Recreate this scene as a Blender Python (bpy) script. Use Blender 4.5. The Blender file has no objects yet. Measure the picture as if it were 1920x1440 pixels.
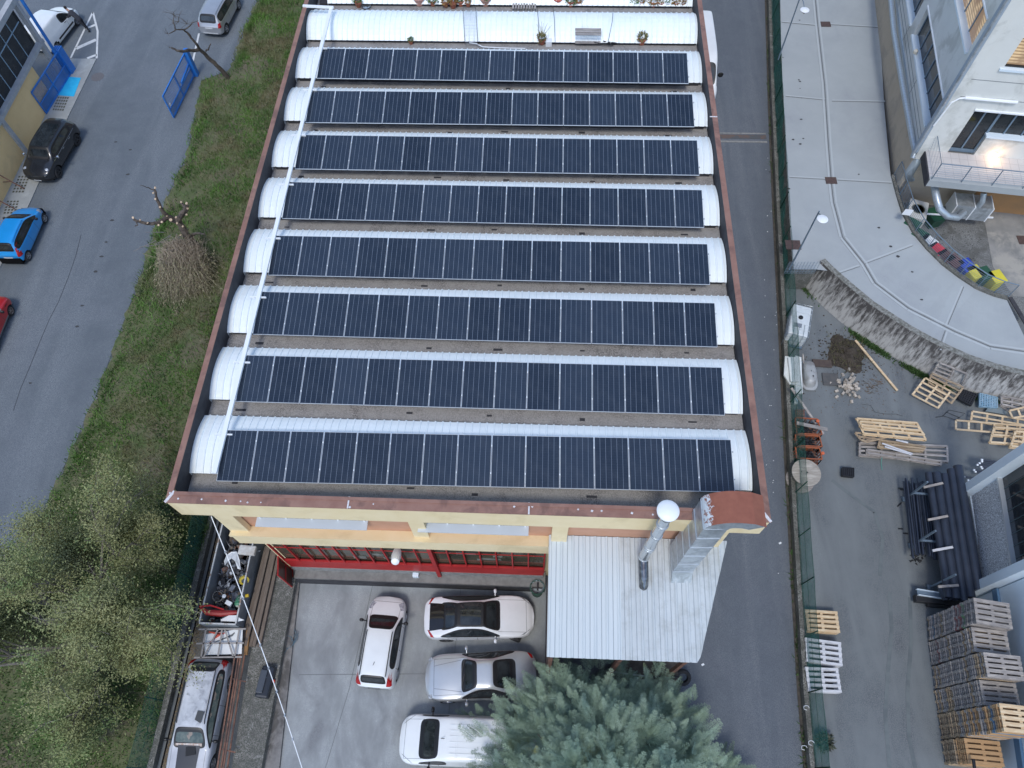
import bpy, bmesh, math, random
import numpy as np
from mathutils import Vector, Matrix
from mathutils.bvhtree import BVHTree
random.seed(7); rng=np.random.default_rng(7)
scene=bpy.context.scene; COL=scene.collection
# ------------------------------------------------ camera model (also used to lay out the site)
F,PI_,RO,YA,HC=1378.,-.5008,-.0377,-.0732,33.
def rotm(p,r,y):
    B=np.diag([1,-1,-1.]); cp,sp=math.cos(p),math.sin(p); cr,sr=math.cos(r),math.sin(r); cy,sy=math.cos(y),math.sin(y)
    return np.array([[cr,-sr,0],[sr,cr,0],[0,0,1]])@np.array([[1,0,0],[0,cp,-sp],[0,sp,cp]])@B@np.array([[cy,-sy,0],[sy,cy,0],[0,0,1]])
RM=rotm(PI_,RO,YA)
def G(px,py,z=0.):
    d=RM.T@np.array([px-960,py-720,F]); t=(z-HC)/d[2]; return (float(d[0]*t),float(d[1]*t))
def P(px,py,z=0.):
    x,y=G(px,py,z); return Vector((x,y,z))
def onplane(px,py,O,d):
    d=np.array([d[0],d[1],0.]); d/=np.linalg.norm(d); n=np.array([d[1],-d[0],0.]); r=RM.T@np.array([px-960,py-720,F])
    c=np.array([0,0,HC]); t=((np.array([O[0],O[1],0])-c)@n)/(r@n); X=c+r*t
    return float((X[:2]-np.array([O[0],O[1]]))@d[:2]),float(X[2])
# ------------------------------------------------ mesh builder
def worldloc(o):
    v=Vector((0,0,0))
    while o is not None: v+=o.location; o=o.parent
    return v
class MB:
    def __init__(s): s.v=[]; s.f=[]; s.m=[]; s.mi=0; s.T=None
    def add(s,vs,fs):
        b=len(s.v)
        for p in vs:
            p=Vector(p)
            if s.T is not None: p=s.T@p
            s.v.append((p.x,p.y,p.z))
        for f in fs: s.f.append([b+i for i in f]); s.m.append(s.mi)
        return s
    def quad(s,a,b,c,d): return s.add([a,b,c,d],[(0,1,2,3)])
    def box(s,c,d,rz=0,R=None):
        x,y,z=[k/2 for k in d]; vs=[Vector((i*x,j*y,k*z)) for i in(-1,1) for j in(-1,1) for k in(-1,1)]
        M=R if R is not None else Matrix.Rotation(rz,3,'Z')
        vs=[M@v+Vector(c) for v in vs]
        return s.add(vs,[(0,1,3,2),(4,6,7,5),(0,4,5,1),(2,3,7,6),(0,2,6,4),(1,5,7,3)])
    def bar(s,a,b,w,h,up=(0,0,1)):
        a=Vector(a);b=Vector(b);d=b-a;L=d.length
        if L<1e-6: return s
        x=d/L; up=Vector(up)
        if abs(x.dot(up))>.98: up=Vector((1,0,0))
        y=up.cross(x).normalized(); z=x.cross(y)
        M=Matrix((x,y,z)).transposed()
        return s.box((a+b)/2,(L,w,h),R=M)
    def prism(s,poly,z0,z1,z0l=None,z1l=None):
        n=len(poly); vs=[(p[0],p[1],z0l[i] if z0l else z0) for i,p in enumerate(poly)]+[(p[0],p[1],z1l[i] if z1l else z1) for i,p in enumerate(poly)]
        return s.add(vs,[tuple(range(n))[::-1],tuple(range(n,2*n))]+[(i,(i+1)%n,n+(i+1)%n,n+i) for i in range(n)])
    def sheet(s,poly,z): 
        return s.add([(p[0],p[1],z) for p in poly],[tuple(range(len(poly)))])
    def tube(s,pts,r,n=8,cap=True):
        pts=[Vector(p) for p in pts]; rs=r if isinstance(r,(list,tuple)) else [r]*len(pts)
        vs=[];fs=[];prev=None
        for i,p in enumerate(pts):
            t=(pts[min(i+1,len(pts)-1)]-pts[max(i-1,0)])
            t=t.normalized() if t.length>1e-9 else Vector((0,0,1))
            if prev is None:
                u=Vector((0,0,1)) if abs(t.z)<.9 else Vector((1,0,0)); a=t.cross(u).normalized()
            else:
                a=(prev-t*prev.dot(t))
                a=a.normalized() if a.length>1e-6 else t.cross(Vector((0,0,1))).normalized()
            prev=a; b=t.cross(a)
            for k in range(n):
                q=2*math.pi*k/n; vs.append(p+(a*math.cos(q)+b*math.sin(q))*rs[i])
        for i in range(len(pts)-1):
            for k in range(n): fs.append((i*n+k,i*n+(k+1)%n,(i+1)*n+(k+1)%n,(i+1)*n+k))
        if cap: fs.append(tuple(range(n))[::-1]); fs.append(tuple(range((len(pts)-1)*n,len(pts)*n)))
        return s.add(vs,fs)
    def cyl(s,a,b,r,n=16): return s.tube([a,b],r,n)
    def lathe(s,prof,c=(0,0,0),n=20,R=None,close=True):
        vs=[];m=len(prof); R=R or Matrix.Identity(3)
        for (r,z) in prof:
            for k in range(n):
                q=2*math.pi*k/n; vs.append(R@Vector((r*math.cos(q),r*math.sin(q),z))+Vector(c))
        fs=[(i*n+k,i*n+(k+1)%n,(i+1)*n+(k+1)%n,(i+1)*n+k) for i in range(m-1) for k in range(n)]
        if close: fs+= [tuple(range(n))[::-1],tuple(range((m-1)*n,m*n))]
        return s.add(vs,fs)
    def mesh(s,name,mats):
        me=bpy.data.meshes.new(name); me.from_pydata(s.v,[],s.f)
        for m in mats: me.materials.append(m)
        if len(mats)>1: me.polygons.foreach_set('material_index',s.m)
        bm=bmesh.new(); bm.from_mesh(me); bmesh.ops.recalc_face_normals(bm,faces=bm.faces); bg=[f for f in bm.faces if len(f.verts)>4]
        if bg: bmesh.ops.triangulate(bm,faces=bg,ngon_method='EAR_CLIP')
        bm.to_mesh(me); bm.free()
        return me
    def build(s,name,mats,parent=None,smooth=False,world=True,bevel=0):
        if not isinstance(mats,(list,tuple)): mats=[mats]
        if parent is not None and world:
            w=worldloc(parent); s.v=[(x-w.x,y-w.y,z-w.z) for x,y,z in s.v]
        me=s.mesh(name,mats); o=bpy.data.objects.new(name,me); COL.objects.link(o)
        if parent is not None: o.parent=parent
        if smooth: shade(me)
        if bevel:
            b=o.modifiers.new('b','BEVEL'); b.width=bevel; b.segments=2; b.limit_method='ANGLE'
        return o
def shade(me,ang=40):
    me.polygons.foreach_set('use_smooth',[True]*len(me.polygons))
    try: me.set_sharp_from_angle(angle=math.radians(ang))
    except Exception: pass
def tag(o,label=None,cat=None,group=None,kind=None):
    if label: o['label']=label
    if cat: o['category']=cat
    if group: o['group']=group
    if kind: o['kind']=kind
    return o
def thing(name,label,cat,loc=(0,0,0),rz=0,group=None):
    o=bpy.data.objects.new(name,None); COL.objects.link(o); o.location=loc; o.rotation_euler=(0,0,rz); o.empty_display_size=.2
    return tag(o,label,cat,group)
def copyobj(o,parent=None):
    c=o.copy(); COL.objects.link(c)
    if parent is not None: c.parent=parent
    return c
def copytree(o,kids,parent=None):
    c=copyobj(o,parent)
    for ch in kids.get(o.name,[]): copytree(ch,kids,c)
    return c
def kidsof(root):
    d={}
    def rec(o):
        ch=list(o.children)
        if ch: d[o.name]=ch
        for k in ch: rec(k)
    rec(root); return d
def struct(o): return tag(o,kind='structure')
# ------------------------------------------------ materials
MATS={}
def nt_new(name):
    m=bpy.data.materials.new(name); m.use_nodes=True; nt=m.node_tree; b=nt.nodes['Principled BSDF']; return m,nt,b
def N(nt,t,**kw):
    n=nt.nodes.new(t)
    for k,v in kw.items(): setattr(n,k,v)
    return n
def coords(nt,kind='Object',scale=(1,1,1)):
    tc=N(nt,'ShaderNodeTexCoord'); mp=N(nt,'ShaderNodeMapping'); nt.links.new(tc.outputs[kind],mp.inputs[0]); mp.inputs['Scale'].default_value=scale; return mp.outputs[0]
def noise(nt,vec,scale,detail=5,rough=.6,dist=0):
    n=N(nt,'ShaderNodeTexNoise'); nt.links.new(vec,n.inputs['Vector']); n.inputs['Scale'].default_value=scale; n.inputs['Detail'].default_value=detail; n.inputs['Roughness'].default_value=rough; n.inputs['Distortion'].default_value=dist; return n.outputs['Fac']
def ramp(nt,fac,lo,hi):
    r=N(nt,'ShaderNodeMapRange'); nt.links.new(fac,r.inputs[0]); r.inputs[1].default_value=lo; r.inputs[2].default_value=hi; return r.outputs[0]
def mix(nt,fac,a,b):
    m=N(nt,'ShaderNodeMix',data_type='RGBA')
    for s,v in ((m.inputs[0],fac),(m.inputs[6],a),(m.inputs[7],b)):
        if hasattr(v,'links') or hasattr(v,'is_linked'): nt.links.new(v,s)
        else: s.default_value=v if not isinstance(v,tuple) else (*v[:3],1)
    return m.outputs[2]
def math_(nt,op,a,b=None):
    m=N(nt,'ShaderNodeMath',operation=op)
    for s,v in ((m.inputs[0],a),(m.inputs[1],b)):
        if v is None: continue
        if hasattr(v,'is_linked'): nt.links.new(v,s)
        else: s.default_value=v
    return m.outputs[0]
def bumpn(nt,b,h,strength,dist=.02):
    n=N(nt,'ShaderNodeBump'); nt.links.new(h,n.inputs['Height']); n.inputs['Strength'].default_value=strength; n.inputs['Distance'].default_value=dist; nt.links.new(n.outputs[0],b.inputs['Normal'])
def mat(name,c,c2=None,scale=3,rough=.75,metal=0,bump=0,bscale=30,detail=6,lo=.35,hi=.65,c3=None,scale3=.4,lo3=.5,hi3=.62,tracks=None,rnd=0,stretch=(1,1,1),spec=.5,coat=0,fine=None):
    if name in MATS: return MATS[name]
    m,nt,b=nt_new(name); v=coords(nt,scale=stretch); col=None
    if rnd:
        oi=N(nt,'ShaderNodeObjectInfo'); add=N(nt,'ShaderNodeVectorMath',operation='ADD'); sc=N(nt,'ShaderNodeVectorMath',operation='SCALE')
        cb=N(nt,'ShaderNodeCombineXYZ')
        for i in range(3): nt.links.new(oi.outputs['Random'],cb.inputs[i])
        nt.links.new(cb.outputs[0],sc.inputs[0]); sc.inputs['Scale'].default_value=57.
        nt.links.new(v,add.inputs[0]); nt.links.new(sc.outputs[0],add.inputs[1]); v=add.outputs[0]
    col=c
    if c2: col=mix(nt,ramp(nt,noise(nt,v,scale,detail),lo,hi),c,c2)
    if c3: col=mix(nt,ramp(nt,noise(nt,v,scale3,5,.65,.4),lo3,hi3),col,c3)
    if tracks:
        col=mix(nt,ramp(nt,noise(nt,coords(nt,scale=tracks[1]),1.0,4,.55,.5),.45,.72),col,tracks[0])
    if fine:
        col=mix(nt,ramp(nt,noise(nt,v,fine[0],2),.4,.6),col,fine[1])
    if rnd:
        hs=N(nt,'ShaderNodeHueSaturation'); mr=ramp(nt,oi.outputs['Random'],0,1)
        mm=N(nt,'ShaderNodeMapRange'); nt.links.new(mr,mm.inputs[0]); mm.inputs[3].default_value=1-rnd; mm.inputs[4].default_value=1+rnd
        nt.links.new(mm.outputs[0],hs.inputs['Value'])
        if isinstance(col,tuple): hs.inputs['Color'].default_value=(*col[:3],1)
        else: nt.links.new(col,hs.inputs['Color'])
        col=hs.outputs[0]
    if isinstance(col,tuple): b.inputs['Base Color'].default_value=(*col[:3],1)
    else: nt.links.new(col,b.inputs['Base Color'])
    b.inputs['Roughness'].default_value=rough; b.inputs['Metallic'].default_value=metal; b.inputs['Specular IOR Level'].default_value=spec
    if coat: b.inputs['Coat Weight'].default_value=coat; b.inputs['Coat Roughness'].default_value=.05
    if bump: bumpn(nt,b,noise(nt,v,bscale,4),bump)
    MATS[name]=m; return m
def linemask(nt,sock,period,width,off=0):
    a=math_(nt,'ADD',sock,off); a=math_(nt,'DIVIDE',a,period); a=math_(nt,'FRACT',a); a=math_(nt,'SUBTRACT',a,.5); a=math_(nt,'ABSOLUTE',a)
    return math_(nt,'GREATER_THAN',a,.5-width/period/2)
def xyz(nt,kind='Object'):
    tc=N(nt,'ShaderNodeTexCoord'); s=N(nt,'ShaderNodeSeparateXYZ'); nt.links.new(tc.outputs[kind],s.inputs[0]); return s.outputs
asphalt=mat('asphalt',tracks=((.225,.255,.268),(.75,.07,1)),c=(.125,.150,.162),c2=(.160,.188,.20),scale=.9,bump=.25,bscale=60,c3=(.22,.245,.265),scale3=.16,lo3=.48,hi3=.75,fine=(45,(.10,.112,.135)),rough=.85)
asphalt2=mat('asphalt_lane',tracks=((.195,.215,.228),(1.3,.12,1)),c=(.125,.144,.160),c2=(.150,.172,.188),scale=1.1,bump=.3,bscale=60,c3=(.17,.18,.205),scale3=.3,lo3=.55,hi3=.8,fine=(40,(.085,.095,.12)),rough=.85)
asphalt3=mat('asphalt_yard',tracks=((.20,.222,.222),(1.0,.16,1)),c=(.112,.130,.136),c2=(.152,.172,.175),scale=1.4,bump=.3,bscale=50,c3=(.07,.08,.09),scale3=.28,lo3=.46,hi3=.68,fine=(30,(.17,.18,.185)),rough=.85)
concrete=mat('concrete_yard',(.23,.25,.25),(.41,.44,.44),scale=.8,bump=.1,c3=(.14,.148,.155),scale3=.5,lo3=.47,hi3=.68,fine=(60,(.24,.25,.26)),rough=.7,stretch=(1.4,.7,1))
concrete2=mat('concrete_ramp',(.34,.37,.37),(.40,.43,.425),scale=.6,bump=.1,c3=(.27,.29,.31),scale3=.3,lo3=.5,hi3=.75,fine=(50,(.36,.38,.39)),rough=.8)
oldconc=mat('old_concrete',(.22,.21,.19),(.12,.115,.105),scale=4,bump=.4,c3=(.30,.29,.27),scale3=1.5,rough=.9,fine=(25,(.08,.085,.07)))
kerbm=mat('kerb',(.30,.30,.29),(.2,.2,.19),scale=5,bump=.3,rough=.9)
gravel=mat('roof_deck',(.19,.18,.17),(.30,.29,.275),scale=2.5,bump=.6,bscale=60,c3=(.085,.08,.08),scale3=.9,lo3=.5,hi3=.7,fine=(35,(.36,.34,.32)),rough=.95)
copper=mat('brown_coping',(.25,.125,.09),(.31,.17,.125),scale=2.2,bump=.05,c3=(.19,.10,.075),scale3=1.1,rough=.55)
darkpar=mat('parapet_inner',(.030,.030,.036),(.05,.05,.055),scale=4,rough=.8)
yellow=mat('yellow_plaster',(.77,.63,.38),(.80,.67,.43),scale=1.5,bump=.05,c3=(.70,.57,.34),scale3=.6,rough=.9)
brickp=mat('terracotta_plaster',(.50,.27,.17),(.54,.30,.20),scale=2,rough=.9,bump=.05)
whitem=mat('white_sheet_metal',(.87,.92,.92),(.81,.87,.87),scale=1.2,rough=.4,c3=(.70,.75,.77),scale3=1.3,lo3=.6,hi3=.85)
whitep=mat('white_paint',(.80,.82,.83),rough=.4)
greym=mat('grey_sheet',(.50,.54,.56),(.60,.64,.66),scale=1.4,rough=.5,c3=(.40,.43,.43),scale3=.9,lo3=.5,hi3=.75,stretch=(3,.35,1))
galv=mat('galvanised',(.42,.46,.49),(.55,.59,.62),scale=6,rough=.38,metal=.6,c3=(.35,.38,.40),scale3=2)
steel=mat('stainless',(.55,.58,.60),(.65,.68,.7),scale=4,rough=.22,metal=.9)
patchm=mat('tar_patch',(.085,.098,.108),(.11,.125,.135),scale=2,rough=.9,bump=.3,bscale=50,fine=(40,(.07,.08,.09)))
rustm=mat('rust',(.25,.085,.045),(.34,.14,.08),scale=4,rough=.8,bump=.1)
rustbr=mat('rusty_steel',(.16,.08,.055),(.24,.12,.08),scale=5,rough=.8,bump=.2,c3=(.10,.06,.05),scale3=2)
red=mat('red_paint',(.36,.012,.014),(.44,.02,.02),scale=2,rough=.45)
redd=mat('dark_red_paint',(.24,.012,.012),(.32,.02,.018),scale=3,rough=.5)
black=mat('black_plastic',(.018,.018,.02),rough=.5)
blackr=mat('black_rubber',(.022,.022,.024),(.03,.03,.032),scale=12,rough=.8)
dark=mat('dark_void',(.008,.008,.009),rough=.95,spec=.1)
blue=mat('blue_paint',(.02,.15,.50),(.03,.20,.60),scale=3,rough=.4)
cyanm=mat('cyan_mat',(.02,.42,.72),(.03,.50,.80),scale=3,rough=.7)
dgreen=mat('dark_green',(.012,.06,.045),(.02,.08,.05),scale=4,rough=.5)
glassd=mat('dark_glass',(.012,.015,.018),(.03,.034,.036),scale=2.2,rough=.06,spec=.6)
beige=mat('beige_cladding',(.64,.64,.60),(.68,.68,.64),scale=.9,rough=.8,c3=(.50,.50,.46),scale3=.5)
beige2=mat('tan_plaster',(.50,.42,.32),(.46,.385,.29),scale=1.1,rough=.9,c3=(.40,.34,.27),scale3=.8)
paleblue=mat('pale_panel',(.66,.75,.81),(.71,.79,.84),scale=1,rough=.4)
wood_new=mat('new_wood',(.66,.50,.31),(.58,.41,.24),scale=3,rough=.8,rnd=.1,stretch=(1,6,6),c3=(.74,.60,.40),scale3=2)
wood_grey=mat('grey_wood',(.34,.31,.29),(.24,.22,.205),scale=3,rough=.9,rnd=.16,stretch=(1,6,6),c3=(.42,.38,.34),scale3=2)
wood_brown=mat('brown_wood',(.44,.34,.22),(.32,.235,.155),scale=3,rough=.9,rnd=.15,stretch=(1,6,6),c3=(.24,.18,.13),scale3=2)
wood_white=mat('whitewashed_wood',(.58,.58,.60),(.66,.66,.67),scale=3,rough=.8,stretch=(1,6,6),c3=(.46,.46,.47),scale3=2)
pot=mat('terracotta_pot',(.42,.15,.09),(.36,.12,.07),scale=6,rough=.85,rnd=.15)
barkm=mat('bark',(.085,.068,.055),(.14,.115,.095),scale=5,bump=.6,bscale=20,rough=.95,c3=(.05,.04,.035),scale3=3)
cutw=mat('cut_wood',(.62,.47,.33),rough=.9)
soil=mat('soil',(.045,.036,.028),(.075,.06,.045),scale=8,bump=.6,rough=1)
marking=mat('road_marking',(.62,.63,.62),(.45,.46,.46),scale=7,rough=.8,lo=.55,hi=.7)
rubtar=mat('tar_stain',(.05,.05,.052),rough=.8)
def glassy(name,c,r=.05,spec=.6,tint=None):
    return mat(name,c,rough=r,spec=spec)
# green windbreak net (woven, half see-through)
def netmat(name,c,a):
    m,nt,b=nt_new(name); b.inputs['Base Color'].default_value=(*c,1); b.inputs['Roughness'].default_value=.8
    v=coords(nt); f=ramp(nt,noise(nt,v,1.2,5,.7),.3,.7); mr=N(nt,'ShaderNodeMapRange'); nt.links.new(f,mr.inputs[0]); mr.inputs[3].default_value=a-.13; mr.inputs[4].default_value=a+.13
    nt.links.new(mr.outputs[0],b.inputs['Alpha']); return m
net=netmat('green_net',(.045,.24,.20),.52)
net2=netmat('green_net_faded',(.035,.15,.12),.38)
# solar cells
def cellmat():
    m,nt,b=nt_new('solar_cells'); o=xyz(nt); 
    lx=linemask(nt,o[0],PW/6,.008); ly=linemask(nt,o[1],PL/20,.006,PL/40)
    tc=coords(nt); oi=N(nt,'ShaderNodeObjectInfo')
    base=mix(nt,oi.outputs['Random'],(.012,.020,.034),(.024,.036,.056)); base=mix(nt,math_(nt,'MULTIPLY',ramp(nt,noise(nt,tc,1.6,5,.7),.45,.8),.5),base,(.06,.07,.085))
    base=mix(nt,math_(nt,'MULTIPLY',ly,.35),base,(.06,.075,.10))
    base=mix(nt,math_(nt,'MULTIPLY',lx,.6),base,(.36,.42,.50))
    nt.links.new(base,b.inputs['Base Color']); b.inputs['Roughness'].default_value=.16; b.inputs['Specular IOR Level'].default_value=.5
    return m
PW,PL=1.134,1.76
cells=cellmat()
# ================================================= SETTING
m=MB().sheet([(-400,-400),(400,-400),(400,400),(-400,400)],-.06); struct(m.build('ground',asphalt3))
roadL=[G(*q) for q in[(500,-40),(482,0),(455,60),(432,130),(378,150),(350,290),(317,360),(285,440),(262,520),(225,620),(180,740),(140,830),(100,915),(60,1000),(20,1090),(0,1140)]]
road_edge=roadL+[(-24.3,-6)]
m=MB().sheet([(x,y) for x,y in road_edge]+[(-60,-6),(-60,75),(-19,75)],-.03); struct(m.build('road',asphalt))
# grass bank ground (gently uneven)
def hbank(x,y):
    return .05+.10*math.sin(x*.9+y*.3)+.08*math.sin(y*.7-x*.4)+.05*math.sin(x*2.3+y*1.7)
grass_poly=[(x,y) for x,y in road_edge]+[(-15.0,-6),(-15.0,12),(-14.4,30),(-13.9,75),(-19,75)]
def inpoly(x,y,poly):
    c=False;n=len(poly);j=n-1
    for i in range(n):
        xi,yi=poly[i];xj,yj=poly[j]
        if (yi>y)!=(yj>y) and x<(xj-xi)*(y-yi)/(yj-yi)+xi: c=not c
        j=i
    return c
def xedge(y):
    pts=sorted([(b,a) for a,b in road_edge]); 
    for (y0,x0),(y1,x1) in zip(pts,pts[1:]):
        if y0<=y<=y1: return x0+(x1-x0)*(y-y0)/max(1e-6,y1-y0)
    return -19.5 if y>50 else -24.3
def xright(y): return -15.0 if y<12 else -15.0+(y-12)*.033
m=MB(); ny,nx=220,26; vs=[];fs=[]
for j in range(ny):
    y=-6+76*j/(ny-1); a=xedge(y)+.09*math.sin(y*3.1)+.06*math.sin(y*7.7); b=xright(y)
    for i in range(nx):
        t=i/(nx-1); x=a+(b-a)*t; e=min(1,t*8,(1-t)*8+.3); vs.append((x,y,-.026+max(.0,(hbank(x,y)+.13)*e)))
for j in range(ny-1):
    for i in range(nx-1): k=j*nx+i; fs.append((k,k+1,k+nx+1,k+nx))
m.add(vs,fs)
gm=mat('bank_soil',(.08,.115,.04),(.15,.14,.08),scale=1.3,bump=.6,bscale=25,c3=(.15,.125,.09),scale3=.35,lo3=.5,hi3=.7,rough=1)
bank=struct(m.build('grass_bank',gm,smooth=True))
# grass blades
def bladesmat():
    m,nt,b=nt_new('grass_blades'); v=coords(nt)
    c=mix(nt,ramp(nt,noise(nt,v,.55,5,.65),.38,.62),(.055,.145,.027),(.120,.25,.043))
    c=mix(nt,ramp(nt,noise(nt,v,.33,4,.6,.6),.50,.64),c,(.19,.165,.09))
    c=mix(nt,ramp(nt,noise(nt,v,23,1),.5,.9),c,(.17,.20,.06))
    c=mix(nt,ramp(nt,noise(nt,v,1.7,3),.62,.7),c,(.02,.05,.02))
    nt.links.new(c,b.inputs['Base Color']); b.inputs['Roughness'].default_value=.75; return m
def scatter_blades(name,npts,sampler,hfun,hmin,hmax,w,material,lean=.6):
    V=np.zeros((npts*3,3),np.float32); k=0
    for i in range(npts):
        x,y=sampler(); z=hfun(x,y); h=random.uniform(hmin,hmax); a=random.uniform(0,6.283); l=random.gauss(0,lean)*h; b=random.uniform(0,6.283); ww=w*random.uniform(.6,1.4)
        dx,dy=math.cos(a)*ww,math.sin(a)*ww
        V[3*i]=(x-dx,y-dy,z-.01); V[3*i+1]=(x+dx,y+dy,z-.01); V[3*i+2]=(x+math.cos(b)*l,y+math.sin(b)*l,z+h)
    me=bpy.data.meshes.new(name); me.vertices.add(npts*3); me.vertices.foreach_set('co',V.ravel()); me.loops.add(npts*3); me.loops.foreach_set('vertex_index',np.arange(npts*3,dtype=np.int32))
    me.polygons.add(npts); me.polygons.foreach_set('loop_start',np.arange(0,npts*3,3,dtype=np.int32)); me.polygons.foreach_set('loop_total',np.full(npts,3,np.int32)); me.update(calc_edges=True); me.materials.append(material)
    o=bpy.data.objects.new(name,me); COL.objects.link(o); return o
bare=[(*G(345,365),1.3),(*G(430,140),1.3),(*G(330,470),1.8),(*G(365,640),.9),(*G(560,20),.8)]
def samp():
    while True:
        y=random.uniform(-2,56); a=xedge(y); b=xright(y); t=random.random(); x=a+(b-a)*t
        if any((x-q[0])**2+(y-q[1])**2<q[2]**2*random.random() for q in bare) and random.random()<.85: continue
        # patchy cover
        s=math.sin(x*1.3+2*math.sin(y*.5))*math.sin(y*.9+1.5*math.sin(x*.7))
        if s<-.35 and random.random()<.5: continue
        if t<.05 and random.random()<.7: continue
        return x,y
bm_=bladesmat()
def samp_u():
    while True:
        y=random.uniform(9,56); b=xright(y); x=b-abs(random.gauss(0,1.3)); 
        if x>xedge(y)+.3 and math.sin(x*1.9+y*.8)+math.sin(y*1.3-x)+random.gauss(0,.6)>-.2: return x,y
um=mat('undergrowth',(.035,.085,.022),(.08,.14,.04),scale=1.6,rough=.9,c3=(.17,.125,.07),scale3=.7,lo3=.5,hi3=.62,fine=(14,(.11,.17,.05)))
tag(scatter_blades('undergrowth',34000,samp_u,lambda x,y:hbank(x,y)+.03,.15,.62,.035,um,.8),kind='stuff')
tag(scatter_blades('grass',150000,samp,lambda x,y:hbank(x,y)+.03,.08,.36,.024,bm_),kind='stuff')
# side lane, main car park, lanes
m=MB().sheet([(-14.72,-6),(-12.25,-6),(-12.25,9),(-11.2,9),(-11.2,70),(-13.4,70),(-14.2,30),(-14.72,12)],-.035)
lane_m=mat('lane_old_asphalt',(.13,.125,.12),(.17,.165,.155),scale=1.2,bump=.3,c3=(.22,.205,.18),scale3=.7,fine=(40,(.10,.098,.09)),rough=.9)
struct(m.build('side_lane',lane_m))
# leaf litter beside the left kerb
lit=mat('dry_leaves',(.22,.16,.09),(.30,.23,.13),scale=9,rough=1)
def lits():
    y=random.uniform(-3,9.5); return -14.66+abs(random.gauss(0,.16)),y
tag(scatter_blades('dry_leaves',5000,lits,lambda x,y:-.03,.005,.03,.02,lit,3),kind='stuff')
yard=[(-10.42,7.66),(-9.45,-6),(2.6,-6),(2.6,3.7),(.62,3.7),(.6,7.9)]
m=MB().sheet(yard,-.02); struct(m.build('car_park',concrete))
joint=mat('joint',(.16,.17,.175),rough=.9)
m=MB()
for a,b in (((560,1265),(975,1262)),((700,1090),(655,1290)),((655,1290),(610,1440)),((865,1090),(832,1440))):
    p=P(*a,0);q=P(*b,0); m.bar((p.x,p.y,-.016),(q.x,q.y,-.016),.022,.004)
struct(m.build('car_park_joints',joint))
m=MB()
lr=[G(*q) for q in[(1512,1440),(1500,1300),(1488,1100),(1474,850),(1462,600),(1452,400),(1443,200),(1437,0)]]
m.sheet([(11.0,-6)]+lr+[(16.6,70),(5.8,70),(5.8,8.8),(.5,8.5),(.5,3.65),(2.5,3.6),(2.5,-6)],-.03); struct(m.build('lane',asphalt2))
# drain strip across lane
a=P(1362,254,0);b=P(1437,258,0)
m=MB().box(((a.x+b.x)/2-.6,(a.y+b.y)/2,-.02),((b-a).length+1.2,.34,.012)); struct(m.build('drain_grate',mat('grate_dark',(.09,.095,.10),(.14,.10,.085),scale=1.2,rough=.8,lo=.5,hi=.6)))
m=MB(); m.box(((a.x+b.x)/2-.6,(a.y+b.y)/2-.42,-.022),((b-a).length+1.2,.14,.012)); m.box(((a.x+b.x)/2-.6,(a.y+b.y)/2+.3,-.022),((b-a).length+1.2,.1,.012)); struct(m.build('drain_edge',kerbm))
m=MB()
for _ in range(34):
    x,y=G(random.choice([1440,1452,1462])+random.uniform(-5,3),random.uniform(10,1100)); m.box((x-.1,y,-.02),(.03,.03,.012))
for q in [(1345,925),(1463,1018),(1318,1246)]:
    x,y=G(*q); m.box((x,y,-.02),(.12,.08,.02),rz=.5)
tag(m.build('litter_scraps',whitep),kind='stuff')
# left kerb wall beside the bank and its net fence
def fence(name,label,pts,zb,hgt,lean,netm,group=None,ptop=None,postgap=2.6,wall=None,wallw=.22):
    t=thing(name,label,'fence',(*pts[0],zb))
    n=MB(); 
    for (a,b) in zip(pts,pts[1:]):
        A=Vector((*a,zb));B=Vector((*b,zb)); k=max(1,int((B-A).length/.8))
        for i in range(k):
            p=A.lerp(B,i/k);q=A.lerp(B,(i+1)/k); dx=lean; s1=.03*math.sin(p.y*2.1);s2=.03*math.sin(q.y*2.1)
            n.quad((p.x+s1,p.y,zb+.02),(q.x+s2,q.y,zb+.02),(q.x+dx-s2,q.y,zb+hgt),(p.x+dx-s1,p.y,zb+hgt))
    n.build('net',netm,t)
    w=MB()
    for (a,b) in zip(pts,pts[1:]):
        A=Vector((*a,zb));B=Vector((*b,zb)); k=max(1,int(round((B-A).length/postgap)))
        for i in range(k+1):
            p=A.lerp(B,i/k)
            if i==0 and w is None: continue
            q=MB().tube([(p.x-.03,p.y,zb),(p.x-.03+lean,p.y,zb+hgt+.03)],.028,6); q.build('post',dgreen,t)
    q=MB()
    for z in (.06,hgt*.5,hgt): 
        q.tube([(a[0]-.02+lean*z/hgt,a[1],zb+z) for a in pts],.008,4)
    q.build('tension_wire',dgreen,t)
    return t
wl=MB(); xs=[(-15.0,-6),(-15.0,12),(-14.4,30),(-13.9,60)]
def wallstrip(m,pts,w,z0,z1):
    n=len(pts); L=[];Rr=[]
    for i in range(n):
        p=Vector(pts[i]); d=(Vector(pts[min(i+1,n-1)])-Vector(pts[max(i-1,0)])).normalized(); nn=Vector((-d.y,d.x))*w/2
        L.append(p+nn);Rr.append(p-nn)
    for i in range(n-1):
        m.prism([L[i],L[i+1],Rr[i+1],Rr[i]],z0,z1) if n<3 else None
    if n>=3:
        vs=[];
        for i in range(n): vs+=[(*L[i],z0),(*Rr[i],z0),(*Rr[i],z1),(*L[i],z1)]
        fs=[]
        for i in range(n-1):
            a=4*i;b=4*i+4
            for k in range(4): fs.append((a+k,a+(k+1)%4,b+(k+1)%4,b+k))
        fs+=[(3,2,1,0),(4*n-4,4*n-3,4*n-2,4*n-1)]
        m.add(vs,fs)
wallstrip(wl,xs,.24,-.05,.34)
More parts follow.
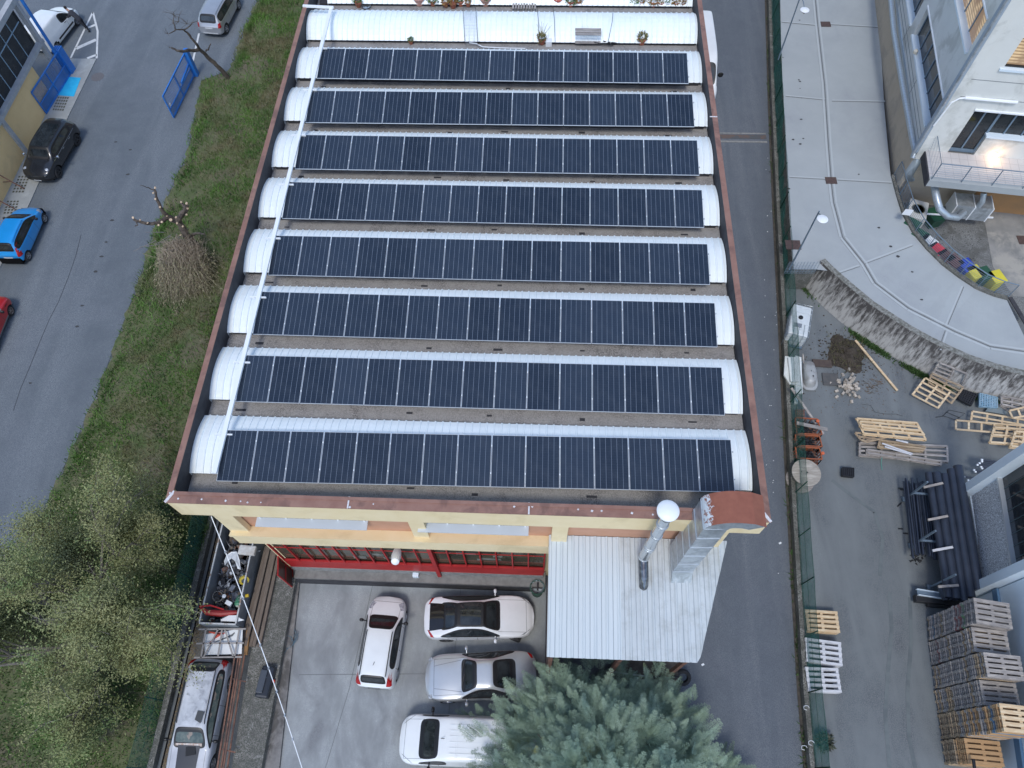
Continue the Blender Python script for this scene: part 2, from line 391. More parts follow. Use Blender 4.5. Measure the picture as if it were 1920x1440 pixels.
tag(wl.build('kerb_wall',oldconc),'low old concrete kerb wall between grass bank and narrow side lane','wall')
w2=MB().box((-14.7,3,-.01),(.05,19,.03)); 
fence('green_net_fence','green net fence above the grass bank beside the narrow side lane',[(-15.12,-5),(-15.12,12.5)],.15,1.5,-.12,net2)
w2.build('gutter',dark).__setitem__('kind','structure')
# right wall + net fence between lane and yard
rw=[(10.9,-6)]+[(x+.15,y) for x,y in lr]+[(16.9,70)]
wl=MB(); wallstrip(wl,rw,.26,-.05,.42); tag(wl.build('boundary_wall',oldconc),'mossy low concrete wall carrying the long green net fence','wall')
m=MB(); wallstrip(m,[(x-.2,y) for x,y in rw],.12,-.04,-.012); struct(m.build('gutter_strip',mat('gutter_dirt',(.05,.045,.04),(.09,.08,.065),scale=4,rough=1)))
fr=[(x+.08,y) for x,y in rw]
fence('green_net_fence','long green net fence on low wall between asphalt lane and pallet yard',[(x,y) for x,y in fr[:5]]+fr[5:],.40,1.35,.08,net,postgap=2.55)
# weeds along the foot of the walls
def weedm(): return mat('weed_leaf',(.035,.085,.02),(.07,.13,.035),scale=9,rough=.8)
def s_w():
    if random.random()<.25:
        i=random.randrange(len(rw)-1); t=random.random(); a=rw[i];b=rw[i+1]; return a[0]+(b[0]-a[0])*t-.17+random.gauss(0,.04),a[1]+(b[1]-a[1])*t
    i=random.randrange(len(WB)-1); t=random.random(); a=WB[i];b=WB[i+1]; return a[0]+(b[0]-a[0])*t-abs(random.gauss(0,.12)),a[1]+(b[1]-a[1])*t-abs(random.gauss(0,.12))
# ---------------------------------------- raised concrete ramp with curved retaining wall
WT=1.7
WB=[G(*q,0) for q in[(1507,535),(1526,556),(1547,577),(1572,599),(1600,620),(1632,642),(1665,662),(1700,683),(1735,702),(1780,722),(1830,740),(1880,752),(1940,765)]]
topz=WT
def topof(b): return b
# the wall leans a little: take top line from the photo too
TP=[(1537,492),(1553,508),(1572,525),(1595,545),(1630,574),(1665,597),(1702,621),(1740,642),(1777,660),(1815,677),(1866,694),(1920,707),(1980,718)]
WTp=[G(*q,WT) for q in TP]
m=MB(); vs=[];fs=[]
n=len(WB)
for i in range(n):
    b=WB[i];t=WTp[i]; d=Vector((t[0]-b[0],t[1]-b[1]));
    i2=min(i+1,n-1);i1=max(i-1,0); tt=(Vector(WTp[i2])-Vector(WTp[i1])).normalized(); nn=Vector((-tt.y,tt.x))
    vs+=[(*b,-.05),(*t,WT+.14),(t[0]+nn.x*.3,t[1]+nn.y*.3,WT+.14),(t[0]+nn.x*.3,t[1]+nn.y*.3,-.05)]
for i in range(n-1):
    for k in range(4): fs.append((4*i+k,4*i+(k+1)%4,4*i+4+(k+1)%4,4*i+4+k))
fs+=[(3,2,1,0),(4*n-4,4*n-3,4*n-2,4*n-1)]; m.add(vs,fs)
def streakmat():
    mm,nt,b=nt_new('streaked_concrete'); tc=N(nt,'ShaderNodeTexCoord'); s=N(nt,'ShaderNodeSeparateXYZ'); nt.links.new(tc.outputs['Object'],s.inputs[0])
    mp=N(nt,'ShaderNodeMapping'); mp.inputs['Scale'].default_value=(4.2,4.2,.13); nt.links.new(tc.outputs['Object'],mp.inputs[0])
    n1=noise(nt,mp.outputs[0],1.6,6,.7); n2=noise(nt,tc.outputs['Object'],1.3,5)
    h=ramp(nt,s.outputs[2],.1,1.75); k=math_(nt,'ADD',math_(nt,'MULTIPLY',n1,3.0),math_(nt,'MULTIPLY',h,.62)); k=math_(nt,'ADD',k,math_(nt,'MULTIPLY',n2,.5))
    c=mix(nt,ramp(nt,k,1.75,2.45),(.44,.43,.41),(.07,.065,.062))
    # the kerb on top is uniformly lichen grey
    top=math_(nt,'GREATER_THAN',s.outputs[2],1.82); c=mix(nt,top,c,mix(nt,ramp(nt,noise(nt,tc.outputs['Object'],9,4),.4,.6),(.13,.13,.11),(.26,.26,.24)))
    nt.links.new(c,b.inputs['Base Color']); b.inputs['Roughness'].default_value=.9; bumpn(nt,b,n2,.3); return mm
tag(m.build('retaining_wall',streakmat()),'curved concrete retaining wall with dark rain streaks below the ramp','wall')
wm=weedm()
def s_w2():
    while True:
        x,y=s_w()
        if math.sin(x*2.3)+math.sin(y*1.7+x)+random.gauss(0,.5)>.5: return x,y
tag(scatter_blades('weeds',4200,s_w2,lambda x,y:-.05,.05,.22,.035,wm,.9),kind='stuff')
# ramp surface
ramp_in=[(1645,-40),(1650,60),(1658,200),(1670,330),(1680,368),(1690,400),(1710,437),(1735,467),(1765,497),(1795,520),(1830,543),(1862,556),(1888,563)]
rz=[WT]*6+[1.68,1.62,1.55,1.45,1.3,1.15,1.0]
inn=[(*G(*q,z),z) for q,z in zip(ramp_in,rz)]
west=[(*G(*q,WT),WT) for q in[(1462,-40),(1465,100),(1472,250),(1480,400),(1487,505),(1530,505)]]
outer=[(*G(*q,WT),WT) for q in TP[1:]]
outz=[WT]*5+[1.7,1.68,1.65,1.6,1.5,1.35,1.15]
outer=[(x,y,z-.0) for (x,y,_),z in zip(outer,outz)]
end=[(*G(1925,640,1.0),1.0)]
poly=inn+end+outer[::-1]+west[::-1]
me=bpy.data.meshes.new('ramp'); bm=bmesh.new(); bv=[bm.verts.new(p) for p in poly]
f=bm.faces.new(bv); bmesh.ops.triangulate(bm,faces=[f]); bm.to_mesh(me); bm.free(); me.materials.append(concrete2); o=bpy.data.objects.new('ramp',me); COL.objects.link(o); struct(o)
# fill below west edge of the ramp
m=MB(); 
for a,b in zip(west,west[1:]): m.quad((a[0],a[1],-.05),(b[0],b[1],-.05),(b[0],b[1],WT-.003),(a[0],a[1],WT-.003))
struct(m.build('ramp_side',oldconc))
rbm=bmesh.new(); rbm.from_mesh(me); RBVH=BVHTree.FromBMesh(rbm)
def PR(px,py,dz=0.):
    d=Vector(RM.T@np.array([px-960,py-720,F])).normalized(); h=RBVH.ray_cast(Vector((0,0,HC)),d)
    p=h[0] if h[0] is not None else P(px,py,WT); return p+Vector((0,0,dz))
def densify(pts,n=5):
    o=[]
    for a,b in zip(pts,pts[1:]):
        for k in range(n): o.append((a[0]+(b[0]-a[0])*k/n,a[1]+(b[1]-a[1])*k/n))
    return o+[pts[-1]]
# joints and trench drain on the ramp
m=MB(); mk=MB()
ch=[(1526,-30),(1533,45),(1546,160),(1553,270),(1559,345),(1563,380),(1571,410),(1580,445),(1620,495),(1641,531),(1703,578),(1790,622),(1856,650),(1925,660)]
pts=[PR(*q,.018) for q in densify(ch,4)]
for off,w,mm in ((-.13,.11,mk),(.13,.11,mk),(0,.05,m)):
    for a,b in zip(pts,pts[1:]):
        d=(b-a).normalized(); nn=Vector((-d.y,d.x,0))*off; mm.bar(a+nn,b+nn,w,.012)
for a,b in (((1465,42),(1530,48)),((1546,46),(1650,52)),((1473,181),(1547,188)),((1560,190),(1660,192)),((1480,333),(1552,337)),((1570,338),(1672,344)),((1562,517),(1612,500)),((1622,495),(1712,461)),((1776,612),(1807,538)),((1772,620),(1760,655))):
    Q_=[PR(*q,.014) for q in densify([a,b],6)]
    for A,B in zip(Q_,Q_[1:]):
        m.bar(A,B,.025,.008); d=(B-A).normalized(); nn=Vector((-d.y,d.x,0))*.09; mk.bar(A+nn,B+nn,.09,.007)
struct(m.build('expansion_joints',joint)); struct(mk.build('joint_edging',mat('pale_mortar',(.43,.46,.465),rough=.8)))
m=MB()
for q in [(1548,46),(1558,339)]:
    a=PR(*q,.03); m.box(a,(.62,.5,.02)); 
a=P(1487,459,WT+.02); m.box(a,(.8,.62,.02))
struct(m.build('drain_cover',mat('cover_iron',(.07,.045,.04),(.11,.07,.06),scale=9,rough=.7)))
# oil spots
m=MB()
for q in [(1498,150),(1500,153),(1503,184),(1500,166),(1502,224),(1506,260),(1500,270),(1487,262),(1479,354),(1648,427),(1670,462),(1684,481),(1728,562),(1710,510),(1610,327),(1468,108),(1499,38)]:
    a=PR(*q,.014); r=random.uniform(.04,.11); m.add([(a.x+r*(.7+.5*random.random())*math.cos(k*.9),a.y+r*.7*(.7+.5*random.random())*math.sin(k*.9),a.z) for k in range(7)],[tuple(range(7))])
for q in [(217,266),(240,327),(244,281),(210,413),(199,454),(190,481),(179,509),(154,573),(57,718),(145,612)]:
    a=P(*q,-.026); r=random.uniform(.07,.13); m.add([(a.x+r*(.7+.6*random.random())*math.cos(k*.9),a.y+r*.6*(.7+.5*random.random())*math.sin(k*.9),a.z) for k in range(7)],[tuple(range(7))])
tag(m.build('oil_spots',rubtar),kind='stuff')
# ---------------- sunken court behind the ramp
m=MB(); z=.60
ct=[G(*q,z) for q in [(1640,330),(1930,330),(1990,560),(1905,600),(1880,590),(1800,560),(1700,480)]]
m.sheet(ct,z); m.add([(*p,z) for p in ct]+[(*p,-.05) for p in ct],[(i,(i+1)%7,7+(i+1)%7,7+i) for i in range(7)]); struct(m.build('court',mat('court_conc',(.17,.175,.175),(.25,.255,.25),scale=1.1,c3=(.10,.10,.095),scale3=.8,fine=(22,(.12,.12,.11)),rough=.9)))
m=MB().sheet([G(*q,.61) for q in[(1842,390),(1930,380),(1960,560),(1900,555),(1862,500)]],.606); struct(m.build('paved_forecourt',mat('fore_conc',(.30,.29,.27),(.20,.20,.19),scale=.9,c3=(.36,.34,.30),scale3=.6,rough=.9)))
# inner kerb wall of the ramp
m=MB(); pts=[(x,y,zz) for (x,y,zz) in inn[3:]]
vs=[];fs=[];n=len(pts)
for i,(x,y,zz) in enumerate(pts):
    i2=min(i+1,n-1);i1=max(i-1,0); tt=(Vector(pts[i2])-Vector(pts[i1])).normalized(); nn=Vector((-tt.y,tt.x))
    vs+=[(x,y,.3),(x,y,zz+.12),(x+nn.x*.24,y+nn.y*.24,zz+.12),(x+nn.x*.24,y+nn.y*.24,.3)]
for i in range(n-1):
    for k in range(4): fs.append((4*i+k,4*i+(k+1)%4,4*i+4+(k+1)%4,4*i+4+k))
fs+=[(3,2,1,0),(4*n-4,4*n-3,4*n-2,4*n-1)]; m.add(vs,fs)
tag(m.build('inner_kerb_wall',oldconc),'curved inner kerb wall of the ramp below the grey railing','wall')
# railing on it
t=thing('railing','curved grey steel railing around the bins in the sunken court','railing',pts[0])
rail=[Vector((p[0],p[1],p[2]+.12)) for p in pts]
for i in range(n):
    i2=min(i+1,n-1);i1=max(i-1,0); tt=(Vector(pts[i2])-Vector(pts[i1])).normalized(); nn=Vector((-tt.y,tt.x,0)); rail[i]=rail[i]+nn*.14
galvb=mat('blue_grey_steel',(.16,.22,.28),(.2,.26,.32),scale=5,rough=.45,metal=.3)
MB().tube([p+Vector((0,0,1.0)) for p in rail],.03,6).build('handrail',galvb,t)
q=MB()
for k in range(1,8): q.tube([p+Vector((0,0,.12*k)) for p in rail],.010,4)
q.build('rail_bars',galvb,t)
for i in range(0,n): 
    a=rail[i]; MB().tube([a,a+Vector((0,0,1.0))],.022,6).build('post',galvb,t)
# black drain bar at foot of ramp
m=MB().bar(P(1888,563,.75)+Vector((0,0,.28)),P(1935,625,1.0),.22,.05); struct(m.build('cross_drain',darkpar))

# tar repairs, worn patches and tyre marks on the asphalt
m=MB()
def blob(px,py,z,rx,ry,rot,n=14,j=.18):
    p=P(px,py,z); pts=[]
    for k in range(n):
        a=2*math.pi*k/n; r=1+random.uniform(-j,j); x,y=rx*r*math.cos(a),ry*r*math.sin(a); pts.append((p.x+x*math.cos(rot)-y*math.sin(rot),p.y+x*math.sin(rot)+y*math.cos(rot)))
    m.sheet(pts,z)
m=MB()
for pts in ([(1668,1110),(1672,1180),(1665,1260),(1660,1340),(1668,1440)],[(1706,1120),(1709,1200),(1702,1290),(1704,1380),(1716,1440)],[(1560,900),(1598,930),(1640,960),(1655,1010),(1650,1080)]):
    Q=[P(*q,-.053) for q in densify(pts,6)]
    for a,b in zip(Q,Q[1:]): m.bar(a,b,.16,.003)
struct(m.build('tyre_marks',mat('tyre_mark',(.118,.135,.140),(.15,.170,.172),scale=1.2,rough=.9,lo=.4,hi=.55)))
# ================================================= FACTORY BUILDING
B=thing('factory_building','long yellow workshop with brown coping, white vaulted roof bays and red glazing','building',(-2.3,20,0))
Y0,Y1,XL,XR_=7.66,64.,-12.03,7.48
ZP=10.3
# walls
m=MB().box(((-11.05+6.6)/2,(8.3+Y1-.3)/2,2.45),(17.65,Y1-8.6,4.9)); m.build('ground_floor_wall',yellow,B)
m=MB().box(((-11.05+6.6)/2,(8.0+Y1-.3)/2,7.1),(17.65,Y1-8.3,4.2)); m.build('upper_wall',brickp,B)
# yellow frame: columns & beams on the facade
m=MB(); 
for x in (-10.75,-4.05,.9,6.3): m.box((x,7.86,8.0),(.55 if x>-10 else .7,.22,2.2))
m.box((-2.25,7.81,6.42),(17.7,.38,1.0)); m.build('facade_beam',yellow,B,bevel=.01)
m=MB().prism([(-11.1,7.56),(.52,7.56),(.52,7.99),(-11.1,7.99)],0,0,z0l=[6.90]*4,z1l=[7.05,7.05,6.92,6.92]); m.build('beam_cap',yellow,B)
# fascia and coping
m=MB(); t_=.3
m.box(((XL+XR_)/2,Y0+.15,9.66),(XR_-XL,.3,1.24)); m.box((XL+.04,(Y0+.31+Y1)/2,9.66),(.08,Y1-Y0-.31,1.24)); m.box((XR_-.07,(Y0+.31+Y1)/2,9.66),(.14,Y1-Y0-.31,1.24)); m.box(((XL+XR_)/2,Y1-.15,9.66),(XR_-XL-.7,.3,1.24))
m.build('fascia',yellow,B)
m=MB(); m.box(((XL+XR_)/2,(Y0+Y1)/2,9.10),(XR_-XL-.62,Y1-Y0-.62,.1)); m.build('eaves_slab',yellow,B)
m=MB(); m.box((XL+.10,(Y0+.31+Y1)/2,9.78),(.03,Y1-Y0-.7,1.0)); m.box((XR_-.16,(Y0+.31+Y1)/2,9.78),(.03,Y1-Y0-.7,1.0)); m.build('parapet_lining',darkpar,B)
m=MB(); m.box(((XL+XR_)/2,Y0+.17,10.31),(XR_-XL+.06,.40,.035)); m.box(((XL+XR_)/2,Y0+.30,10.34),(XR_-XL-.4,.12,.03))
m.box((XL+.06,(Y0+.37+Y1)/2,10.312),(.20,Y1-Y0-.37,.031)); m.box((XR_-.08,(Y0+.37+Y1)/2,10.312),(.22,Y1-Y0-.37,.031)); m.build('coping',copper,B)
# silver sealant flashes at coping joints
sil=mat('sealant',(.75,.75,.76),(.55,.5,.48),scale=14,rough=.5)
for px in (653,992): x,_=G(px,945,10.33); MB().box((x,Y0+.17,10.345),(.05,.4,.018)).build('sealant_mark',sil,B)
MB().bar((XL-.02,Y0-.02,10.335),(XL+.2,Y0+.37,10.335),.09,.02).build('corner_flashing',sil,B); MB().bar((XR_+.02,Y0-.02,10.335),(XR_-.24,Y0+.37,10.335),.09,.02).build('corner_flashing',sil,B)
MB().box((XR_-.14,G(1345,219,10.33)[1],10.335),(.32,.05,.014)).build('sealant_mark',sil,B)
for px,py in [(334,935),(378,936),(423,939),(451,940),(464,942),(489,942),(656,951),(700,945),(964,950),(998,950),(1084,955),(1110,958),(1128,958),(1185,962),(1224,965),(326,898),(398,700),(405,640)]:
    a=P(px,py,10.345); a.y=min(a.y,Y0+.3); r=random.uniform(.018,.035); MB().box(a,(r*2,r*2,.006),rz=1).build('sealant_mark',sil,B)
m=MB().box(((XL+XR_)/2,(Y0+Y1)/2,9.2),(XR_-XL-.25,Y1-Y0-.6,.2)); m.build('roof_deck',gravel,B)
m=MB()
mossm=mat('moss',(.06,.075,.03),(.10,.10,.05),scale=10,rough=1)
# upper windows: white sill boards and recesses
for (a,b) in (((484,970),(686,972)),((785,977),(990,982))):
    s0,z0=onplane(*a,(0,7.98),(1,0)); s1,z1=onplane(b[0],b[1],(0,7.98),(1,0))
    w=MB(); w.box(((s0+s1)/2,8.02,8.6),(s1-s0-.1,.1,1.1)); f=w.build('window',glassd,B)
    MB().box(((s0+s1)/2,7.82,8.02),(s1-s0+.05,.36,.06)).build('sill',mat('sill_grey',(.55,.59,.62),rough=.5),f)
    w=MB()
    for k in range(5): w.box((s0+.1+(s1-s0-.2)*k/4,7.965,8.6),(.05,.05,1.1))
    w.build('frame',whitep,f)
# red glazing of the ground floor: angled bars
gz=MB(); gz.box((-5.0,8.12,3.9),(11.0,.06,4.2)); glz=mat('workshop_glass',(.05,.05,.035),(.10,.09,.06),scale=.9,rough=.12); MB().box((-11.0,8.15,5.4),(.1,.3,1.2)); g=gz.build('glazing',glz,B)
m=MB()
zt,zb_=5.05,.95
xl,xr_=-10.5,.45
m.box(((xl+xr_)/2,8.0,1.85),(xr_-xl,.1,1.0)); m.build('red_dado',red,g); MB().box(((xl+xr_)/2,8.0,1.1),(xr_-xl,.12,.5)).build('base_band',kerbm,g)
m=MB(); nb=17
for k in range(nb+1):
    x=xl+(xr_-xl)*k/nb; m.box((x,7.985,3.6),(.055,.08,3.6))
for z in (2.38,4.2): m.box(((xl+xr_)/2,7.99,z),(xr_-xl,.03,.02 if z>3 else .05))
m.box((-4.05,7.93,3.4),(.16,.2,5.0))
m.build('glazing_bars',red,g)
m=MB(); 
for k in range(0): m.box((random.uniform(-9,0),8.07,random.uniform(2.9,3.6)),(random.uniform(.3,1.2),.02,random.uniform(.15,.4)))
for k in range(9): MB().box((random.uniform(-9,.1),8.075,random.uniform(2.7,4.0)),(random.uniform(.2,.9),.02,random.uniform(.12,.5))).build('shelf_item',mat('clutter_grey',(.22,.22,.2),(.10,.11,.1),scale=5,rough=.8),g)
# open red door at left
d=MB(); a=P(520,1028,3.2);
A_=P(547,1068,.5);B_=P(547,1100,.5)
for z in (.35,1.45,2.55): d.bar((A_.x,A_.y,z),(B_.x,B_.y,z),.05,.05)
for q_ in (A_,B_): d.bar((q_.x,q_.y,.3),(q_.x,q_.y,2.6),.05,.05)
dd=d.build('door',red,B); MB().add([(A_.x,A_.y,.3),(B_.x,B_.y,.3),(B_.x,B_.y,2.6),(A_.x,A_.y,2.6)],[(0,1,2,3)]).build('door_panel',mat('brown_glass',(.07,.022,.018),rough=.3),dd)
# plinth ledge in front of glazing
m=MB().box((-4.95,7.92,.40),(11.0,.66,.9)); m.build('plinth',mat('plinth_conc',(.24,.235,.22),(.17,.165,.155),scale=3,rough=.9,bump=.2),B)
m=MB().box((-4.95,7.575,.34),(11.0,.03,.72)); m.build('plinth_face',darkpar,B)
# ------- corrugated vault bays
def vault(yf,yb,zf,crest,x0,x1,name='roof_vault'):
    m=MB(); per=.262; nr=int((x1-x0)/per); xs=[];hs=[]
    for k in range(nr):
        b=x0+k*per; xs+=[b,b+per*.60,b+per*.68,b+per*.84]; hs+=[0,0,.034,.034]
        xs.append(b+per*.92); hs.append(0)
    xs.append(x1);hs.append(0)
    ns=10; vs=[];n=len(xs)
    h=crest-zf; c=yb-yf
    Rr=(c*c/4+h*h)/(2*h); yc=(yf+yb)/2; zc=crest-Rr; a0=math.asin(c/2/Rr)
    for j in range(ns+1):
        a=-a0+2*a0*j/ns
        for x,hh in zip(xs,hs): vs.append((x,yc+(Rr+hh)*math.sin(a),zc+(Rr+hh)*math.cos(a)))
    fs=[(j*n+i,j*n+i+1,(j+1)*n+i+1,(j+1)*n+i) for j in range(ns) for i in range(n-1)]
    m.add(vs,fs)
    # gable ends
    for x in (x0,x1):
        m.add([(x,vs[j*n][1],vs[j*n][2]-.02) for j in range(ns+1)]+[(x,yb,zf-.25),(x,yf,zf-.25)],[tuple(range(ns+3))])
    return m.build(name,whitem,B)
vf=[]
for k in range(8):
    yf=8.99+2.868*k
    vault(yf,yf+2.22,9.52,9.79,-11.91,7.28)
for k in (8,9,10,11):
    yf=8.99+2.868*k; vault(yf,yf+2.28,9.46,9.95,-11.89 if k==8 else -11.3,7.28)
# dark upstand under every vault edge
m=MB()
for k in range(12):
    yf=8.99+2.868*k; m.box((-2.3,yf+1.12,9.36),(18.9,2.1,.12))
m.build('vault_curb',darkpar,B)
# puddles / vents between bays : small dark drains
for k in range(8):
    for fx in (.05,.38,.52,.72,.93): MB().box((-11.5+18.6*fx+random.uniform(-.3,.3),8.99+2.868*k-.3+random.uniform(-.08,.08),9.305),(random.uniform(.15,.4),random.uniform(.05,.12),.02)).build('deck_drain',darkpar,B)
# ------- solar panels
ORD=['first','second','third','fourth','fifth','sixth','seventh','eighth','ninth','tenth','eleventh','twelfth','thirteenth','fourteenth','fifteenth']
rowsL=[(406,902),(442,753),(474,627),(503,516),(529,410),(553,317),(573,230),(594,147)]
rowsR=[(1379,923),(1360,779),(1346,651),(1332,534),(1321,427),(1312,329),(1303,238),(1292,157)]
topL=[(428,801),(459,664),(487,546),(516,439),(541,341),(563,250),(583,167),(603,88)]
tilt=.142
# one prototype panel, origin at its lower left corner, lying in its own tilted plane
frame_m=mat('panel_frame',(.70,.73,.75),rough=.35,metal=.3)
def panel_proto():
    t=thing('solar_panel','x','solar panel')
    fr=MB(); e=.011; h=.035
    fr.box((PW/2,e/2,0),(PW,e,h)); fr.box((PW/2,PL-e/2,0),(PW,e,h)); fr.box((e/2,PL/2,0),(e,PL-2*e,h)); fr.box((PW-e/2,PL/2,0),(e,PL-2*e,h))
    fr.build('frame',frame_m,t)
    MB().quad((e,e,.008),(PW-e,e,.008),(PW-e,PL-e,.008),(e,PL-e,.008)).build('cell_glass',cells,t)
    for yy in (.26,.79):
        c=MB(); c.box((PW+.010,PL*yy,.022),(.034,.05,.012)); c.build('clamp',whitep,t,bevel=0)
    return t
proto=panel_proto(); kd=kidsof(proto); first=True; seps=[]
rown=['front row nearest the yellow fascia','second row from the front','third row from the front','fourth row from the front','fourth row from the back','third row from the back','second row from the back','back row below the potted plants']
for k in range(8):
    a=P(*rowsL[k],9.92); b=P(*rowsR[k],9.92); d=b-a; 
    for i in range(15):
        o=proto if first else copytree(proto,kd); first=False
        p=a+d*(i/15); o.location=p
        o.rotation_euler=(tilt,0,math.atan2(d.y,d.x)); sx=d.length/15/(PW+.020); o.scale=(sx,1.02,1)
        pos=ORD[i]+' from the left' if i<8 else (ORD[14-i]+' from the right' if i<14 else 'last at the right end')
        if i==0: pos='first at the left end'
        tag(o,'dark solar panel, %s, %s'%(pos,rown[k]),'solar panel','solar panels in rows on the vaulted roof')
# mounting rails under panels (white strips peeking between)
for k in range(8):
    a=P(*rowsL[k],9.92); b=P(*rowsR[k],9.92); r=MB()
    for fy in (.26,.79):
        dz=math.sin(tilt)*PL*fy; dy=math.cos(tilt)*PL*fy
        r.bar(a+Vector((0,dy,dz-.055)),b+Vector((.03,dy,dz-.055)),.04,.05)
    tag(r.build('rail_pair',galv),'pair of aluminium rails under solar panels, '+rown[k],'rail')
# ------- white cable tray down the left
t=thing('cable_tray','long white cable tray running over the vault bays left of the solar panels','cable tray',(-11,9,10.2))
pl=[];mb=MB()
pts=[P(401,888,10.0)]
for k in range(9):
    yf=8.99+2.868*k
    pts+= [None]
A=P(402,888,10.22);Bp=P(621,14,10.32)
mb.bar(A,Bp,.15,.09); mb.bar(P(568,11,10.36),P(625,14,10.36),.12,.08); mb.build('tray',whitep,t)
for k in range(8):
    f=(8.99+2.868*k+1.2-A.y)/(Bp.y-A.y); p=A.lerp(Bp,f); MB().box((p.x-.05,p.y,p.z-.07),(.62,.05,.06)).build('bracket',whitep,t)
# ------- canopy lean-to at the front right
C_=thing('canopy','white ribbed metal canopy over the lean-to right of the red glazing','canopy',(4,6.5,0))
cl,cr=[(.62,8.78),(7.62,8.74)],[(.58,4.22),(6.2,4.20)]
def canopy():
    m=MB(); zb,zf=7.1,6.6
    n=17; 
    bl=Vector((.62,7.98,zb));br=Vector((7.25,7.5,zb));
    # corners from the photograph at their heights
    bl=P(1030,1003,7.1);br=P(1363,1017,7.1);fl=P(1025,1232,6.6);frr=P(1311,1243,6.6)
    def pt(u,v,h): 
        a=bl.lerp(br,u); b=fl.lerp(frr,u); p=a.lerp(b,v); p.z+=h; return p
    us=[];hs=[]
    x_bl=bl.x;wd=br.x-bl.x
    nrib=19
    # ribs run straight back-front; clip right side by the slanted edge
    xs=[];per=.40
    x=fl.x
    lx=[]
    while x<br.x-.02:
        lx+=[(x,0),(x+per*.12,.045),(x+per*.22,.045),(x+per*.30,0),(x+per*.62,0),(x+per*.66,.012),(x+per*.70,0)]; x+=per
    lx=[q for q in lx if q[0]<br.x-.01]+[(br.x,0)]
    def ylim(x): # front y at x
        if x<=frr.x: t=(x-fl.x)/(frr.x-fl.x); return fl.y+(frr.y-fl.y)*t
        t=(x-frr.x)/(br.x-frr.x); return frr.y+(br.y-frr.y)*t
    vs=[];yb=bl.y
    for x,h in lx:
        yf=ylim(x); 
        for j in range(5):
            y=yb+(yf-yb)*j/4; z=zf+(zb-zf)*(y-fl.y)/(yb-fl.y)+h; vs.append((x,y,z))
    fs=[(i*5+j,i*5+j+1,(i+1)*5+j+1,(i+1)*5+j) for i in range(len(lx)-1) for j in range(4)]
    m.add(vs,fs); return m,fl,frr,bl,br
m,fl,frr,bl,br=canopy()
def canopymat():
    mm,nt,b=nt_new('canopy_sheet'); o=xyz(nt); tc=coords(nt,scale=(2.5,.3,1)); tc2=coords(nt)
    c=mix(nt,ramp(nt,noise(nt,tc,1.5,6,.7),.35,.65),(.44,.48,.49),(.53,.57,.58))
    c=mix(nt,math_(nt,'MULTIPLY',ramp(nt,noise(nt,tc2,1.2,7,.75),.48,.7),math_(nt,'MULTIPLY',math_(nt,'GREATER_THAN',o[0],-.9),.8)),c,(.36,.38,.37))
    c=mix(nt,math_(nt,'MULTIPLY',math_(nt,'GREATER_THAN',-.9,o[0]),.6),c,(.57,.63,.65))
    c=mix(nt,math_(nt,'MULTIPLY',linemask(nt,o[0],.40,.022,.4-.02),.75),c,(.22,.25,.27))
    nt.links.new(c,b.inputs['Base Color']); b.inputs['Roughness'].default_value=.5; return mm
m.build('roof_sheet',canopymat(),C_)
for x,y in ((.72,fl.y+.2),(5.5,frr.y+.25),(3.2,frr.y+.25)): MB().box((x,y,3.2),(.14,.14,6.4)).build('post',rustbr,C_)
MB().box((3.0,fl.y+.2,6.42),(4.9,.12,.2)).build('front_beam',rustbr,C_)
MB().box((.66,(fl.y+7.6)/2+.1,3.3),(.06,7.4-fl.y-.2,6.5)).build('side_panel',mat('dark_brown_sheet',(.07,.045,.035),(.12,.07,.05),scale=4,rough=.8),C_)
MB().box((3.2,6.6,1.6),(4.4,.06,3.2)).build('inner_wall',mat('dark_timber',(.08,.065,.05),(.12,.1,.08),scale=4,rough=.9),C_)
MB().box((6.25,8.15,3.4),(.7,.35,6.8)).build('corner_pier',yellow,C_)
# things stored below its front edge
s=thing('tyre','black car tyre standing in front of the canopy near the lane','tyre',P(1280,1270,.35))
MB().lathe([(.20,-.1),(.30,-.11),(.34,-.06),(.34,.06),(.30,.11),(.20,.1),(.18,.05),(.18,-.05),(.20,-.1)],worldloc(s),20,R=Matrix.Rotation(.5,3,'X'),close=False).build('tyre_body',blackr,s,smooth=True)
s=thing('timber_crate','dark crate of scrap poking out below the canopy front edge','crate',(4.6,4.35,0))
MB().box((4.7,4.35,.55),(2.6,.7,1.1)).build('crate_box',mat('dark_timber',(.08,.065,.05),(.12,.1,.08),scale=4,rough=.9),s); MB().tube([(3.5,4.0,1.15),(6.1,4.1,1.2)],.05,8).build('pipe',black,s); MB().tube([(3.3,4.2,1.2),(5.0,4.05,1.18)],.035,8).build('pipe',galv,s)
# flue pipe
t=thing('flue_pipe','slim round steel flue with flat white cap rising from the canopy','chimney',(4.29,6.92,4.3))
a=P(1207,1098,6.98); b=P(1206,1046,7.5); c=P(1249,971,11.5)
MB().tube([a+Vector((0,0,-.2)),a,P(1207,1080,7.2),b],[.16,.16,.17,.17],14).build('lower_pipe',mat('shiny_dark_steel',(.10,.10,.11),(.25,.26,.27),scale=5,rough=.2,metal=.9),t,smooth=True)
MB().tube([b,b+Vector((0,0,.3)),c],[.175,.175,.17],16).build('upper_pipe',steel,t,smooth=True)
m=MB()
for f in (.04,.30,.34,.62,.86): p=b.lerp(c,f); d=(c-b).normalized()*.03; MB().tube([p-d,p+d],.20,16).build('clamp_band',galv,t)
p=P(1253,957,11.85); MB().lathe([(.10,-.3),(.12,-.12),(.33,-.10),(.34,-.02),(.30,.03),(.15,.07),(.02,.09)],p,28).build('cap',whitep,t,smooth=True)
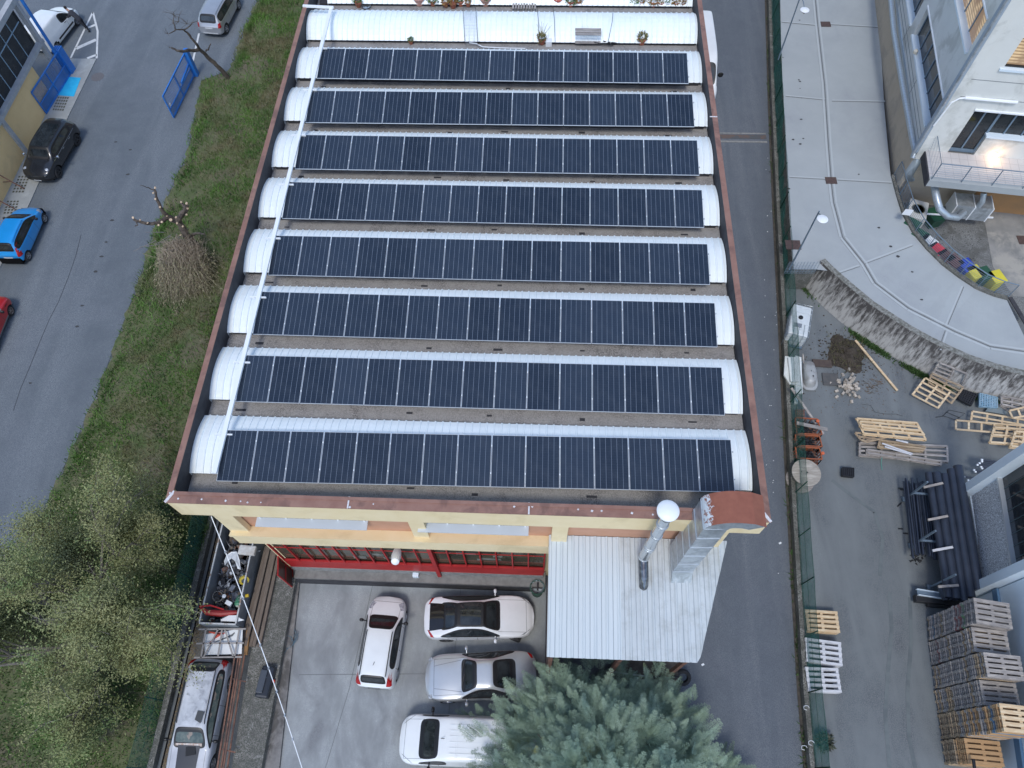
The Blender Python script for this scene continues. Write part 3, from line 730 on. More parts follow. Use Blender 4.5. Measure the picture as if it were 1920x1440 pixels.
# big rectangular duct with rusty hood
t=thing('exhaust_duct','big square galvanised exhaust duct with rusty curved hood beside the flue','duct',(5.6,7.0,4.3))
zt=11.4; w=.80
D=.95
def ring(a,b): return [a,b,b+Vector((0,D,0)),a+Vector((0,D,0))]
f0=ring(P(1257,1099,6.8),P(1295,1099,6.8)); f1=ring(P(1261,1072,7.3),P(1299,1072,7.3)); f2=ring(P(1319,992,zt),P(1365,992,zt))
m=MB(); secs=[f0,f1]+[[p.lerp(q,k/5) for p,q in zip(f1,f2)] for k in range(1,6)]
vs=[v for s_ in secs for v in s_]; fs=[(4*i+k,4*i+(k+1)%4,4*i+4+(k+1)%4,4*i+4+k) for i in range(len(secs)-1) for k in range(4)]
m.add(vs,fs); m.build('duct_shaft',galv,t)
m=MB()
for s_ in secs[1:]:
    m=MB()
    for k in range(4): m.bar(s_[k],s_[(k+1)%4],.045,.045)
    m.build('flange',mat('flange_galv',(.45,.5,.54),rough=.4,metal=.5),t)
# hood: elbow swept in XZ toward +x
cx0=f2[1].x+.18; base=zt; x0=f2[0].x; ri=.18; ro=cx0-x0
hd=MB(); arcs=10; yf=f2[0].y;yb=yf+D
O_=[];I_=[]
for k in range(arcs+1):
    a=math.pi-(math.pi*.5)*k/arcs*1.0; O_.append((cx0+ro*math.cos(a),base+ro*math.sin(a)*.8)); I_.append((cx0+ri*math.cos(a),base+ri*math.sin(a)))
O_+= [(cx0+.45,base+ro*.72),(cx0+.85,base+ro*.45)]; I_+=[(cx0+.2,base+ri),(cx0+.42,base+ri-.12)]
for y in (yf,yb): hd.add([(x,y,z) for x,z in O_]+[(x,y,z) for x,z in I_[::-1]],[tuple(range(2*len(O_)))])
n=len(O_); hd.add([(x,yf,z) for x,z in I_]+[(x,yb,z) for x,z in I_],[(i,i+1,n+i+1,n+i) for i in range(n-1)])
hood=hd.build('hood_side',galv,t)
def rustpatch():
    mm,nt,b=nt_new('rust_patch'); o=xyz(nt); tc=coords(nt); k=math_(nt,'ADD',math_(nt,'MULTIPLY',o[0],.9),noise(nt,tc,6,6,.7)); f=ramp(nt,k,.12,.17)
    c=mix(nt,f,(.62,.66,.68),mix(nt,noise(nt,tc,5,5),(.20,.06,.035),(.33,.12,.07))); nt.links.new(c,b.inputs['Base Color']); b.inputs['Roughness'].default_value=.6; return mm
hd=MB(); hd.add([(x,yf-.02,z+.004) for x,z in O_]+[(x,yb+.02,z+.004) for x,z in O_],[(i,i+1,n+i+1,n+i) for i in range(n-1)]); hd.build('hood_top',rustpatch(),t)
MB().quad((O_[-1][0]-.01,yf,O_[-1][1]),(O_[-1][0]-.01,yb,O_[-1][1]),(I_[-1][0],yb,I_[-1][1]),(I_[-1][0],yf,I_[-1][1])).build('opening_mesh',dark,t)
# roof corner bits
m=MB(); p=P(1407,935,9.35); m.tube([p,p+Vector((0,0,.35)),p+Vector((.15,-.1,.45))],.06,8); tag(m.build('roof_vent',galv),'small grey bent roof vent in the front right roof corner','vent')
# ---------- potted plants on the roof and other things
def foliage(m,c,r,n,leaf,up=.5,flat=False):
    for _ in range(n):
        d=Vector((random.gauss(0,1),random.gauss(0,1),random.gauss(0,1)*.7+up)).normalized(); p=Vector(c)+d*r*random.uniform(.35,1)
        u=Vector((random.gauss(0,1),random.gauss(0,1),random.gauss(0,1))).normalized(); w_=d.cross(u).normalized()*leaf*.35; l=(d+u*.6).normalized()*leaf
        m.add([p-w_,p+l*.5-w_*.2,p+l,p+w_+l*.4],[(0,1,2,3)])
leafg=mat('plant_green',(.05,.12,.03),(.10,.17,.04),scale=8,rough=.7)
leafo=mat('plant_orange',(.30,.15,.04),(.20,.16,.05),scale=8,rough=.8)
leafy=mat('plant_olive',(.14,.16,.05),(.20,.15,.06),scale=8,rough=.8)
def potplant(px,py,r,lm,label,z=9.32,pm=None,h=None,fr=1.0,nl=60):
    c=P(px,py,z); t=thing('potted_plant',label,'potted plant',c,group='potted plants on the roof'); h=h or r*1.5
    MB().lathe([(r*.65,0),(r*.98,h*.85),(r*1.08,h*.86),(r*1.08,h),(r*.92,h),(r*.9,h*.88),(.01,h*.88)],c,16).build('pot',pm or pot,t,smooth=True)
    if nl:
        m=MB(); foliage(m,c+Vector((0,0,h+r*.2)),r*1.1*fr,nl,r*.75); m.build('foliage',lm,t)
    return t
PP=[(673,12,.27,leafg,'terracotta pot with green plant at the left of the far roof row',None,1),
(787,8,.42,leafg,'large pale pink pot at the far roof edge left of centre',mat('pink_pot',(.52,.28,.22),rough=.8),.5),
(812,10,.25,leafg,'bushy green potted plant right of the large pink pot',None,1.5),
(836,12,.24,leafo,'rust coloured potted plant beside the bushy green one',None,1.2),
(850,14,.28,leafo,'wide pot of withered orange leaves, third right of the pink pot',None,1.0),
(864,10,.27,leafg,'round terracotta planter with cut stems left of the big brown pot',None,.6),
(878,12,.2,leafo,'small withered plant left of the big pale brown pot',None,1.0),
(911,9,.40,leafg,'big pale brown pot with dark green plant left of the wooden slats',mat('tan_pot',(.42,.24,.18),rough=.8),.7),
(1046,8,.34,leafg,'wide empty red pot right of the grey wooden slats',mat('red_pot',(.50,.12,.08),rough=.8),.2),
(1070,11,.28,leafg,'dark green potted plant right of the wide red pot',None,1.3),
(1084,10,.27,leafo,'orange leaved plant right of the dark green one',None,1.2),
(1189,10,.22,leafg,'slim green plant left of the row of orange pots',None,1.4),
(1202,10,.25,leafo,'orange brown plant second in the right hand pot row',None,1.2),
(1225,12,.27,leafo,'dense orange potted plant third in the right hand pot row',None,1.3),
(1238,12,.24,leafo,'terracotta pot with thin soil between the orange plant and the white pot',None,.5),
(1250,12,.25,leafg,'pale white pot in the right hand pot row',whitep,.5),
(1265,12,.25,leafo,'bushy brown plant right of the white pot',None,1.2),
(1279,12,.22,leafo,'last small brown plant at the right end of the pot row',None,1.0),
(771,82,.17,leafg,'single small green plant in gravel above the back panel row',None,1.0),
(1016,82,.26,leafy,'tall tufted plant in a terracotta pot with thin stalks',None,1.2),
(1203,82,.30,leafy,'shallow orange bowl with yellow green plant',None,.9)]
for q in PP: potplant(q[0],q[1],q[2]*.70,q[3],q[4],pm=q[5],fr=q[6],nl=int(110*q[6]))
m=MB(); c=P(1016,72,9.8)
for _ in range(16):
    d=Vector((random.gauss(0,.35),random.gauss(0,.3),1)).normalized()*random.uniform(.5,.9); m.tube([c,c+d*.6,c+d],.006,3)
tag(m.build('dry_stalks',leafy),'thin dry stalks growing out of the tufted potted plant','stalks')
MB_=MB(); p=P(1029,79,9.45); MB_.box(p,(.3,.34,.3)); tag(MB_.build('white_box',whitep,bevel=.02),'small white box beside the tall tufted plant','box')
def slats(px,py,z,w,l,n,along,label,mt,rz=0):
    c=P(px,py,z); t=thing('grey_boards',label,'boards',c)
    for k in range(n):
        o=(k-(n-1)/2)*(w/n if along=='x' else l/n)
        b=MB()
        if along=='x': b.box(c+Vector((o,0,.03*math.sin(k*2.)*.4)),(w/n*.62,l,.04))
        else: b.box(c+Vector((.02*math.sin(k*3),o,.02*math.sin(k))),(w,l/n*.72,.05))
        b.build('board',mt,t)
    return t
slats(983,9,9.5,1.25,.6,9,'x','row of short grey upright wooden slats at the far roof edge',wood_grey)
slats(1103,60,10.0,1.25,.50,3,'y','weathered grey boards lying at the edge of the plain far vault',wood_grey)
slats(1102,77,9.5,1.25,.42,2,'y','lower weathered grey boards below the vault edge',wood_grey)
# trellis and wire frame over the far vault
def frame_(px0,px1,label,grid):
    a=P(px0,14,10.15);b=P(px1,14,10.15);c=P(px0+4,84,9.5);d=P(px1+4,84,9.5); mid=lambda p,q:(p.lerp(q,.5)+Vector((0,0,.38)))
    t=thing('wire_trellis',label,'frame',c); m=MB()
    m.tube([c,mid(a,c),a],.013,5); m.tube([d,mid(b,d),b],.013,5); m.tube([a,b],.013,5); m.tube([a+Vector((0,-.15,.03)),b+Vector((0,-.15,.03))],.01,4)
    m.build('frame_rods',black,t)
    if grid:
        g=MB()
        for k in range(1,12): g.tube([a.lerp(b,k/12),mid(a,c).lerp(mid(b,d),k/12),c.lerp(d,k/12)],.004,3)
        for k in range(1,16):
            u=k/16; f=lambda A,C:(A.lerp(mid(A,C),u*2) if u<.5 else mid(A,C).lerp(C,u*2-1)); g.tube([f(a,c),f(b,d)],.004,3)
        g.build('wire_mesh',galv,t)
frame_(868,892,'black wire trellis frame spanning the far plain vault',True)
frame_(1007,1037,'open black rod frame spanning the far plain vault',False)
m=MB().tube([P(1150,16,10.2),P(1148,40,10.35),P(1140,80,9.5),P(1128,82,9.6)],.012,5); tag(m.build('support_wire',black),'single black wire slanting over the far plain vault','wire')
m=MB(); p=P(1137,83,9.38)
for k in range(7): m.bar(p+Vector((random.gauss(0,.2),random.gauss(0,.08),.05)),p+Vector((random.gauss(0,.3),random.gauss(0,.1),.15)),.04,.04)
tag(m.build('scrap_metal',black),'heap of black scrap brackets above the back panel row','scrap')
m=MB(); pts=[P(880,80,9.5),P(893,82,9.45),P(905,88,9.4),P(940,90,9.4),P(985,91,9.4)]; m.tube(pts,.025,6); tag(m.build('white_hose',whitep),'white hose lying in the gutter above the back panel row','hose')
m=MB(); p=P(686,12,9.36); m.lathe([(.22,0),(.26,.05),(.24,.05),(.2,.02)],p,18); tag(m.build('tray_dish',steel),'round metal dish beside the leftmost roof pot','dish')
# overhead cable from the eaves
pts=[];a=P(396,968,8.9);b=P(585,1500,5.6)
for k in range(25):
    u=k/24; p=a.lerp(b,u); p.z-=.9*4*u*(1-u)*.5; pts.append(p)
t=thing('overhead_cable','thin white twisted cable stretched from the eaves over the car park','cable',a); MB().tube(pts,.016,5).build('cable_line',whitep,t)
m=MB()
for k in (3,7,11,13,15,17,19): m.tube([pts[k]-Vector((0,.05,0)),pts[k]+Vector((0,.05,0))],.03,6)
m.build('clip',galv,t)
# wall lamp and box on the facade
t=thing('wall_lamp','white oval floodlight on the beam above the red glazing','lamp',(-3.9,7.4,6.0)); p=P(743,1043,5.5)
MB().lathe([(.05,-.42),(.15,-.34),(.19,0),(.15,.34),(.05,.42)],p,16,R=Matrix.Rotation(.1,3,'Y')@Matrix.Rotation(.9,3,'X')).build('lamp_head',whitep,t,smooth=True); MB().tube([p,(p.x,7.6,5.6)],.03,6).build('arm',galv,t)
p=P(780,1078,.95); tag(MB().box(p,(.26,.22,.34)).build('meter_box',paleblue,bevel=.02),'small pale blue box on the plinth under the red glazing','box')
# waste bin by the canopy
c=P(1007,1110,0); t=thing('waste_bin','dark green round bin lined with a clear bag beside the canopy','bin',c)
MB().lathe([(.24,0),(.30,.85),(.33,.86),(.33,.9),(.28,.9),(.26,.5),(.01,.48)],c,22).build('bin_body',dgreen,t,smooth=True)
m=MB(); 
for k in range(22):
    a=k/22*6.283; r=.31+.03*math.sin(k*3); a2=(k+1)/22*6.283;r2=.31+.03*math.sin(k*3+3); m.quad(c+Vector((r*math.cos(a),r*math.sin(a),.93)),c+Vector((r2*math.cos(a2),r2*math.sin(a2),.93)),c+Vector((.2*math.cos(a2),.2*math.sin(a2),.62)),c+Vector((.2*math.cos(a),.2*math.sin(a),.62)))
m.add([c+Vector((.2*math.cos(k/22*6.283),.2*math.sin(k/22*6.283),.62)) for k in range(22)],[tuple(range(22))]); m.build('bin_bag',mat('clear_bag',(.42,.47,.50),(.2,.23,.25),scale=7,rough=.2),t); MB().box(c+Vector((.02,.03,.9)),(.08,.34,.04)).build('stick',black,t)
# ================================================= VEHICLES
carglass=mat('car_glass',(.010,.013,.015),(.035,.042,.046),scale=2.1,rough=.04,spec=.7)
seal=mat('seal_black',(.012,.012,.013),rough=.45)
chrome=mat('chrome',(.75,.76,.78),rough=.12,metal=1)
alloy=mat('alloy_rim',(.50,.51,.53),rough=.3,metal=.8)
alloyd=mat('dark_rim',(.07,.07,.075),rough=.3,metal=.6)
lampc=mat('headlamp',(.55,.58,.62),(.2,.22,.25),scale=9,rough=.08,spec=.8)
lampd=mat('headlamp_dark',(.05,.055,.06),(.3,.32,.34),scale=8,rough=.08,spec=.8)
lampr=mat('tail_lamp',(.30,.008,.012),(.42,.02,.02),scale=9,rough=.15)
platem=mat('number_plate',(.66,.67,.68),rough=.5)
def paint(name,c,seams=(),hood=None,rough=.28,metal=0,coat=.6,c2=None,zmax=.95):
    if name in MATS: return MATS[name]
    m,nt,b=nt_new(name); o=xyz(nt); tc=coords(nt)
    col=mix(nt,ramp(nt,noise(nt,tc,1.3,4),.4,.7),c,c2 or tuple(k*.93 for k in c))
    f=None
    for s in seams:
        a=math_(nt,'LESS_THAN',math_(nt,'ABSOLUTE',math_(nt,'SUBTRACT',o[0],s)),.009)
        f=a if f is None else math_(nt,'MAXIMUM',f,a)
    if f is not None:
        f=math_(nt,'MULTIPLY',f,math_(nt,'LESS_THAN',o[2],zmax)); col=mix(nt,math_(nt,'MULTIPLY',f,.85),col,(.02,.02,.02))
    if hood:
        x0,x1,yh=hood; ay=math_(nt,'ABSOLUTE',o[1]); top=math_(nt,'GREATER_THAN',o[2],.55)
        yy=math_(nt,'SUBTRACT',math_(nt,'ABSOLUTE',math_(nt,'SUBTRACT',ay,yh)),.0); l1=math_(nt,'MULTIPLY',math_(nt,'LESS_THAN',yy,.008),math_(nt,'MULTIPLY',math_(nt,'GREATER_THAN',o[0],x0),math_(nt,'LESS_THAN',o[0],x1)))
        l2=math_(nt,'MULTIPLY',math_(nt,'LESS_THAN',math_(nt,'ABSOLUTE',math_(nt,'SUBTRACT',o[0],x1)),.009),math_(nt,'LESS_THAN',ay,yh)); hf=math_(nt,'MULTIPLY',math_(nt,'MAXIMUM',l1,l2),top); col=mix(nt,math_(nt,'MULTIPLY',hf,.7),col,(.03,.03,.03))
    # road dirt low on the sills
    d=math_(nt,'MULTIPLY',ramp(nt,o[2],.45,.2),math_(nt,'ADD',noise(nt,tc,5,4),-.1)); col=mix(nt,d,col,(.12,.11,.10))
    nt.links.new(col,b.inputs['Base Color']); b.inputs['Roughness'].default_value=rough; b.inputs['Metallic'].default_value=metal; b.inputs['Coat Weight'].default_value=coat; b.inputs['Coat Roughness'].default_value=.04
    MATS[name]=m; return m
SECN=10
def section(x,w,zs,zb,we,ww,zw,wf,zf,cr):
    h=[(w*.55,zs),(w*.93,zs+.02),(w,zs+.22),(w*1.0,(zs+zb)/2+.10),(w*.98,zb-.07),(we,zb),(ww,zw),(wf,zf),(wf*.55,zf+cr*.8),(0,zf+cr)]
    pts=[(x,-a,b) for a,b in h]+[(x,a,b) for a,b in h[:-1][::-1]]
    return pts
def car(name,label,loc,head,spec,cat='car'):
    """spec: st=list of stations from front to rear: (x,w,zs,zb,kind,wf,zf) kind H=hood/deck, C=cabin"""
    t=thing(name,label,cat,(loc[0],loc[1],loc[2] if len(loc)>2 else -.02),head)
    W=spec['W']/2; st=spec['st']; rings=[]
    for s in st:
        x,wr,zs,zb,kd,wf,zf=s[:7]; w=W*wr; cr=s[7] if len(s)>7 else .025
        xt=s[8] if len(s)>8 else 0   # top skew in x
        if kd=='H': sec=section(x,w,zs,zb,w*.95,w*.90,zb+(zf-zb)*.55,W*wf,zf,cr)
        else: sec=section(x,w,zs,zb,w*.955,W*wf+.05,zf-.09,W*wf-.03,zf,cr)
        if xt:
            sec=[(p[0]+xt*max(0,(p[2]-zs)/(zf-zs)),p[1],p[2]) for p in sec]
        rings.append(sec)
    n=len(rings[0])
    # rounded caps
    def cap(r,dx,k):
        cz=sum(p[2] for p in r)/n; return [(p[0]+dx,p[1]*k,cz+(p[2]-cz)*k) for p in r]
    R=[cap(rings[0],spec.get('nose',.07),.80)]+rings+[cap(rings[-1],-spec.get('tail',.05),.84)]
    vs=[p for r in R for p in r]; fs=[];mi=[]
    K=len(R); gl=spec['glass']  # dict: windscreen: interval i, rear: interval j, side: list
    for i in range(K-1):
        for k in range(n-1):
            fs.append((i*n+k,i*n+k+1,(i+1)*n+k+1,(i+1)*n+k)); st_i=i-1
            kk=k if k<n//2 else n-2-k   # mirrored band index
            code=0
            if kk>=7 and st_i in gl.get('front',()): code=2
            elif kk>=7 and st_i in gl.get('rear',()): code=3
            elif kk>=7 and st_i in gl.get('roof',()): code=5
            elif kk==5 and st_i in gl.get('side',()): code=4
            elif kk<=1 and spec.get('cladding'): code=1
            mi.append(code)
        fs.append((i*n+n-1,i*n,(i+1)*n,(i+1)*n+n-1)); mi.append(1)
    for e in (0,K-1):
        b=e*n
        for k in range(n//2): fs.append((b+k,b+k+1,b+n-2-k,b+n-1-k)); mi.append(spec.get('capm',0))
    me=bpy.data.meshes.new(name); me.from_pydata(vs,[],fs); 
    for _ in range(6): me.materials.append(None)
    me.polygons.foreach_set('material_index',mi)
    bm=bmesh.new(); bm.from_mesh(me); bmesh.ops.remove_doubles(bm,verts=bm.verts,dist=1e-5); bmesh.ops.recalc_face_normals(bm,faces=bm.faces)
    for code,th in ((2,.03),(3,.035),(4,.022),(5,.03)):
        fc=[f for f in bm.faces if f.material_index==code]
        if not fc: continue
        r=bmesh.ops.inset_region(bm,faces=fc,thickness=th,depth=-.006,use_even_offset=True)
        for f in r['faces']: f.material_index=spec.get('rim',1) if code!=5 else 1
    bm.to_mesh(me); bm.free()
    tmp=bpy.data.objects.new('tmp',me); COL.objects.link(tmp); md=tmp.modifiers.new('s','SUBSURF'); md.levels=3; md.render_levels=3
    dg=bpy.context.evaluated_depsgraph_get(); ev=tmp.evaluated_get(dg); em=bpy.data.meshes.new_from_object(ev); COL.objects.unlink(tmp); bpy.data.objects.remove(tmp)
    bm=bmesh.new(); bm.from_mesh(em); bpy.data.meshes.remove(em)
    bm.verts.ensure_lookup_table()
    # wheel arches
    wr=spec.get('wr',.31)
    for wx in spec['wheels']:
        Ra=wr+.055; zc=wr
        near=[]
        for v in bm.verts:
            if abs(v.co.y)<W*.72: continue
            dx,dz=v.co.x-wx,v.co.z-zc; d=math.hypot(dx,dz)
            if abs(d-Ra)<.04 and d>1e-4: v.co.x=wx+dx/d*Ra; v.co.z=zc+dz/d*Ra
        kill=[f for f in bm.faces if abs(f.calc_center_median().y)>W*.70 and all(math.hypot(v.co.x-wx,v.co.z-zc)<=Ra+.004 for v in f.verts) ]
        bmesh.ops.delete(bm,geom=kill,context='FACES')
    bm.normal_update(); bvh=BVHTree.FromBMesh(bm)
    P_=spec['paint']; names={0:'body',2:'windscreen',3:'rear_window',4:'side_window',5:'roof_panel'}
    glassm=spec.get('glassm',carglass)
    def sub(sel,nm,mats,par,flat=None):
        b2=bm.copy(); dele=[f for f in b2.faces if not sel(f)]
        bmesh.ops.delete(b2,geom=dele,context='FACES')
        if not b2.faces: b2.free(); return None
        m2=bpy.data.meshes.new(nm)
        if flat is not None:
            for f in b2.faces: f.material_index=0
        for f in b2.faces: f.smooth=True
        b2.to_mesh(m2); b2.free()
        for q in mats: m2.materials.append(q)
        o=bpy.data.objects.new(nm,m2); COL.objects.link(o); o.parent=par; return o
    body=sub(lambda f:f.material_index in (0,1),'body',[P_,spec.get('trim',seal)],t)
    sub(lambda f:f.material_index==2,'windscreen',[glassm],t,0)
    sub(lambda f:f.material_index==3,'rear_window',[glassm],t,0)
    for sg in (-1,1): sub(lambda f:f.material_index==4 and f.calc_center_median().y*sg>0,'side_window',[glassm],t,0)
    sub(lambda f:f.material_index==5,'roof_panel',[spec.get('roofm',carglass)],t,0)
    bm.free()
    # dark underbody
    L0,L1=min(spec['wheels'])-.5,max(spec['wheels'])+.5
    MB().box(((L0+L1)/2,0,.40),(L1-L0,W*1.56,.42)).build('underbody',dark,t,world=False)
    # wheels
    for wx in spec['wheels']:
        for sg in (-1,1):
            st_=spec.get('steer',0) if wx==max(spec['wheels']) else 0
            o=thing_wheel(wr,spec.get('rim_m',alloy),spec.get('tw',.20)); o.parent=t; o.location=(wx,sg*(W-spec.get('tw',.20)/2-.03),wr); o.rotation_euler=(0,0,st_+(math.pi if sg<0 else 0))
    def conf(nm,quad,axis,m,par=body,nu=8,nv=6,off=.006,lbl=None):
        ax,sg={'x+':(0,1),'x-':(0,-1),'y+':(1,1),'y-':(1,-1),'z':(2,1)}[axis]; oth=[k for k in range(3) if k!=ax]
        pts=[];ok=[]
        for j in range(nv+1):
            for i in range(nu+1):
                u,v=i/nu,j/nv; q=[(1-u)*(1-v)*quad[0][k]+u*(1-v)*quad[1][k]+u*v*quad[2][k]+(1-u)*v*quad[3][k] for k in range(2)]
                p=[0,0,0]; p[oth[0]]=q[0];p[oth[1]]=q[1];p[ax]=sg*4.; d=Vector((0,0,0)); d[ax]=-sg
                h=bvh.ray_cast(Vector(p),d); 
                if h[0] is None: pts.append(Vector((0,0,0)));ok.append(False)
                else:
                    nn=h[1]; 
                    if nn[ax]*sg<0: nn=-nn
                    pts.append(h[0]+nn*off); ok.append(True)
        fs=[]
        for j in range(nv):
            for i in range(nu):
                k=[j*(nu+1)+i,j*(nu+1)+i+1,(j+1)*(nu+1)+i+1,(j+1)*(nu+1)+i]
                if all(ok[z] for z in k):
                    if max((pts[k[a]]-pts[k[(a+1)%4]]).length for a in range(4))<.5: fs.append(k)
        if not fs: return None
        m_=MB().add(pts,fs); o=m_.build(nm,m,par,smooth=True,world=False)
        if lbl: o['label']=lbl
        return o
    t['_']=0; del t['_']
    return t,body,conf,W
_wm={}
def thing_wheel(r,rim,tw):
    key=(r,rim.name,tw)
    if key not in _wm:
        m=MB(); R=Matrix.Rotation(-math.pi/2,3,'X')
        m.lathe([(r*.64,-tw/2),(r*.9,-tw/2-.01),(r*.99,-tw/2+.03),(r,0),(r*.99,tw/2-.03),(r*.9,tw/2+.01),(r*.66,tw/2),(r*.62,tw/2-.03),(r*.62,-tw/2)],(0,0,0),28,R=R,close=False); a=m.mesh('tyre',[blackr]); shade(a)
        m=MB(); m.lathe([(.01,.02),(r*.6,.02)],(0,0,0),24,R=R,close=False); m.mi=1
        m.lathe([(r*.66,tw/2-.02),(r*.64,tw/2+.008),(r*.57,tw/2+.004),(r*.55,tw/2-.04)],(0,0,0),28,R=R,close=False)
        for k in range(5):
            q=2*math.pi*k/5; c=Vector((math.cos(q)*r*.33,tw/2-.015,math.sin(q)*r*.33)); m.box(c,(r*.55,.02,r*.17),R=Matrix.Rotation(-q,3,'Y'))
        m.lathe([(.01,tw/2+.005),(r*.15,tw/2),(r*.16,tw/2-.03)],(0,0,0),12,R=R,close=False)
        b=m.mesh('rim',[seal,rim]); shade(b); _wm[key]=(a,b)
    a,b=_wm[key]; o=bpy.data.objects.new('wheel',a); COL.objects.link(o); q=bpy.data.objects.new('rim',b); COL.objects.link(q); q.parent=o; return o
def mirror(t,x,W,z,m,s=1):
    for sg in (-1,1):
        q=MB(); q.lathe([(.02,-.06),(.075*s,-.05),(.10*s,0),(.085*s,.05),(.02,.07)],(x,sg*(W+.13),z),12,R=Matrix.Rotation(math.pi/2,3,'Y')@Matrix.Scale(1,3)); 
        q.tube([(x,sg*(W-.06),z-.05),(x,sg*(W+.10),z-.02)],.025,6)
        q.build('door_mirror',m,t,smooth=True,world=False)
def rails(t,x0,x1,y,z0,z1,m):
    for sg in (-1,1): MB().tube([(x0,sg*y,z0-.03),(x0-.1 if x0>x1 else x0+.1,sg*y,z0+.03),((x0+x1)/2,sg*y,(z0+z1)/2+.05),(x1,sg*y,z1+.02)],.018,6).build('roof_rail',m,t,world=False)
def wipers(t,xs,zs,par=None):
    m=MB()
    for y0,y1 in ((.45,-.05),(-.1,-.6)): m.bar((xs,y0,zs),(xs-.12,y1,zs+.07),.022,.012)
    m.build('wiper',seal,t,world=False)
def handles(conf,xs,z,W,m,name='door_handle'):
    for x in xs:
        for ax in ('y+','y-'): conf(name,[(x-.09,z-.018),(x+.09,z-.018),(x+.09,z+.018),(x-.09,z+.018)],ax,m,nu=4,nv=1,off=.02)
def lines(conf,segs,m=None,nm='panel_gap'):
    pass
def headof(a,b): return math.atan2(a[1]-b[1],a[0]-b[0])
def place(front,rear,z):
    a=G(*front,z);b=G(*rear,z); c=((a[0]+b[0])/2,(a[1]+b[1])/2); return c,headof(a,b),math.hypot(a[0]-b[0],a[1]-b[1])
# ---- white hatchback (front up)
c,h,L=place((731,1121),(703,1290),.55); hs=L/2
pw=paint('paint_white',(.78,.80,.80),(.62,-.32,-1.05),hood=(hs-1.0,hs-.22,.60),coat=.5)
hs=L/2
sp=dict(W=1.64,wheels=(hs-.72,-hs+.62),wr=.30,paint=pw,nose=.05,rim_m=alloy,
 st=[(hs-.02,.72,.30,.62,'H',.42,.70),(hs-.22,.93,.20,.74,'H',.62,.82),(hs-.62,1,.18,.88,'H',.70,.95),(hs-.86,1,.18,.94,'H',.76,1.03),(hs-1.42,1,.18,.98,'C',.66,1.48),(hs-1.75,1,.18,1.0,'C',.67,1.53),(-.25,1,.18,1.0,'C',.67,1.55),(-hs+.75,1,.18,1.02,'C',.66,1.53),(-hs+.30,.99,.20,1.04,'C',.64,1.48),(-hs+.13,.95,.22,.98,'H',.62,1.06),(-hs+.03,.86,.28,.86,'H',.68,.92)],
 glass=dict(front=(3,),side=(3,4,5,6),rear=(8,)))
t,b,cf,W=car('white_hatchback','white hatchback with black roof rails parked nose towards the red glazing',c,h,sp)
for sg in (1,-1):
    cf('headlight',[(sg*.50,hs-.30),(sg*.68,hs-.22),(sg*.74,hs-.52),(sg*.63,hs-.56)] if False else [(hs-.30,sg*.48),(hs-.20,sg*.66),(hs-.55,sg*.76),(hs-.58,sg*.64)],'z',lampc)
    cf('tail_light',[(sg*.52,.95),(sg*.74,.92),(sg*.72,1.30),(sg*.58,1.32)],'x-',lampr,off=.012)
cf('number_plate',[(-.26,.72),(.26,.72),(.26,.82),(-.26,.82)],'x-',seal); cf('bumper_strip',[(-.55,.36),(.55,.36),(.55,.50),(-.55,.50)],'x-',seal,nu=12)
cf('grille',[(-.45,.42),(.45,.42),(.40,.56),(-.40,.56)],'x+',seal,nu=12)
rails(t,hs-1.55,-hs+.35,.53,1.52,1.50,seal); mirror(t,hs-1.1,W,1.02,seal); MB().tube([(-.95,0,1.56),(-1.1,0,1.72)],.012,5).build('antenna',seal,t,world=False); handles(cf,(-.2,-.98),.86,W,pw)
cf('wiper_strip',[(hs-.90,-.6),(hs-.90,.6),(hs-1.0,.6),(hs-1.0,-.6)],'z',seal,nu=14)
# ---- white sedan with black roof, front right
c,h,L=place((1000,1156),(797,1160),.6); hs=L/2
pw2=paint('paint_pearl',(.78,.79,.80),(.85,-.05,-.95),hood=(hs-1.5,hs-.30,.66),coat=.7,zmax=.90)
sp=dict(W=1.80,wheels=(hs-.86,-hs+.92),wr=.33,paint=pw2,rim_m=alloyd,steer=-.45,tw=.22,nose=.10,tail=.07,
 st=[(hs-.06,.55,.26,.52,'H',.36,.60),(hs-.20,.84,.18,.66,'H',.55,.72),(hs-.65,1,.16,.80,'H',.64,.85),(hs-1.15,1,.16,.87,'H',.70,.93,.03),(hs-1.45,1,.16,.90,'H',.74,.97,.03),(hs-2.10,1,.16,.92,'C',.60,1.33),(-.25,1,.16,.93,'C',.60,1.38),(-hs+1.45,1,.16,.94,'C',.58,1.32),(-hs+.80,1,.16,.96,'H',.66,1.03),(-hs+.25,.95,.18,.93,'H',.66,.98),(-hs+.06,.74,.24,.84,'H',.58,.88)],
 glass=dict(front=(4,),side=(4,5,6,7),rear=(7,),roof=(5,6)))
t,b,cf,W=car('white_sedan','white sedan with glossy black roof parked parallel to the glazing',c,h,sp)
for sg in (1,-1):
    cf('headlight',[(hs-.20,sg*.58),(hs-.12,sg*.48),(hs-.40,sg*.74),(hs-.58,sg*.80)],'z',lampd); cf('tail_light',[(-hs+.16,sg*.52),(-hs+.30,sg*.80),(-hs+.46,sg*.84),(-hs+.22,sg*.54)],'z',lampr)
cf('grille',[(-.36,.26),(.36,.26),(.30,.56),(-.30,.56)],'x+',seal,nu=12); cf('boot_lid',[(-hs+.85,-.52),(-hs+.85,.52),(-hs+.24,.58),(-hs+.24,-.58)],'z',mat('gloss_black',(.012,.012,.014),rough=.06,spec=.7),nu=12,nv=10)
mirror(t,hs-1.62,W,.98,pw2); handles(cf,(.1,-.85),.80,W,pw2)
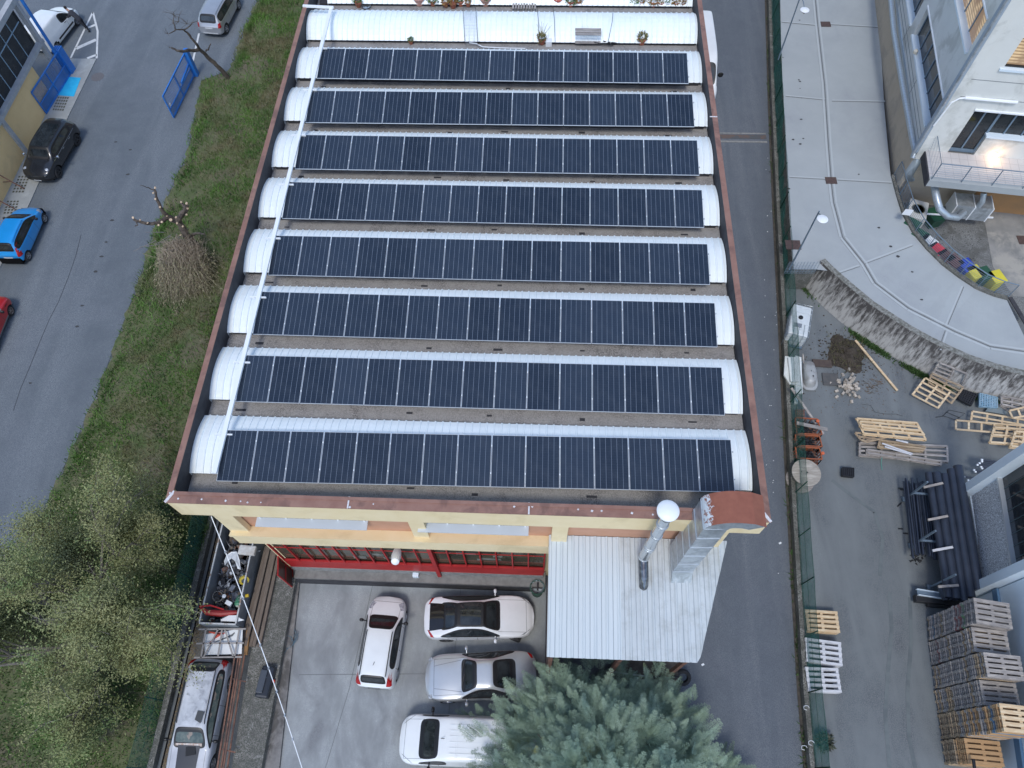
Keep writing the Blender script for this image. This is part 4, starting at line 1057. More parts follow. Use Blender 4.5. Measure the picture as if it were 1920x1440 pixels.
cf('door_trim',[(-1.3,.885),(.75,.865),(.75,.885),(-1.3,.905)],'y+',chrome,nu=20,nv=1,off=.012); cf('door_trim',[(-1.3,.885),(.75,.865),(.75,.885),(-1.3,.905)],'y-',chrome,nu=20,nv=1,off=.012)
# ---- silver coupe, front left
c,h,L=place((799,1272),(1006,1264),.6); hs=L/2
ps=paint('paint_silver',(.60,.62,.63),(.55,-.75),hood=(hs-1.6,hs-.35,.70),rough=.30,metal=.55,coat=.7,zmax=.90)
sp=dict(W=1.88,wheels=(hs-.88,-hs+.95),wr=.34,paint=ps,rim_m=alloy,tw=.24,nose=.08,
 st=[(hs-.05,.66,.30,.60,'H',.42,.70),(hs-.20,.88,.20,.74,'H',.58,.80),(hs-.62,1,.18,.84,'H',.62,.92,.04),(hs-1.15,1,.17,.90,'H',.64,.97,.04),(hs-1.55,.98,.17,.92,'H',.72,1.0,.03),(hs-2.05,.97,.17,.94,'C',.58,1.34),(-.35,.99,.17,.95,'C',.58,1.38),(-hs+1.75,1.01,.17,.97,'C',.57,1.33),(-hs+.95,1.02,.17,.99,'H',.62,1.05),(-hs+.3,.95,.20,.94,'H',.62,.97),(-hs+.06,.76,.25,.82,'H',.56,.86)],
 glass=dict(front=(4,),side=(4,5,6,7),rear=(7,)))
t,b,cf,W=car('silver_coupe','silver grey coupe with round headlights half under the conifer',c,h,sp)
for sg in (1,-1):
    for (a,y,r) in ((.12,.70,.12),(.09,.43,.09)):
        p=Vector((hs-a-.06,sg*y*.98,.72)); MB().lathe([(.01,.03),(r,.0),(r*1.08,-.05)],p,16,R=Matrix.Rotation(.75,3,'Y')).build('headlight',lampc,b,smooth=True,world=False)
    cf('bonnet_crease',[(hs-.35,sg*.42),(hs-.35,sg*.44),(hs-1.5,sg*.62),(hs-1.5,sg*.60)],'z',mat('silver_dark',(.28,.28,.30),rough=.3,metal=.5),nu=2,nv=14)
    cf('tail_light',[(-hs+.12,sg*.60),(-hs+.2,sg*.82),(-hs+.36,sg*.82),(-hs+.2,sg*.60)],'z',lampr)
cf('grille',[(-.30,.34),(.30,.34),(.26,.62),(-.26,.62)],'x+',seal,nu=12); mirror(t,hs-1.7,W,1.0,ps); handles(cf,(-.45,),.84,W,chrome); wipers(t,hs-1.50,1.03)
# ---- white van
c,h,L=place((750,1384),(955,1392),.9); hs=L/2
pw3=paint('paint_van_white',(.80,.82,.82),(.55,-.4),hood=(hs-.95,hs-.2,.70),coat=.4,zmax=1.1)
sp=dict(W=1.86,wheels=(hs-.80,-hs+.75),wr=.32,paint=pw3,nose=.06,
 st=[(hs-.03,.70,.32,.70,'H',.48,.80),(hs-.20,.92,.22,.86,'H',.62,.94),(hs-.52,1,.2,.98,'H',.70,1.04,.03),(hs-.86,1,.2,1.04,'H',.78,1.13,.03),(hs-1.58,1,.2,1.08,'C',.78,1.72),(hs-1.90,1,.2,1.10,'C',.80,1.80),(hs-2.25,1,.2,1.10,'C',.80,1.82),(-hs+.5,1,.2,1.10,'C',.80,1.82),(-hs+.12,.99,.22,1.10,'C',.78,1.78),(-hs+.03,.92,.26,1.06,'C',.76,1.60)],
 glass=dict(front=(3,),side=(3,4),rear=()))
t,b,cf,W=car('white_van','white compact van with a sloping bonnet, its rear hidden under the conifer',c,h,sp,cat='van')
for sg in (1,-1): cf('headlight',[(hs-.18,sg*.60),(hs-.10,sg*.52),(hs-.55,sg*.84),(hs-.62,sg*.90)],'z',lampd); 
cf('grille',[(-.4,.42),(.4,.42),(.36,.58),(-.36,.58)],'x+',seal,nu=10); mirror(t,hs-1.25,W,1.16,seal,1.2); wipers(t,hs-.93,1.17)
MB().tube([(hs-1.72,0,1.80),(hs-1.86,0,1.96)],.012,5).build('antenna',seal,t,world=False)
m=MB()
for x in (hs-2.30,hs-2.36): m.box((x,0,1.838),(.018,1.34,.008))
for y in (-.5,-.3,-.1,.1,.3,.5): m.box((-hs/2+.25,y,1.842),(hs-.3,.02,.012))
m.build('roof_ribs',mat('van_groove',(.74,.77,.78),rough=.4),t,world=False)
# ---- wrecked estate on the side lane
c=(-13.35,G(415,1237,.9)[1]-2.33); hs=2.33
pwr=paint('paint_wreck',(.50,.51,.54),(.5,-.6),hood=(hs-1.5,hs-.25,.68),rough=.45,coat=.15,c2=(.38,.39,.42))
sp=dict(W=1.74,wheels=(hs-.85,-hs+.85),wr=.31,paint=pwr,
 st=[(hs-.03,.80,.28,.60,'H',.62,.68),(hs-.2,.96,.2,.72,'H',.70,.78),(hs-.9,1,.18,.82,'H',.74,.90),(hs-1.42,1,.18,.90,'H',.78,.97),(hs-2.0,1,.18,.93,'C',.66,1.36),(-.1,1,.18,.94,'C',.68,1.42),(-hs+1.1,1,.18,.96,'C',.67,1.42),(-hs+.42,.99,.18,.98,'C',.64,1.38),(-hs+.12,.96,.22,.96,'H',.66,1.04),(-hs+.03,.88,.28,.84,'H',.66,.9)],
 glass=dict(front=(3,),side=(3,4,5,6),rear=(7,)),glassm=mat('cracked_glass',(.05,.075,.07),(.13,.15,.13),scale=3.5,rough=.12,c3=(.25,.2,.16),scale3=2.2,lo3=.58,hi3=.62))
t,b,cf,W=car('wrecked_estate','scrapped silver estate car with dirty roof and rails on the narrow side lane',c,-math.pi/2,sp)
rails(t,hs-2.2,-hs+.45,.56,1.40,1.40,seal); mirror(t,hs-1.62,W,.98,seal)
dm=mat('roof_grime',(.30,.31,.33),(.44,.46,.49),scale=3,rough=.6,c3=(.20,.21,.23),scale3=4)
cf('roof_patch',[(-hs+.55,-.50),(-hs+.55,.50),(hs-2.12,.50),(hs-2.12,-.50)],'z',mat('dirty_roof',(.42,.44,.47),(.60,.62,.65),scale=1.8,rough=.5,c3=(.27,.28,.31),scale3=3.2,lo3=.5,hi3=.7),nu=10,nv=16)
MB().prism([(.0,.18),(.12,.44),(-.3,.50),(-.34,.22)],1.462,1.468).build('tape_patch',mat('tape_grey',(.06,.065,.07),rough=.7),t,world=False)
cf('bonnet_panel',[(hs-.1,-.38),(hs-.1,.38),(hs-1.45,.44),(hs-1.45,-.44)],'z',mat('matt_black_bonnet',(.03,.035,.045),rough=.5),nu=10,nv=14)
cf('rust_edge',[(hs-1.42,-.55),(hs-1.42,.50),(hs-1.52,.50),(hs-1.50,-.55)],'z',mat('flaking',(.35,.2,.13),(.6,.58,.55),scale=9,rough=.9),nu=12,nv=2)
MB().box((hs-1.25,.10,.99),(.34,.38,.03),rz=.2).build('loose_plate',seal,t,world=False)
cf('tail_light',[(.52,.80),(.80,.80),(.78,1.10),(.60,1.10)],'x-',lampr,off=.012); cf('tail_light',[(-.52,.80),(-.80,.80),(-.78,1.10),(-.60,1.10)],'x-',lampr,off=.012)
handles(cf,(-.1,-.9),.82,W,whitep)
# ---- dark grey mini SUV
fr_=G(85,335,.5); re=G(120,222,.8); c,h,L=((-30.35,33.15),headof(fr_,re),4.1)
h=headof((-30.55,31.2),(-30.2,35.2)); hs=2.05
pg=paint('paint_anthracite',(.026,.028,.032),(.62,-.35),hood=(hs-1.05,hs-.25,.62),rough=.25,metal=.3,coat=.8,zmax=1.0)
sp=dict(W=1.80,wheels=(hs-.78,-hs+.72),wr=.35,paint=pg,rim_m=alloyd,tw=.24,cladding=True,nose=.06,steer=.12,
 st=[(hs-.03,.76,.34,.70,'H',.5,.80),(hs-.18,.93,.22,.84,'H',.60,.92),(hs-.55,1,.2,.94,'H',.66,1.0,.04),(hs-.98,1,.2,1.0,'H',.74,1.07,.04),(hs-1.45,1,.2,1.03,'C',.68,1.50),(hs-1.75,1,.2,1.04,'C',.70,1.55),(-.4,1,.2,1.06,'C',.70,1.57),(-hs+.6,1,.2,1.08,'C',.68,1.54),(-hs+.22,.97,.22,1.08,'C',.62,1.44),(-hs+.08,.93,.24,.98,'H',.64,1.08),(-hs+.02,.84,.3,.86,'H',.66,.92)],
 glass=dict(front=(3,),side=(3,4,5,6),rear=(8,),roof=(4,5,6)))
t,b,cf,W=car('black_compact','dark grey compact car with glossy black roof parked against the yellow wall',(*c,-.02),h,sp); t.scale=(1.06,1.06,1.06)
for sg in (1,-1):
    p=Vector((hs-.28,sg*.63,.84)); MB().lathe([(.01,.06),(.10,.045),(.15,.0),(.16,-.05)],p,18,R=Matrix.Rotation(.85,3,'Y')@Matrix.Scale(1.25,3,(1,0,0))).build('headlight',lampc,b,smooth=True,world=False)
    cf('tail_light',[(sg*.62,.78),(sg*.80,.78),(sg*.78,1.02),(sg*.64,1.02)],'x-',lampr)
cf('grille',[(-.5,.50),(.5,.50),(.45,.66),(-.45,.66)],'x+',seal,nu=12); cf('number_plate',[(-.22,.36),(.22,.36),(.22,.46),(-.22,.46)],'x+',platem,off=.02)
mirror(t,hs-1.2,W,1.1,chrome); handles(cf,(-.05,-.85),.94,W,chrome); cf('chrome_strip',[(-hs+.5,1.02),(hs-1.0,.97),(hs-1.0,.99),(-hs+.5,1.04)],'y+',chrome,nu=24,nv=1,off=.012)
# ---- blue hatchback
a=G(84.5,409,.3);b_=G(54,479,.3); h=headof(a,b_); wb=math.hypot(a[0]-b_[0],a[1]-b_[1]); W2=.80
n=Vector((math.cos(h),math.sin(h))); left=Vector((-n.y,n.x)); mid=(Vector(a)+Vector(b_))/2+left*W2
hs=1.80
pb=paint('paint_sky_blue',(.015,.30,.72),(.5,-.42),rough=.28,coat=.7)
sp=dict(W=1.60,wheels=(wb/2,-wb/2),wr=.29,paint=pb,rim_m=alloy,
 st=[(hs-.03,.78,.3,.62,'H',.5,.72),(hs-.2,.94,.2,.78,'H',.64,.86),(hs-.55,1,.18,.90,'H',.70,.97),(hs-.80,1,.18,.96,'H',.76,1.04),(hs-1.42,1,.18,1.0,'C',.70,1.48),(-.1,1,.18,1.0,'C',.72,1.53),(-hs+.9,1,.18,1.02,'C',.72,1.53),(-hs+.25,.99,.2,1.04,'C',.68,1.47),(-hs+.12,.96,.22,.96,'H',.68,1.04),(-hs+.02,.9,.28,.8,'H',.7,.86)],
 glass=dict(front=(3,),side=(3,4,5,6),rear=(7,)))
t,b,cf,W=car('blue_hatchback','bright sky blue hatchback parked on the left road',(mid.x,mid.y,-.02),h,sp)
for sg in (1,-1): cf('tail_light',[(sg*.60,.72),(sg*.78,.72),(sg*.74,1.42),(sg*.62,1.42)],'x-',lampr,off=.012); cf('headlight',[(hs-.1,sg*.5),(hs-.1,sg*.7),(hs-.4,sg*.77),(hs-.4,sg*.62)],'z',lampc)
cf('bumper_strip',[(-.76,.30),(.76,.30),(.76,.50),(-.76,.50)],'x-',seal,nu=14); cf('number_plate',[(-.26,.62),(.26,.62),(.26,.72),(-.26,.72)],'x-',platem,off=.014)
mirror(t,hs-1.1,W,1.04,seal); handles(cf,(-.1,-.8),.86,W,pb); rails(t,hs-1.6,-hs+.4,.56,1.52,1.5,pb)
# ---- red car at the left edge
a=G(21,582,.3); h=math.radians(92); n=Vector((math.cos(h),math.sin(h))); left=Vector((-n.y,n.x)); mid=Vector(a)+left*.80-n*1.22; hs=1.85
pr=paint('paint_red',(.46,.012,.016),(.5,-.6),rough=.3,coat=.6)
sp=dict(W=1.62,wheels=(1.22,-1.15),wr=.29,paint=pr,rim_m=mat('rusty_rim',(.16,.10,.08),(.3,.26,.24),scale=9,rough=.6),cladding=True,trim=mat('grey_bumper',(.17,.19,.20),rough=.6),capm=1,
 st=[(hs-.03,.82,.3,.62,'H',.6,.72),(hs-.2,.96,.2,.78,'H',.66,.84),(hs-.6,1,.18,.88,'H',.70,.93),(hs-1.0,1,.18,.94,'H',.76,1.0),(hs-1.55,1,.18,.97,'C',.68,1.38),(-.3,1,.18,.98,'C',.70,1.42),(-hs+.8,1,.18,1.0,'C',.68,1.40),(-hs+.3,.98,.2,1.0,'C',.64,1.34),(-hs+.12,.96,.22,.94,'H',.66,1.0),(-hs+.02,.9,.28,.8,'H',.7,.86)],
 glass=dict(front=(3,),side=(3,4,5,6),rear=(7,)))
t,b,cf,W=car('red_car','red car with grey plastic bumpers on the road at the left',(mid.x,mid.y,-.02),h,sp)
cf('vent_slats',[(hs-.72,.78),(hs-.5,.76),(hs-.5,.80),(hs-.72,.82)],'y-',seal,nu=4,nv=2); mirror(t,hs-1.2,W,1.0,seal)
# ---- silver SUV at the top
a=G(395,60,.5); hs=2.05; h=math.radians(84); n=Vector((math.cos(h),math.sin(h))); c=Vector(a)+n*hs
pz=paint('paint_silver_pale',(.46,.47,.49),(.55,-.4),rough=.32,metal=.5,coat=.6,zmax=1.0)
sp=dict(W=1.76,wheels=(hs-.75,-hs+.72),wr=.34,paint=pz,rim_m=alloy,cladding=False,
 st=[(hs-.03,.78,.36,.70,'H',.6,.82),(hs-.2,.94,.26,.86,'H',.66,.94),(hs-.9,1,.24,.98,'H',.76,1.05),(hs-1.5,1,.24,1.03,'C',.68,1.52),(-.3,1,.24,1.04,'C',.70,1.58),(-hs+.8,1,.24,1.06,'C',.70,1.58),(-hs+.40,.99,.24,1.08,'C',.66,1.54),(-hs+.14,.96,.26,1.04,'H',.66,1.12),(-hs+.02,.88,.34,.84,'H',.68,.92)],
 glass=dict(front=(2,),side=(2,3,4,5),rear=(6,)))
t,b,cf,W=car('silver_suv','silver SUV with roof rails seen from behind near the bare tree',(c.x,c.y,-.02),h,sp)
rails(t,hs-1.7,-hs+.45,.56,1.57,1.56,galv); mirror(t,hs-1.2,W,1.08,pz)
for sg in (1,-1): cf('tail_light',[(sg*.66,.84),(sg*.84,.84),(sg*.80,1.10),(sg*.68,1.10)],'x-',lampr,off=.012)
cf('number_plate',[(-.26,.78),(.26,.78),(.26,.89),(-.26,.89)],'x-',platem,off=.014); cf('bumper_plate',[(-.55,.40),(.55,.40),(.50,.50),(-.50,.50)],'x-',mat('bumper_alu',(.6,.61,.62),rough=.4),nu=12)
# ---- white delivery van by the left building
a=G(108,88,.3); b_=G(150,-12,.3); h=math.radians(80); n=Vector((math.cos(h),math.sin(h))); left=Vector((-n.y,n.x)); mid=Vector(a)+left*.90+n*1.42; hs=2.1
pq=paint('paint_white_van',(.82,.84,.84),(.55,),coat=.4,zmax=1.1)
sp=dict(W=1.82,wheels=(1.42,-1.38),wr=.31,paint=pq,nose=.05,
 st=[(hs-.03,.74,.32,.66,'H',.5,.78),(hs-.2,.93,.22,.84,'H',.62,.92),(hs-.65,1,.2,.96,'H',.72,1.03),(hs-.95,1,.2,1.02,'H',.78,1.1),(hs-1.6,1,.2,1.05,'C',.76,1.66),(hs-2.1,1,.2,1.06,'C',.78,1.76),(-.1,1,.2,1.08,'C',.80,1.80),(-hs+.4,1,.2,1.1,'C',.80,1.78),(-hs+.08,.97,.24,1.1,'C',.76,1.7)],
 glass=dict(front=(3,),side=(3,4),rear=()))
t,b,cf,W=car('white_delivery_van','white panel van with a person leaning at its cab door, top left',(mid.x,mid.y,-.02),h,sp,cat='van')
cf('side_trim',[(-.9,.50),(1.0,.50),(1.0,.62),(-.9,.62)],'y-',seal,nu=16,nv=2,off=.012); handles(cf,(.35,),.98,W,seal); mirror(t,hs-1.25,W,1.15,seal,1.2)
for sg in (1,-1): cf('headlight',[(hs-.15,sg*.55),(hs-.12,sg*.68),(hs-.5,sg*.84),(hs-.55,sg*.74)],'z',lampd)
VANDOOR=(mid.copy(),n.copy(),left.copy())
# ---- long white van on the lane behind the building
xr=G(1347,100,2.2)[0]; yf=G(1337,185,.8)[1]; hs=3.2
sp=dict(W=2.06,wheels=(hs-1.0,-hs+1.3),wr=.35,paint=paint('paint_lorry_white',(.80,.82,.83),(),coat=.3),nose=.05,
 st=[(hs-.03,.80,.36,.80,'H',.6,.95),(hs-.2,.95,.26,1.0,'H',.7,1.1),(hs-.7,1,.24,1.2,'H',.82,1.32),(hs-1.5,1,.24,1.35,'C',.80,2.2),(hs-2.0,1,.24,1.4,'C',.84,2.5),(0,1,.24,1.4,'C',.86,2.55),(-hs+.3,1,.24,1.4,'C',.86,2.55),(-hs+.06,.98,.26,1.4,'C',.84,2.5)],
 glass=dict(front=(2,),side=(2,),rear=()))
t,b,cf,W=car('long_white_van','long high roofed white van parked on the lane behind the brown coping',(xr-1.0,yf+hs,-.02),-math.pi/2,sp,cat='van')
mirror(t,hs-1.25,W,1.6,seal,1.8)
# ================================================= LEFT SIDE
XW=-32.45
def LW(zx,zy,dx=0):
    y,z=onplane(zx/3.43,zy/3.43,(XW+dx,0),(0,1)); return (XW+dx,y,z)
t=thing('left_building','yellow plastered building with grey concrete frame and tall dark windows at the left edge','building',(XW-4,33,0))
MB().box((XW-3.0,24,1.25),(6,29.2,2.7)).build('wall',mat('ochre_plaster',(.82,.58,.28),(.86,.62,.31),scale=1.0,rough=.9,c3=(.76,.54,.27),scale3=.7),t)
MB().box((XW-3.2,24,4.6),(5.9,29.2,4.0)).build('upper_wall',concrete2,t)
cg=mat('grey_frame_concrete',(.36,.37,.38),(.44,.45,.46),scale=3,rough=.85)
f=MB().box((XW-.215,37.1,4.05),(.1,6.4,2.6)).build('window',glassd,t)
m=MB(); 
for y in (34.0,35.0,36.0,37.0,38.0,39.0): m.box((XW-.15,y,4.05),(.05,.035,2.5))
m.box((XW-.15,37.0,4.5),(.05,6.2,.05)); m.build('glazing_bars',mat('pale_blue_bar',(.32,.44,.54),rough=.4),f)
MB().box((XW-.02,37.0,2.72),(.34,7.6,.24)).build('sill',cg,t); MB().box((XW+.02,36.5,5.62),(.36,9.6,.34)).build('lintel_beam',cg,t)
for y in (33.55,40.55): MB().box((XW+.02,y,2.9),(.28,.28,5.5)).build('pillar',cg,t)
f=MB().box((XW-.215,29.5,4.05),(.1,6.6,2.6)).build('window',glassd,t); MB().box((XW-.02,29.6,2.72),(.34,7.2,.24)).build('sill',cg,t)
# raised kerb strip with open grass blocks
ks=[(XW,20),(-30.75,20),G(200/3.43,1290/3.43),G(440/3.43,750/3.43),G(620/3.43,380/3.43),G(430/3.43,375/3.43),(XW,43.2)]
ed=[(-30.75,20.),G(200/3.43,1290/3.43),G(440/3.43,750/3.43),G(620/3.43,380/3.43)]
pv=MB(); 
for a,b in zip(ed,ed[1:]): pv.quad((XW-.3,a[1],.03),(a[0],a[1],.03),(b[0],b[1],.03),(XW-.3,b[1],.03)); pv.quad((a[0],a[1],-.05),(b[0],b[1],-.05),(b[0],b[1],.03),(a[0],a[1],.03))
pv.quad((ed[3][0],ed[3][1],-.05),(XW-.3,ed[3][1],-.05),(XW-.3,ed[3][1],.03),(ed[3][0],ed[3][1],.03))
struct(pv.build('pavement',mat('pavement_concrete',(.34,.36,.36),(.28,.29,.29),scale=2,rough=.9,c3=(.42,.44,.44),scale3=1,fine=(30,(.30,.31,.30)))))
m=MB()
def holes(c0,c1,c2,na,nb):
    A=Vector((*G(c0[0]/3.43,c0[1]/3.43),.036));Bq=Vector((*G(c1[0]/3.43,c1[1]/3.43),.036));Cq=Vector((*G(c2[0]/3.43,c2[1]/3.43),.036))
    for i in range(na):
        for j in range(nb):
            p=A+(Bq-A)*((i+.5)/na)+(Cq-A)*((j+.5)/nb); m.box(p+Vector((0,0,.0006*(i*nb+j))),((Bq-A).length/na*.55,(Cq-A).length/nb*.55,.01))
holes((375,620),(450,625),(335,715),5,5); holes((120,1130),(200,1130),(75,1245),4,6); holes((45,1290),(130,1290),(20,1380),4,5)
tag(m.build('grass_block_gaps',mat('block_soil',(.07,.07,.055),(.11,.11,.08),scale=9,rough=1)),kind='structure')
a=[P(x/3.43,y/3.43,.045) for x,y in((375,612),(475,620),(520,500),(430,493))]
tag(MB().add([(*p.xy,.034) for p in a]+[(*p.xy,.05) for p in a],[(4,5,6,7),(0,1,5,4),(1,2,6,5),(2,3,7,6),(3,0,4,7)]).build('blue_mat',cyanm),'bright cyan square mat lying on the pavement beside the blue gate','mat')
# painted hatch marking and bay line
m=MB()
def mk_(a,b,w=.13):
    p=P(a[0]/3.43,a[1]/3.43,-.02);q=P(b[0]/3.43,b[1]/3.43,-.02); m.bar(p,q,w,.006)
mk_((455,372),(597,78)); mk_((597,78),(628,200)); mk_((628,200),(622,375)); mk_((545,185),(612,160),.22); mk_((490,312),(618,255),.3); mk_((560,375),(622,352),.2); mk_((1280,215),(1232,430))
struct(m.build('road_marking',marking))
p=P(183,144,-.024); struct(MB().lathe([(.01,.006),(.42,.006),(.43,0)],p,26,close=False).build('manhole_cover',mat('manhole',(.12,.115,.12),(.15,.145,.15),scale=14,rough=.8)))
# faint crack along the road
m=MB(); pts=[P(150/3.43*1+0,0,0)]
cp=[(152,400+40),(142,480),(128,520),(110,565),(92,600),(75,640),(55,690),(38,730),(25,770)]
for a,b in zip(cp,cp[1:]): m.bar(P(*a,-.024),P(*b,-.024),.03,.004)
struct(m.build('road_crack',mat('crack',(.06,.065,.075),rough=1)))
# blue gates
def gate(name,label,b0,b1,h,solid,npan,stack=False):
    A=P(*b0,0);Bq=P(*b1,0); t=thing(name,label,'gate',A,group='blue steel gate leaves'); up=Vector((0,0,1)); L=(Bq-A).length
    m=MB()
    for z in (.08,h): m.bar(A+up*z,Bq+up*z,.07,.08)
    m.bar(A+up*(h*solid),Bq+up*(h*solid),.06,.06)
    for f in (0,.5,1): q=A.lerp(Bq,f); m.bar(q+up*.05,q+up*h,.07,.07,up=(1,0,0))
    m.build('gate_frame',blue,t)
    MB().quad(A+up*.1,Bq+up*.1,Bq+up*h*solid,A+up*h*solid).build('infill_panel',netmat(name+'_perforated',(.03,.16,.46),.75),t)
    m=MB(); n=int(L/.14)
    for k in range(1,n): q=A.lerp(Bq,k/n); m.bar(q+up*h*solid,q+up*h,.025,.025,up=(1,0,0))
    m.build('gate_bars',blue,t); return t,A,Bq
t,A,Bq=gate('blue_gate','blue barred gate leaf standing against the yellow building wall',(88,214),(134,139),1.7,.45,3)
d=(Bq-A).normalized()
t2=thing('folded_gate','stack of folded solid blue gate leaves at the building corner','gate',Bq)
for k in range(4): 
    q=Bq+Vector((.10-.13*k,.25,0)); MB().box(q+Vector((0,0,.9)),(.07,.55,1.8),rz=-.07).build('gate_leaf',blue,t2)
MB().box((XW+.3,40.9,3.2),(.14,.14,6.2)).build('tall_post',blue,t2)
t,A,Bq=gate('blue_gate','lone blue mesh gate leaf open across the road beside the bare tree',(326.6,221.6),(364.5,143),1.7,.38,3)
d=(Bq-A).normalized(); MB().box(Bq+Vector((.12,.15,.95)),(.26,.34,1.95)).build('gate_post',blue,t); MB().box(A.lerp(Bq,.78)+Vector((.07,0,.95)),(.10,1.9,.12)).build('top_rail',blue,t); 
m=MB().box(P(1090/3.43,670/3.43,.9)+Vector((0.05,0,0)),(.03,.12,.16)); m.build('notice_plate',whitep,t)
# brackets by the left edge of the building
m=MB()
for y in (29.0,30.6):
    m.bar((XW,y,1.4),(XW+.95,y,.06),.05,.05); m.bar((XW,y,.6),(XW+.5,y,.65),.04,.04)
t=thing('lean_bracket','black slanting steel struts against the yellow wall at the left edge','strut',(XW,29.8,0)); m.build('strut',rustbr,t)
# ---------------- side lane: ledge, rails, container
m=MB(); m.prism([(-12.0,8.6),(-11.45,-6),(-10.5,-6),(-10.5,7.6),(-10.9,7.9)],-.04,.46)
tag(m.build('ledge_wall',oldconc),'stained concrete ledge between the side lane and the car park','wall')
m=MB().prism([(-10.52,7.6),(-10.5,-6),(-9.47,-6),(-10.42,7.66)],-.04,.10); tag(m.build('low_step',mat('step_conc',(.25,.24,.23),(.16,.155,.15),scale=2.5,rough=.9,c3=(.10,.095,.09),scale3=1.2)),'low weathered concrete step along the car park edge','step')
t=thing('rusty_bars','long rusty steel bars lying on the ledge beside the wrecked estate','steel bars',(-12.1,3,.5))
for k,(x0,x1,z) in enumerate([(-12.35,-11.75,.85),(-12.22,-11.62,.80),(-12.1,-11.52,.86),(-12.0,-11.42,.72)]):
    MB().bar((x0,4.6,z),(x1,-6,z),.06,.05).build('bar',rustbr,t)
for y in (3.4,.8,-1.5): x=-12.25+(4.6-y)*.055; MB().bar((x-.12,y,.78),(x+.5,y-.1,.78),.05,.04).build('cross_tie',rustbr,t)
t=thing('timber_beams','bundle of brown timber beams on the ledge beside the scrap container','timber',(-12.0,7,.5))
for k in range(5):
    x=-12.02+.16*k; MB().bar((x,9.0,.62+.1*(k%2)),(x-.18+.02*k,4.7,.60+.1*(k%2)),.13,.12).build('beam',mat('old_timber',(.13,.10,.08),(.20,.16,.125),scale=4,rough=.9,stretch=(6,.6,1)),t)
# open top scrap container
z1=1.55; c0=P(376,1168,z1);c1=P(466,1170,z1);c2=P(410,1015,z1)
c0=Vector((-13.86,5.42,0)); c1=Vector((-12.32,5.45,0)); yb=11.6
t=thing('scrap_container','open topped grey steel container full of scrap on the narrow side lane','container',((c0.x+c1.x)/2,(c0.y+yb)/2,0))
m=MB(); th=.05; cm=mat('container_grey',(.24,.26,.28),(.16,.18,.20),scale=2,rough=.6)
m.box(((c0.x+c1.x)/2,c0.y,.8),(c1.x-c0.x,th,1.4)); m.box(((c0.x+c1.x)/2,yb,.8),(c1.x-c0.x,th,1.4)); m.box((c0.x,(c0.y+yb)/2,.8),(th,yb-c0.y-th-.01,1.4)); m.box((c1.x,(c0.y+yb)/2,.8),(th,yb-c0.y-th-.01,1.4)); m.build('side_wall',cm,t)
MB().box(((c0.x+c1.x)/2,(c0.y+yb)/2,.16),(c1.x-c0.x-.12,yb-c0.y-.12,.06)).build('floor_plate',dark,t)
m=MB(); w_=.055; 
for a,b in (((c0.x,c0.y),(c1.x,c0.y)),((c1.x,c0.y+.03),(c1.x,yb)),((c1.x,yb),(c0.x,yb)),((c0.x,yb),(c0.x,c0.y+.03))): m.bar((*a,1.53),(*b,1.53),w_,.05)
m.build('rim',mat('pale_rim',(.55,.56,.56),(.3,.22,.17),scale=3,rough=.6,lo=.55,hi=.62),t)
random.seed(11)
mats_=[mat('scrap_a',(.30,.31,.33),(.12,.12,.13),scale=5,rough=.4,metal=.5),mat('scrap_b',(.04,.04,.045),rough=.5),mat('scrap_c',(.55,.57,.58),rough=.4),rustbr,mat('scrap_d',(.10,.12,.16),rough=.4),mat('scrap_e',(.20,.17,.14),rough=.8)]
# base of the heap: countless small scrap pieces
hp=MB(); HM=mats_
for k in range(620):
    x=random.uniform(c0.x+.12,c1.x-.12); y=random.uniform(c0.y+.12,10.4); z=.55+.55*math.exp(-((y-8.2)/1.6)**2)*math.sin(math.pi*(x-c0.x)/(c1.x-c0.x))+random.uniform(-.2,.12)
    hp.mi=random.choice([0,1,1,1,4,5,3,0,0,2]); ty=random.random()
    if ty<.45: a=random.uniform(0,6.28); l=random.uniform(.1,.38); hp.tube([(x,y,z),(x+l*math.cos(a)*.5,y+l*math.sin(a)*.5,z+random.uniform(0,.15)),(x+l*math.cos(a),y+l*math.sin(a),z+random.uniform(-.1,.1))],random.uniform(.008,.025),5)
    elif ty<.8: hp.box((x,y,z),(random.uniform(.05,.3),random.uniform(.05,.25),random.uniform(.02,.12)),R=Matrix.Rotation(random.uniform(0,3),3,'Z')@Matrix.Rotation(random.gauss(0,.5),3,'X'))
    else: hp.lathe([(.02,-.05),(.07,-.05),(.07,.05),(.02,.05)],(x,y,z),9,R=Matrix.Rotation(random.uniform(0,3),3,'X'))
tag(hp.build('scrap_heap',HM),kind='stuff')
def sp_(name,label,cat,loc): return thing(name,label,cat,loc)
p=P(437,1055,1.35); t=sp_('car_fender','crumpled white plastic car wing on top of the scrap heap','fender',p); m=MB()
pts=[(-.42,.05,.0),(-.3,.3,.12),(-.1,.42,.2),(.12,.45,.15),(.3,.1,.12),(.42,-.3,.05),(.3,-.28,.1),(.18,.0,.24),(0,.12,.28),(-.18,-.02,.22),(-.3,-.15,.06)]
m.add([(p.x+a,p.y+b,p.z+c) for a,b,c in pts]+[(p.x+a,p.y+b,p.z+c-.03) for a,b,c in pts],[tuple(range(11)),tuple(range(11,22))[::-1]]+[(i,(i+1)%11,11+(i+1)%11,11+i) for i in range(11)]); m.build('panel',whitep,t)
p=P(464,1032,1.5); t=sp_('padded_box','dirty white padded box at the back of the scrap container','box',p); MB().box(p,(.75,.42,.22),rz=-.05).build('pad',mat('dirty_white',(.62,.62,.60),(.45,.42,.38),scale=4,rough=.7),t,bevel=.05)
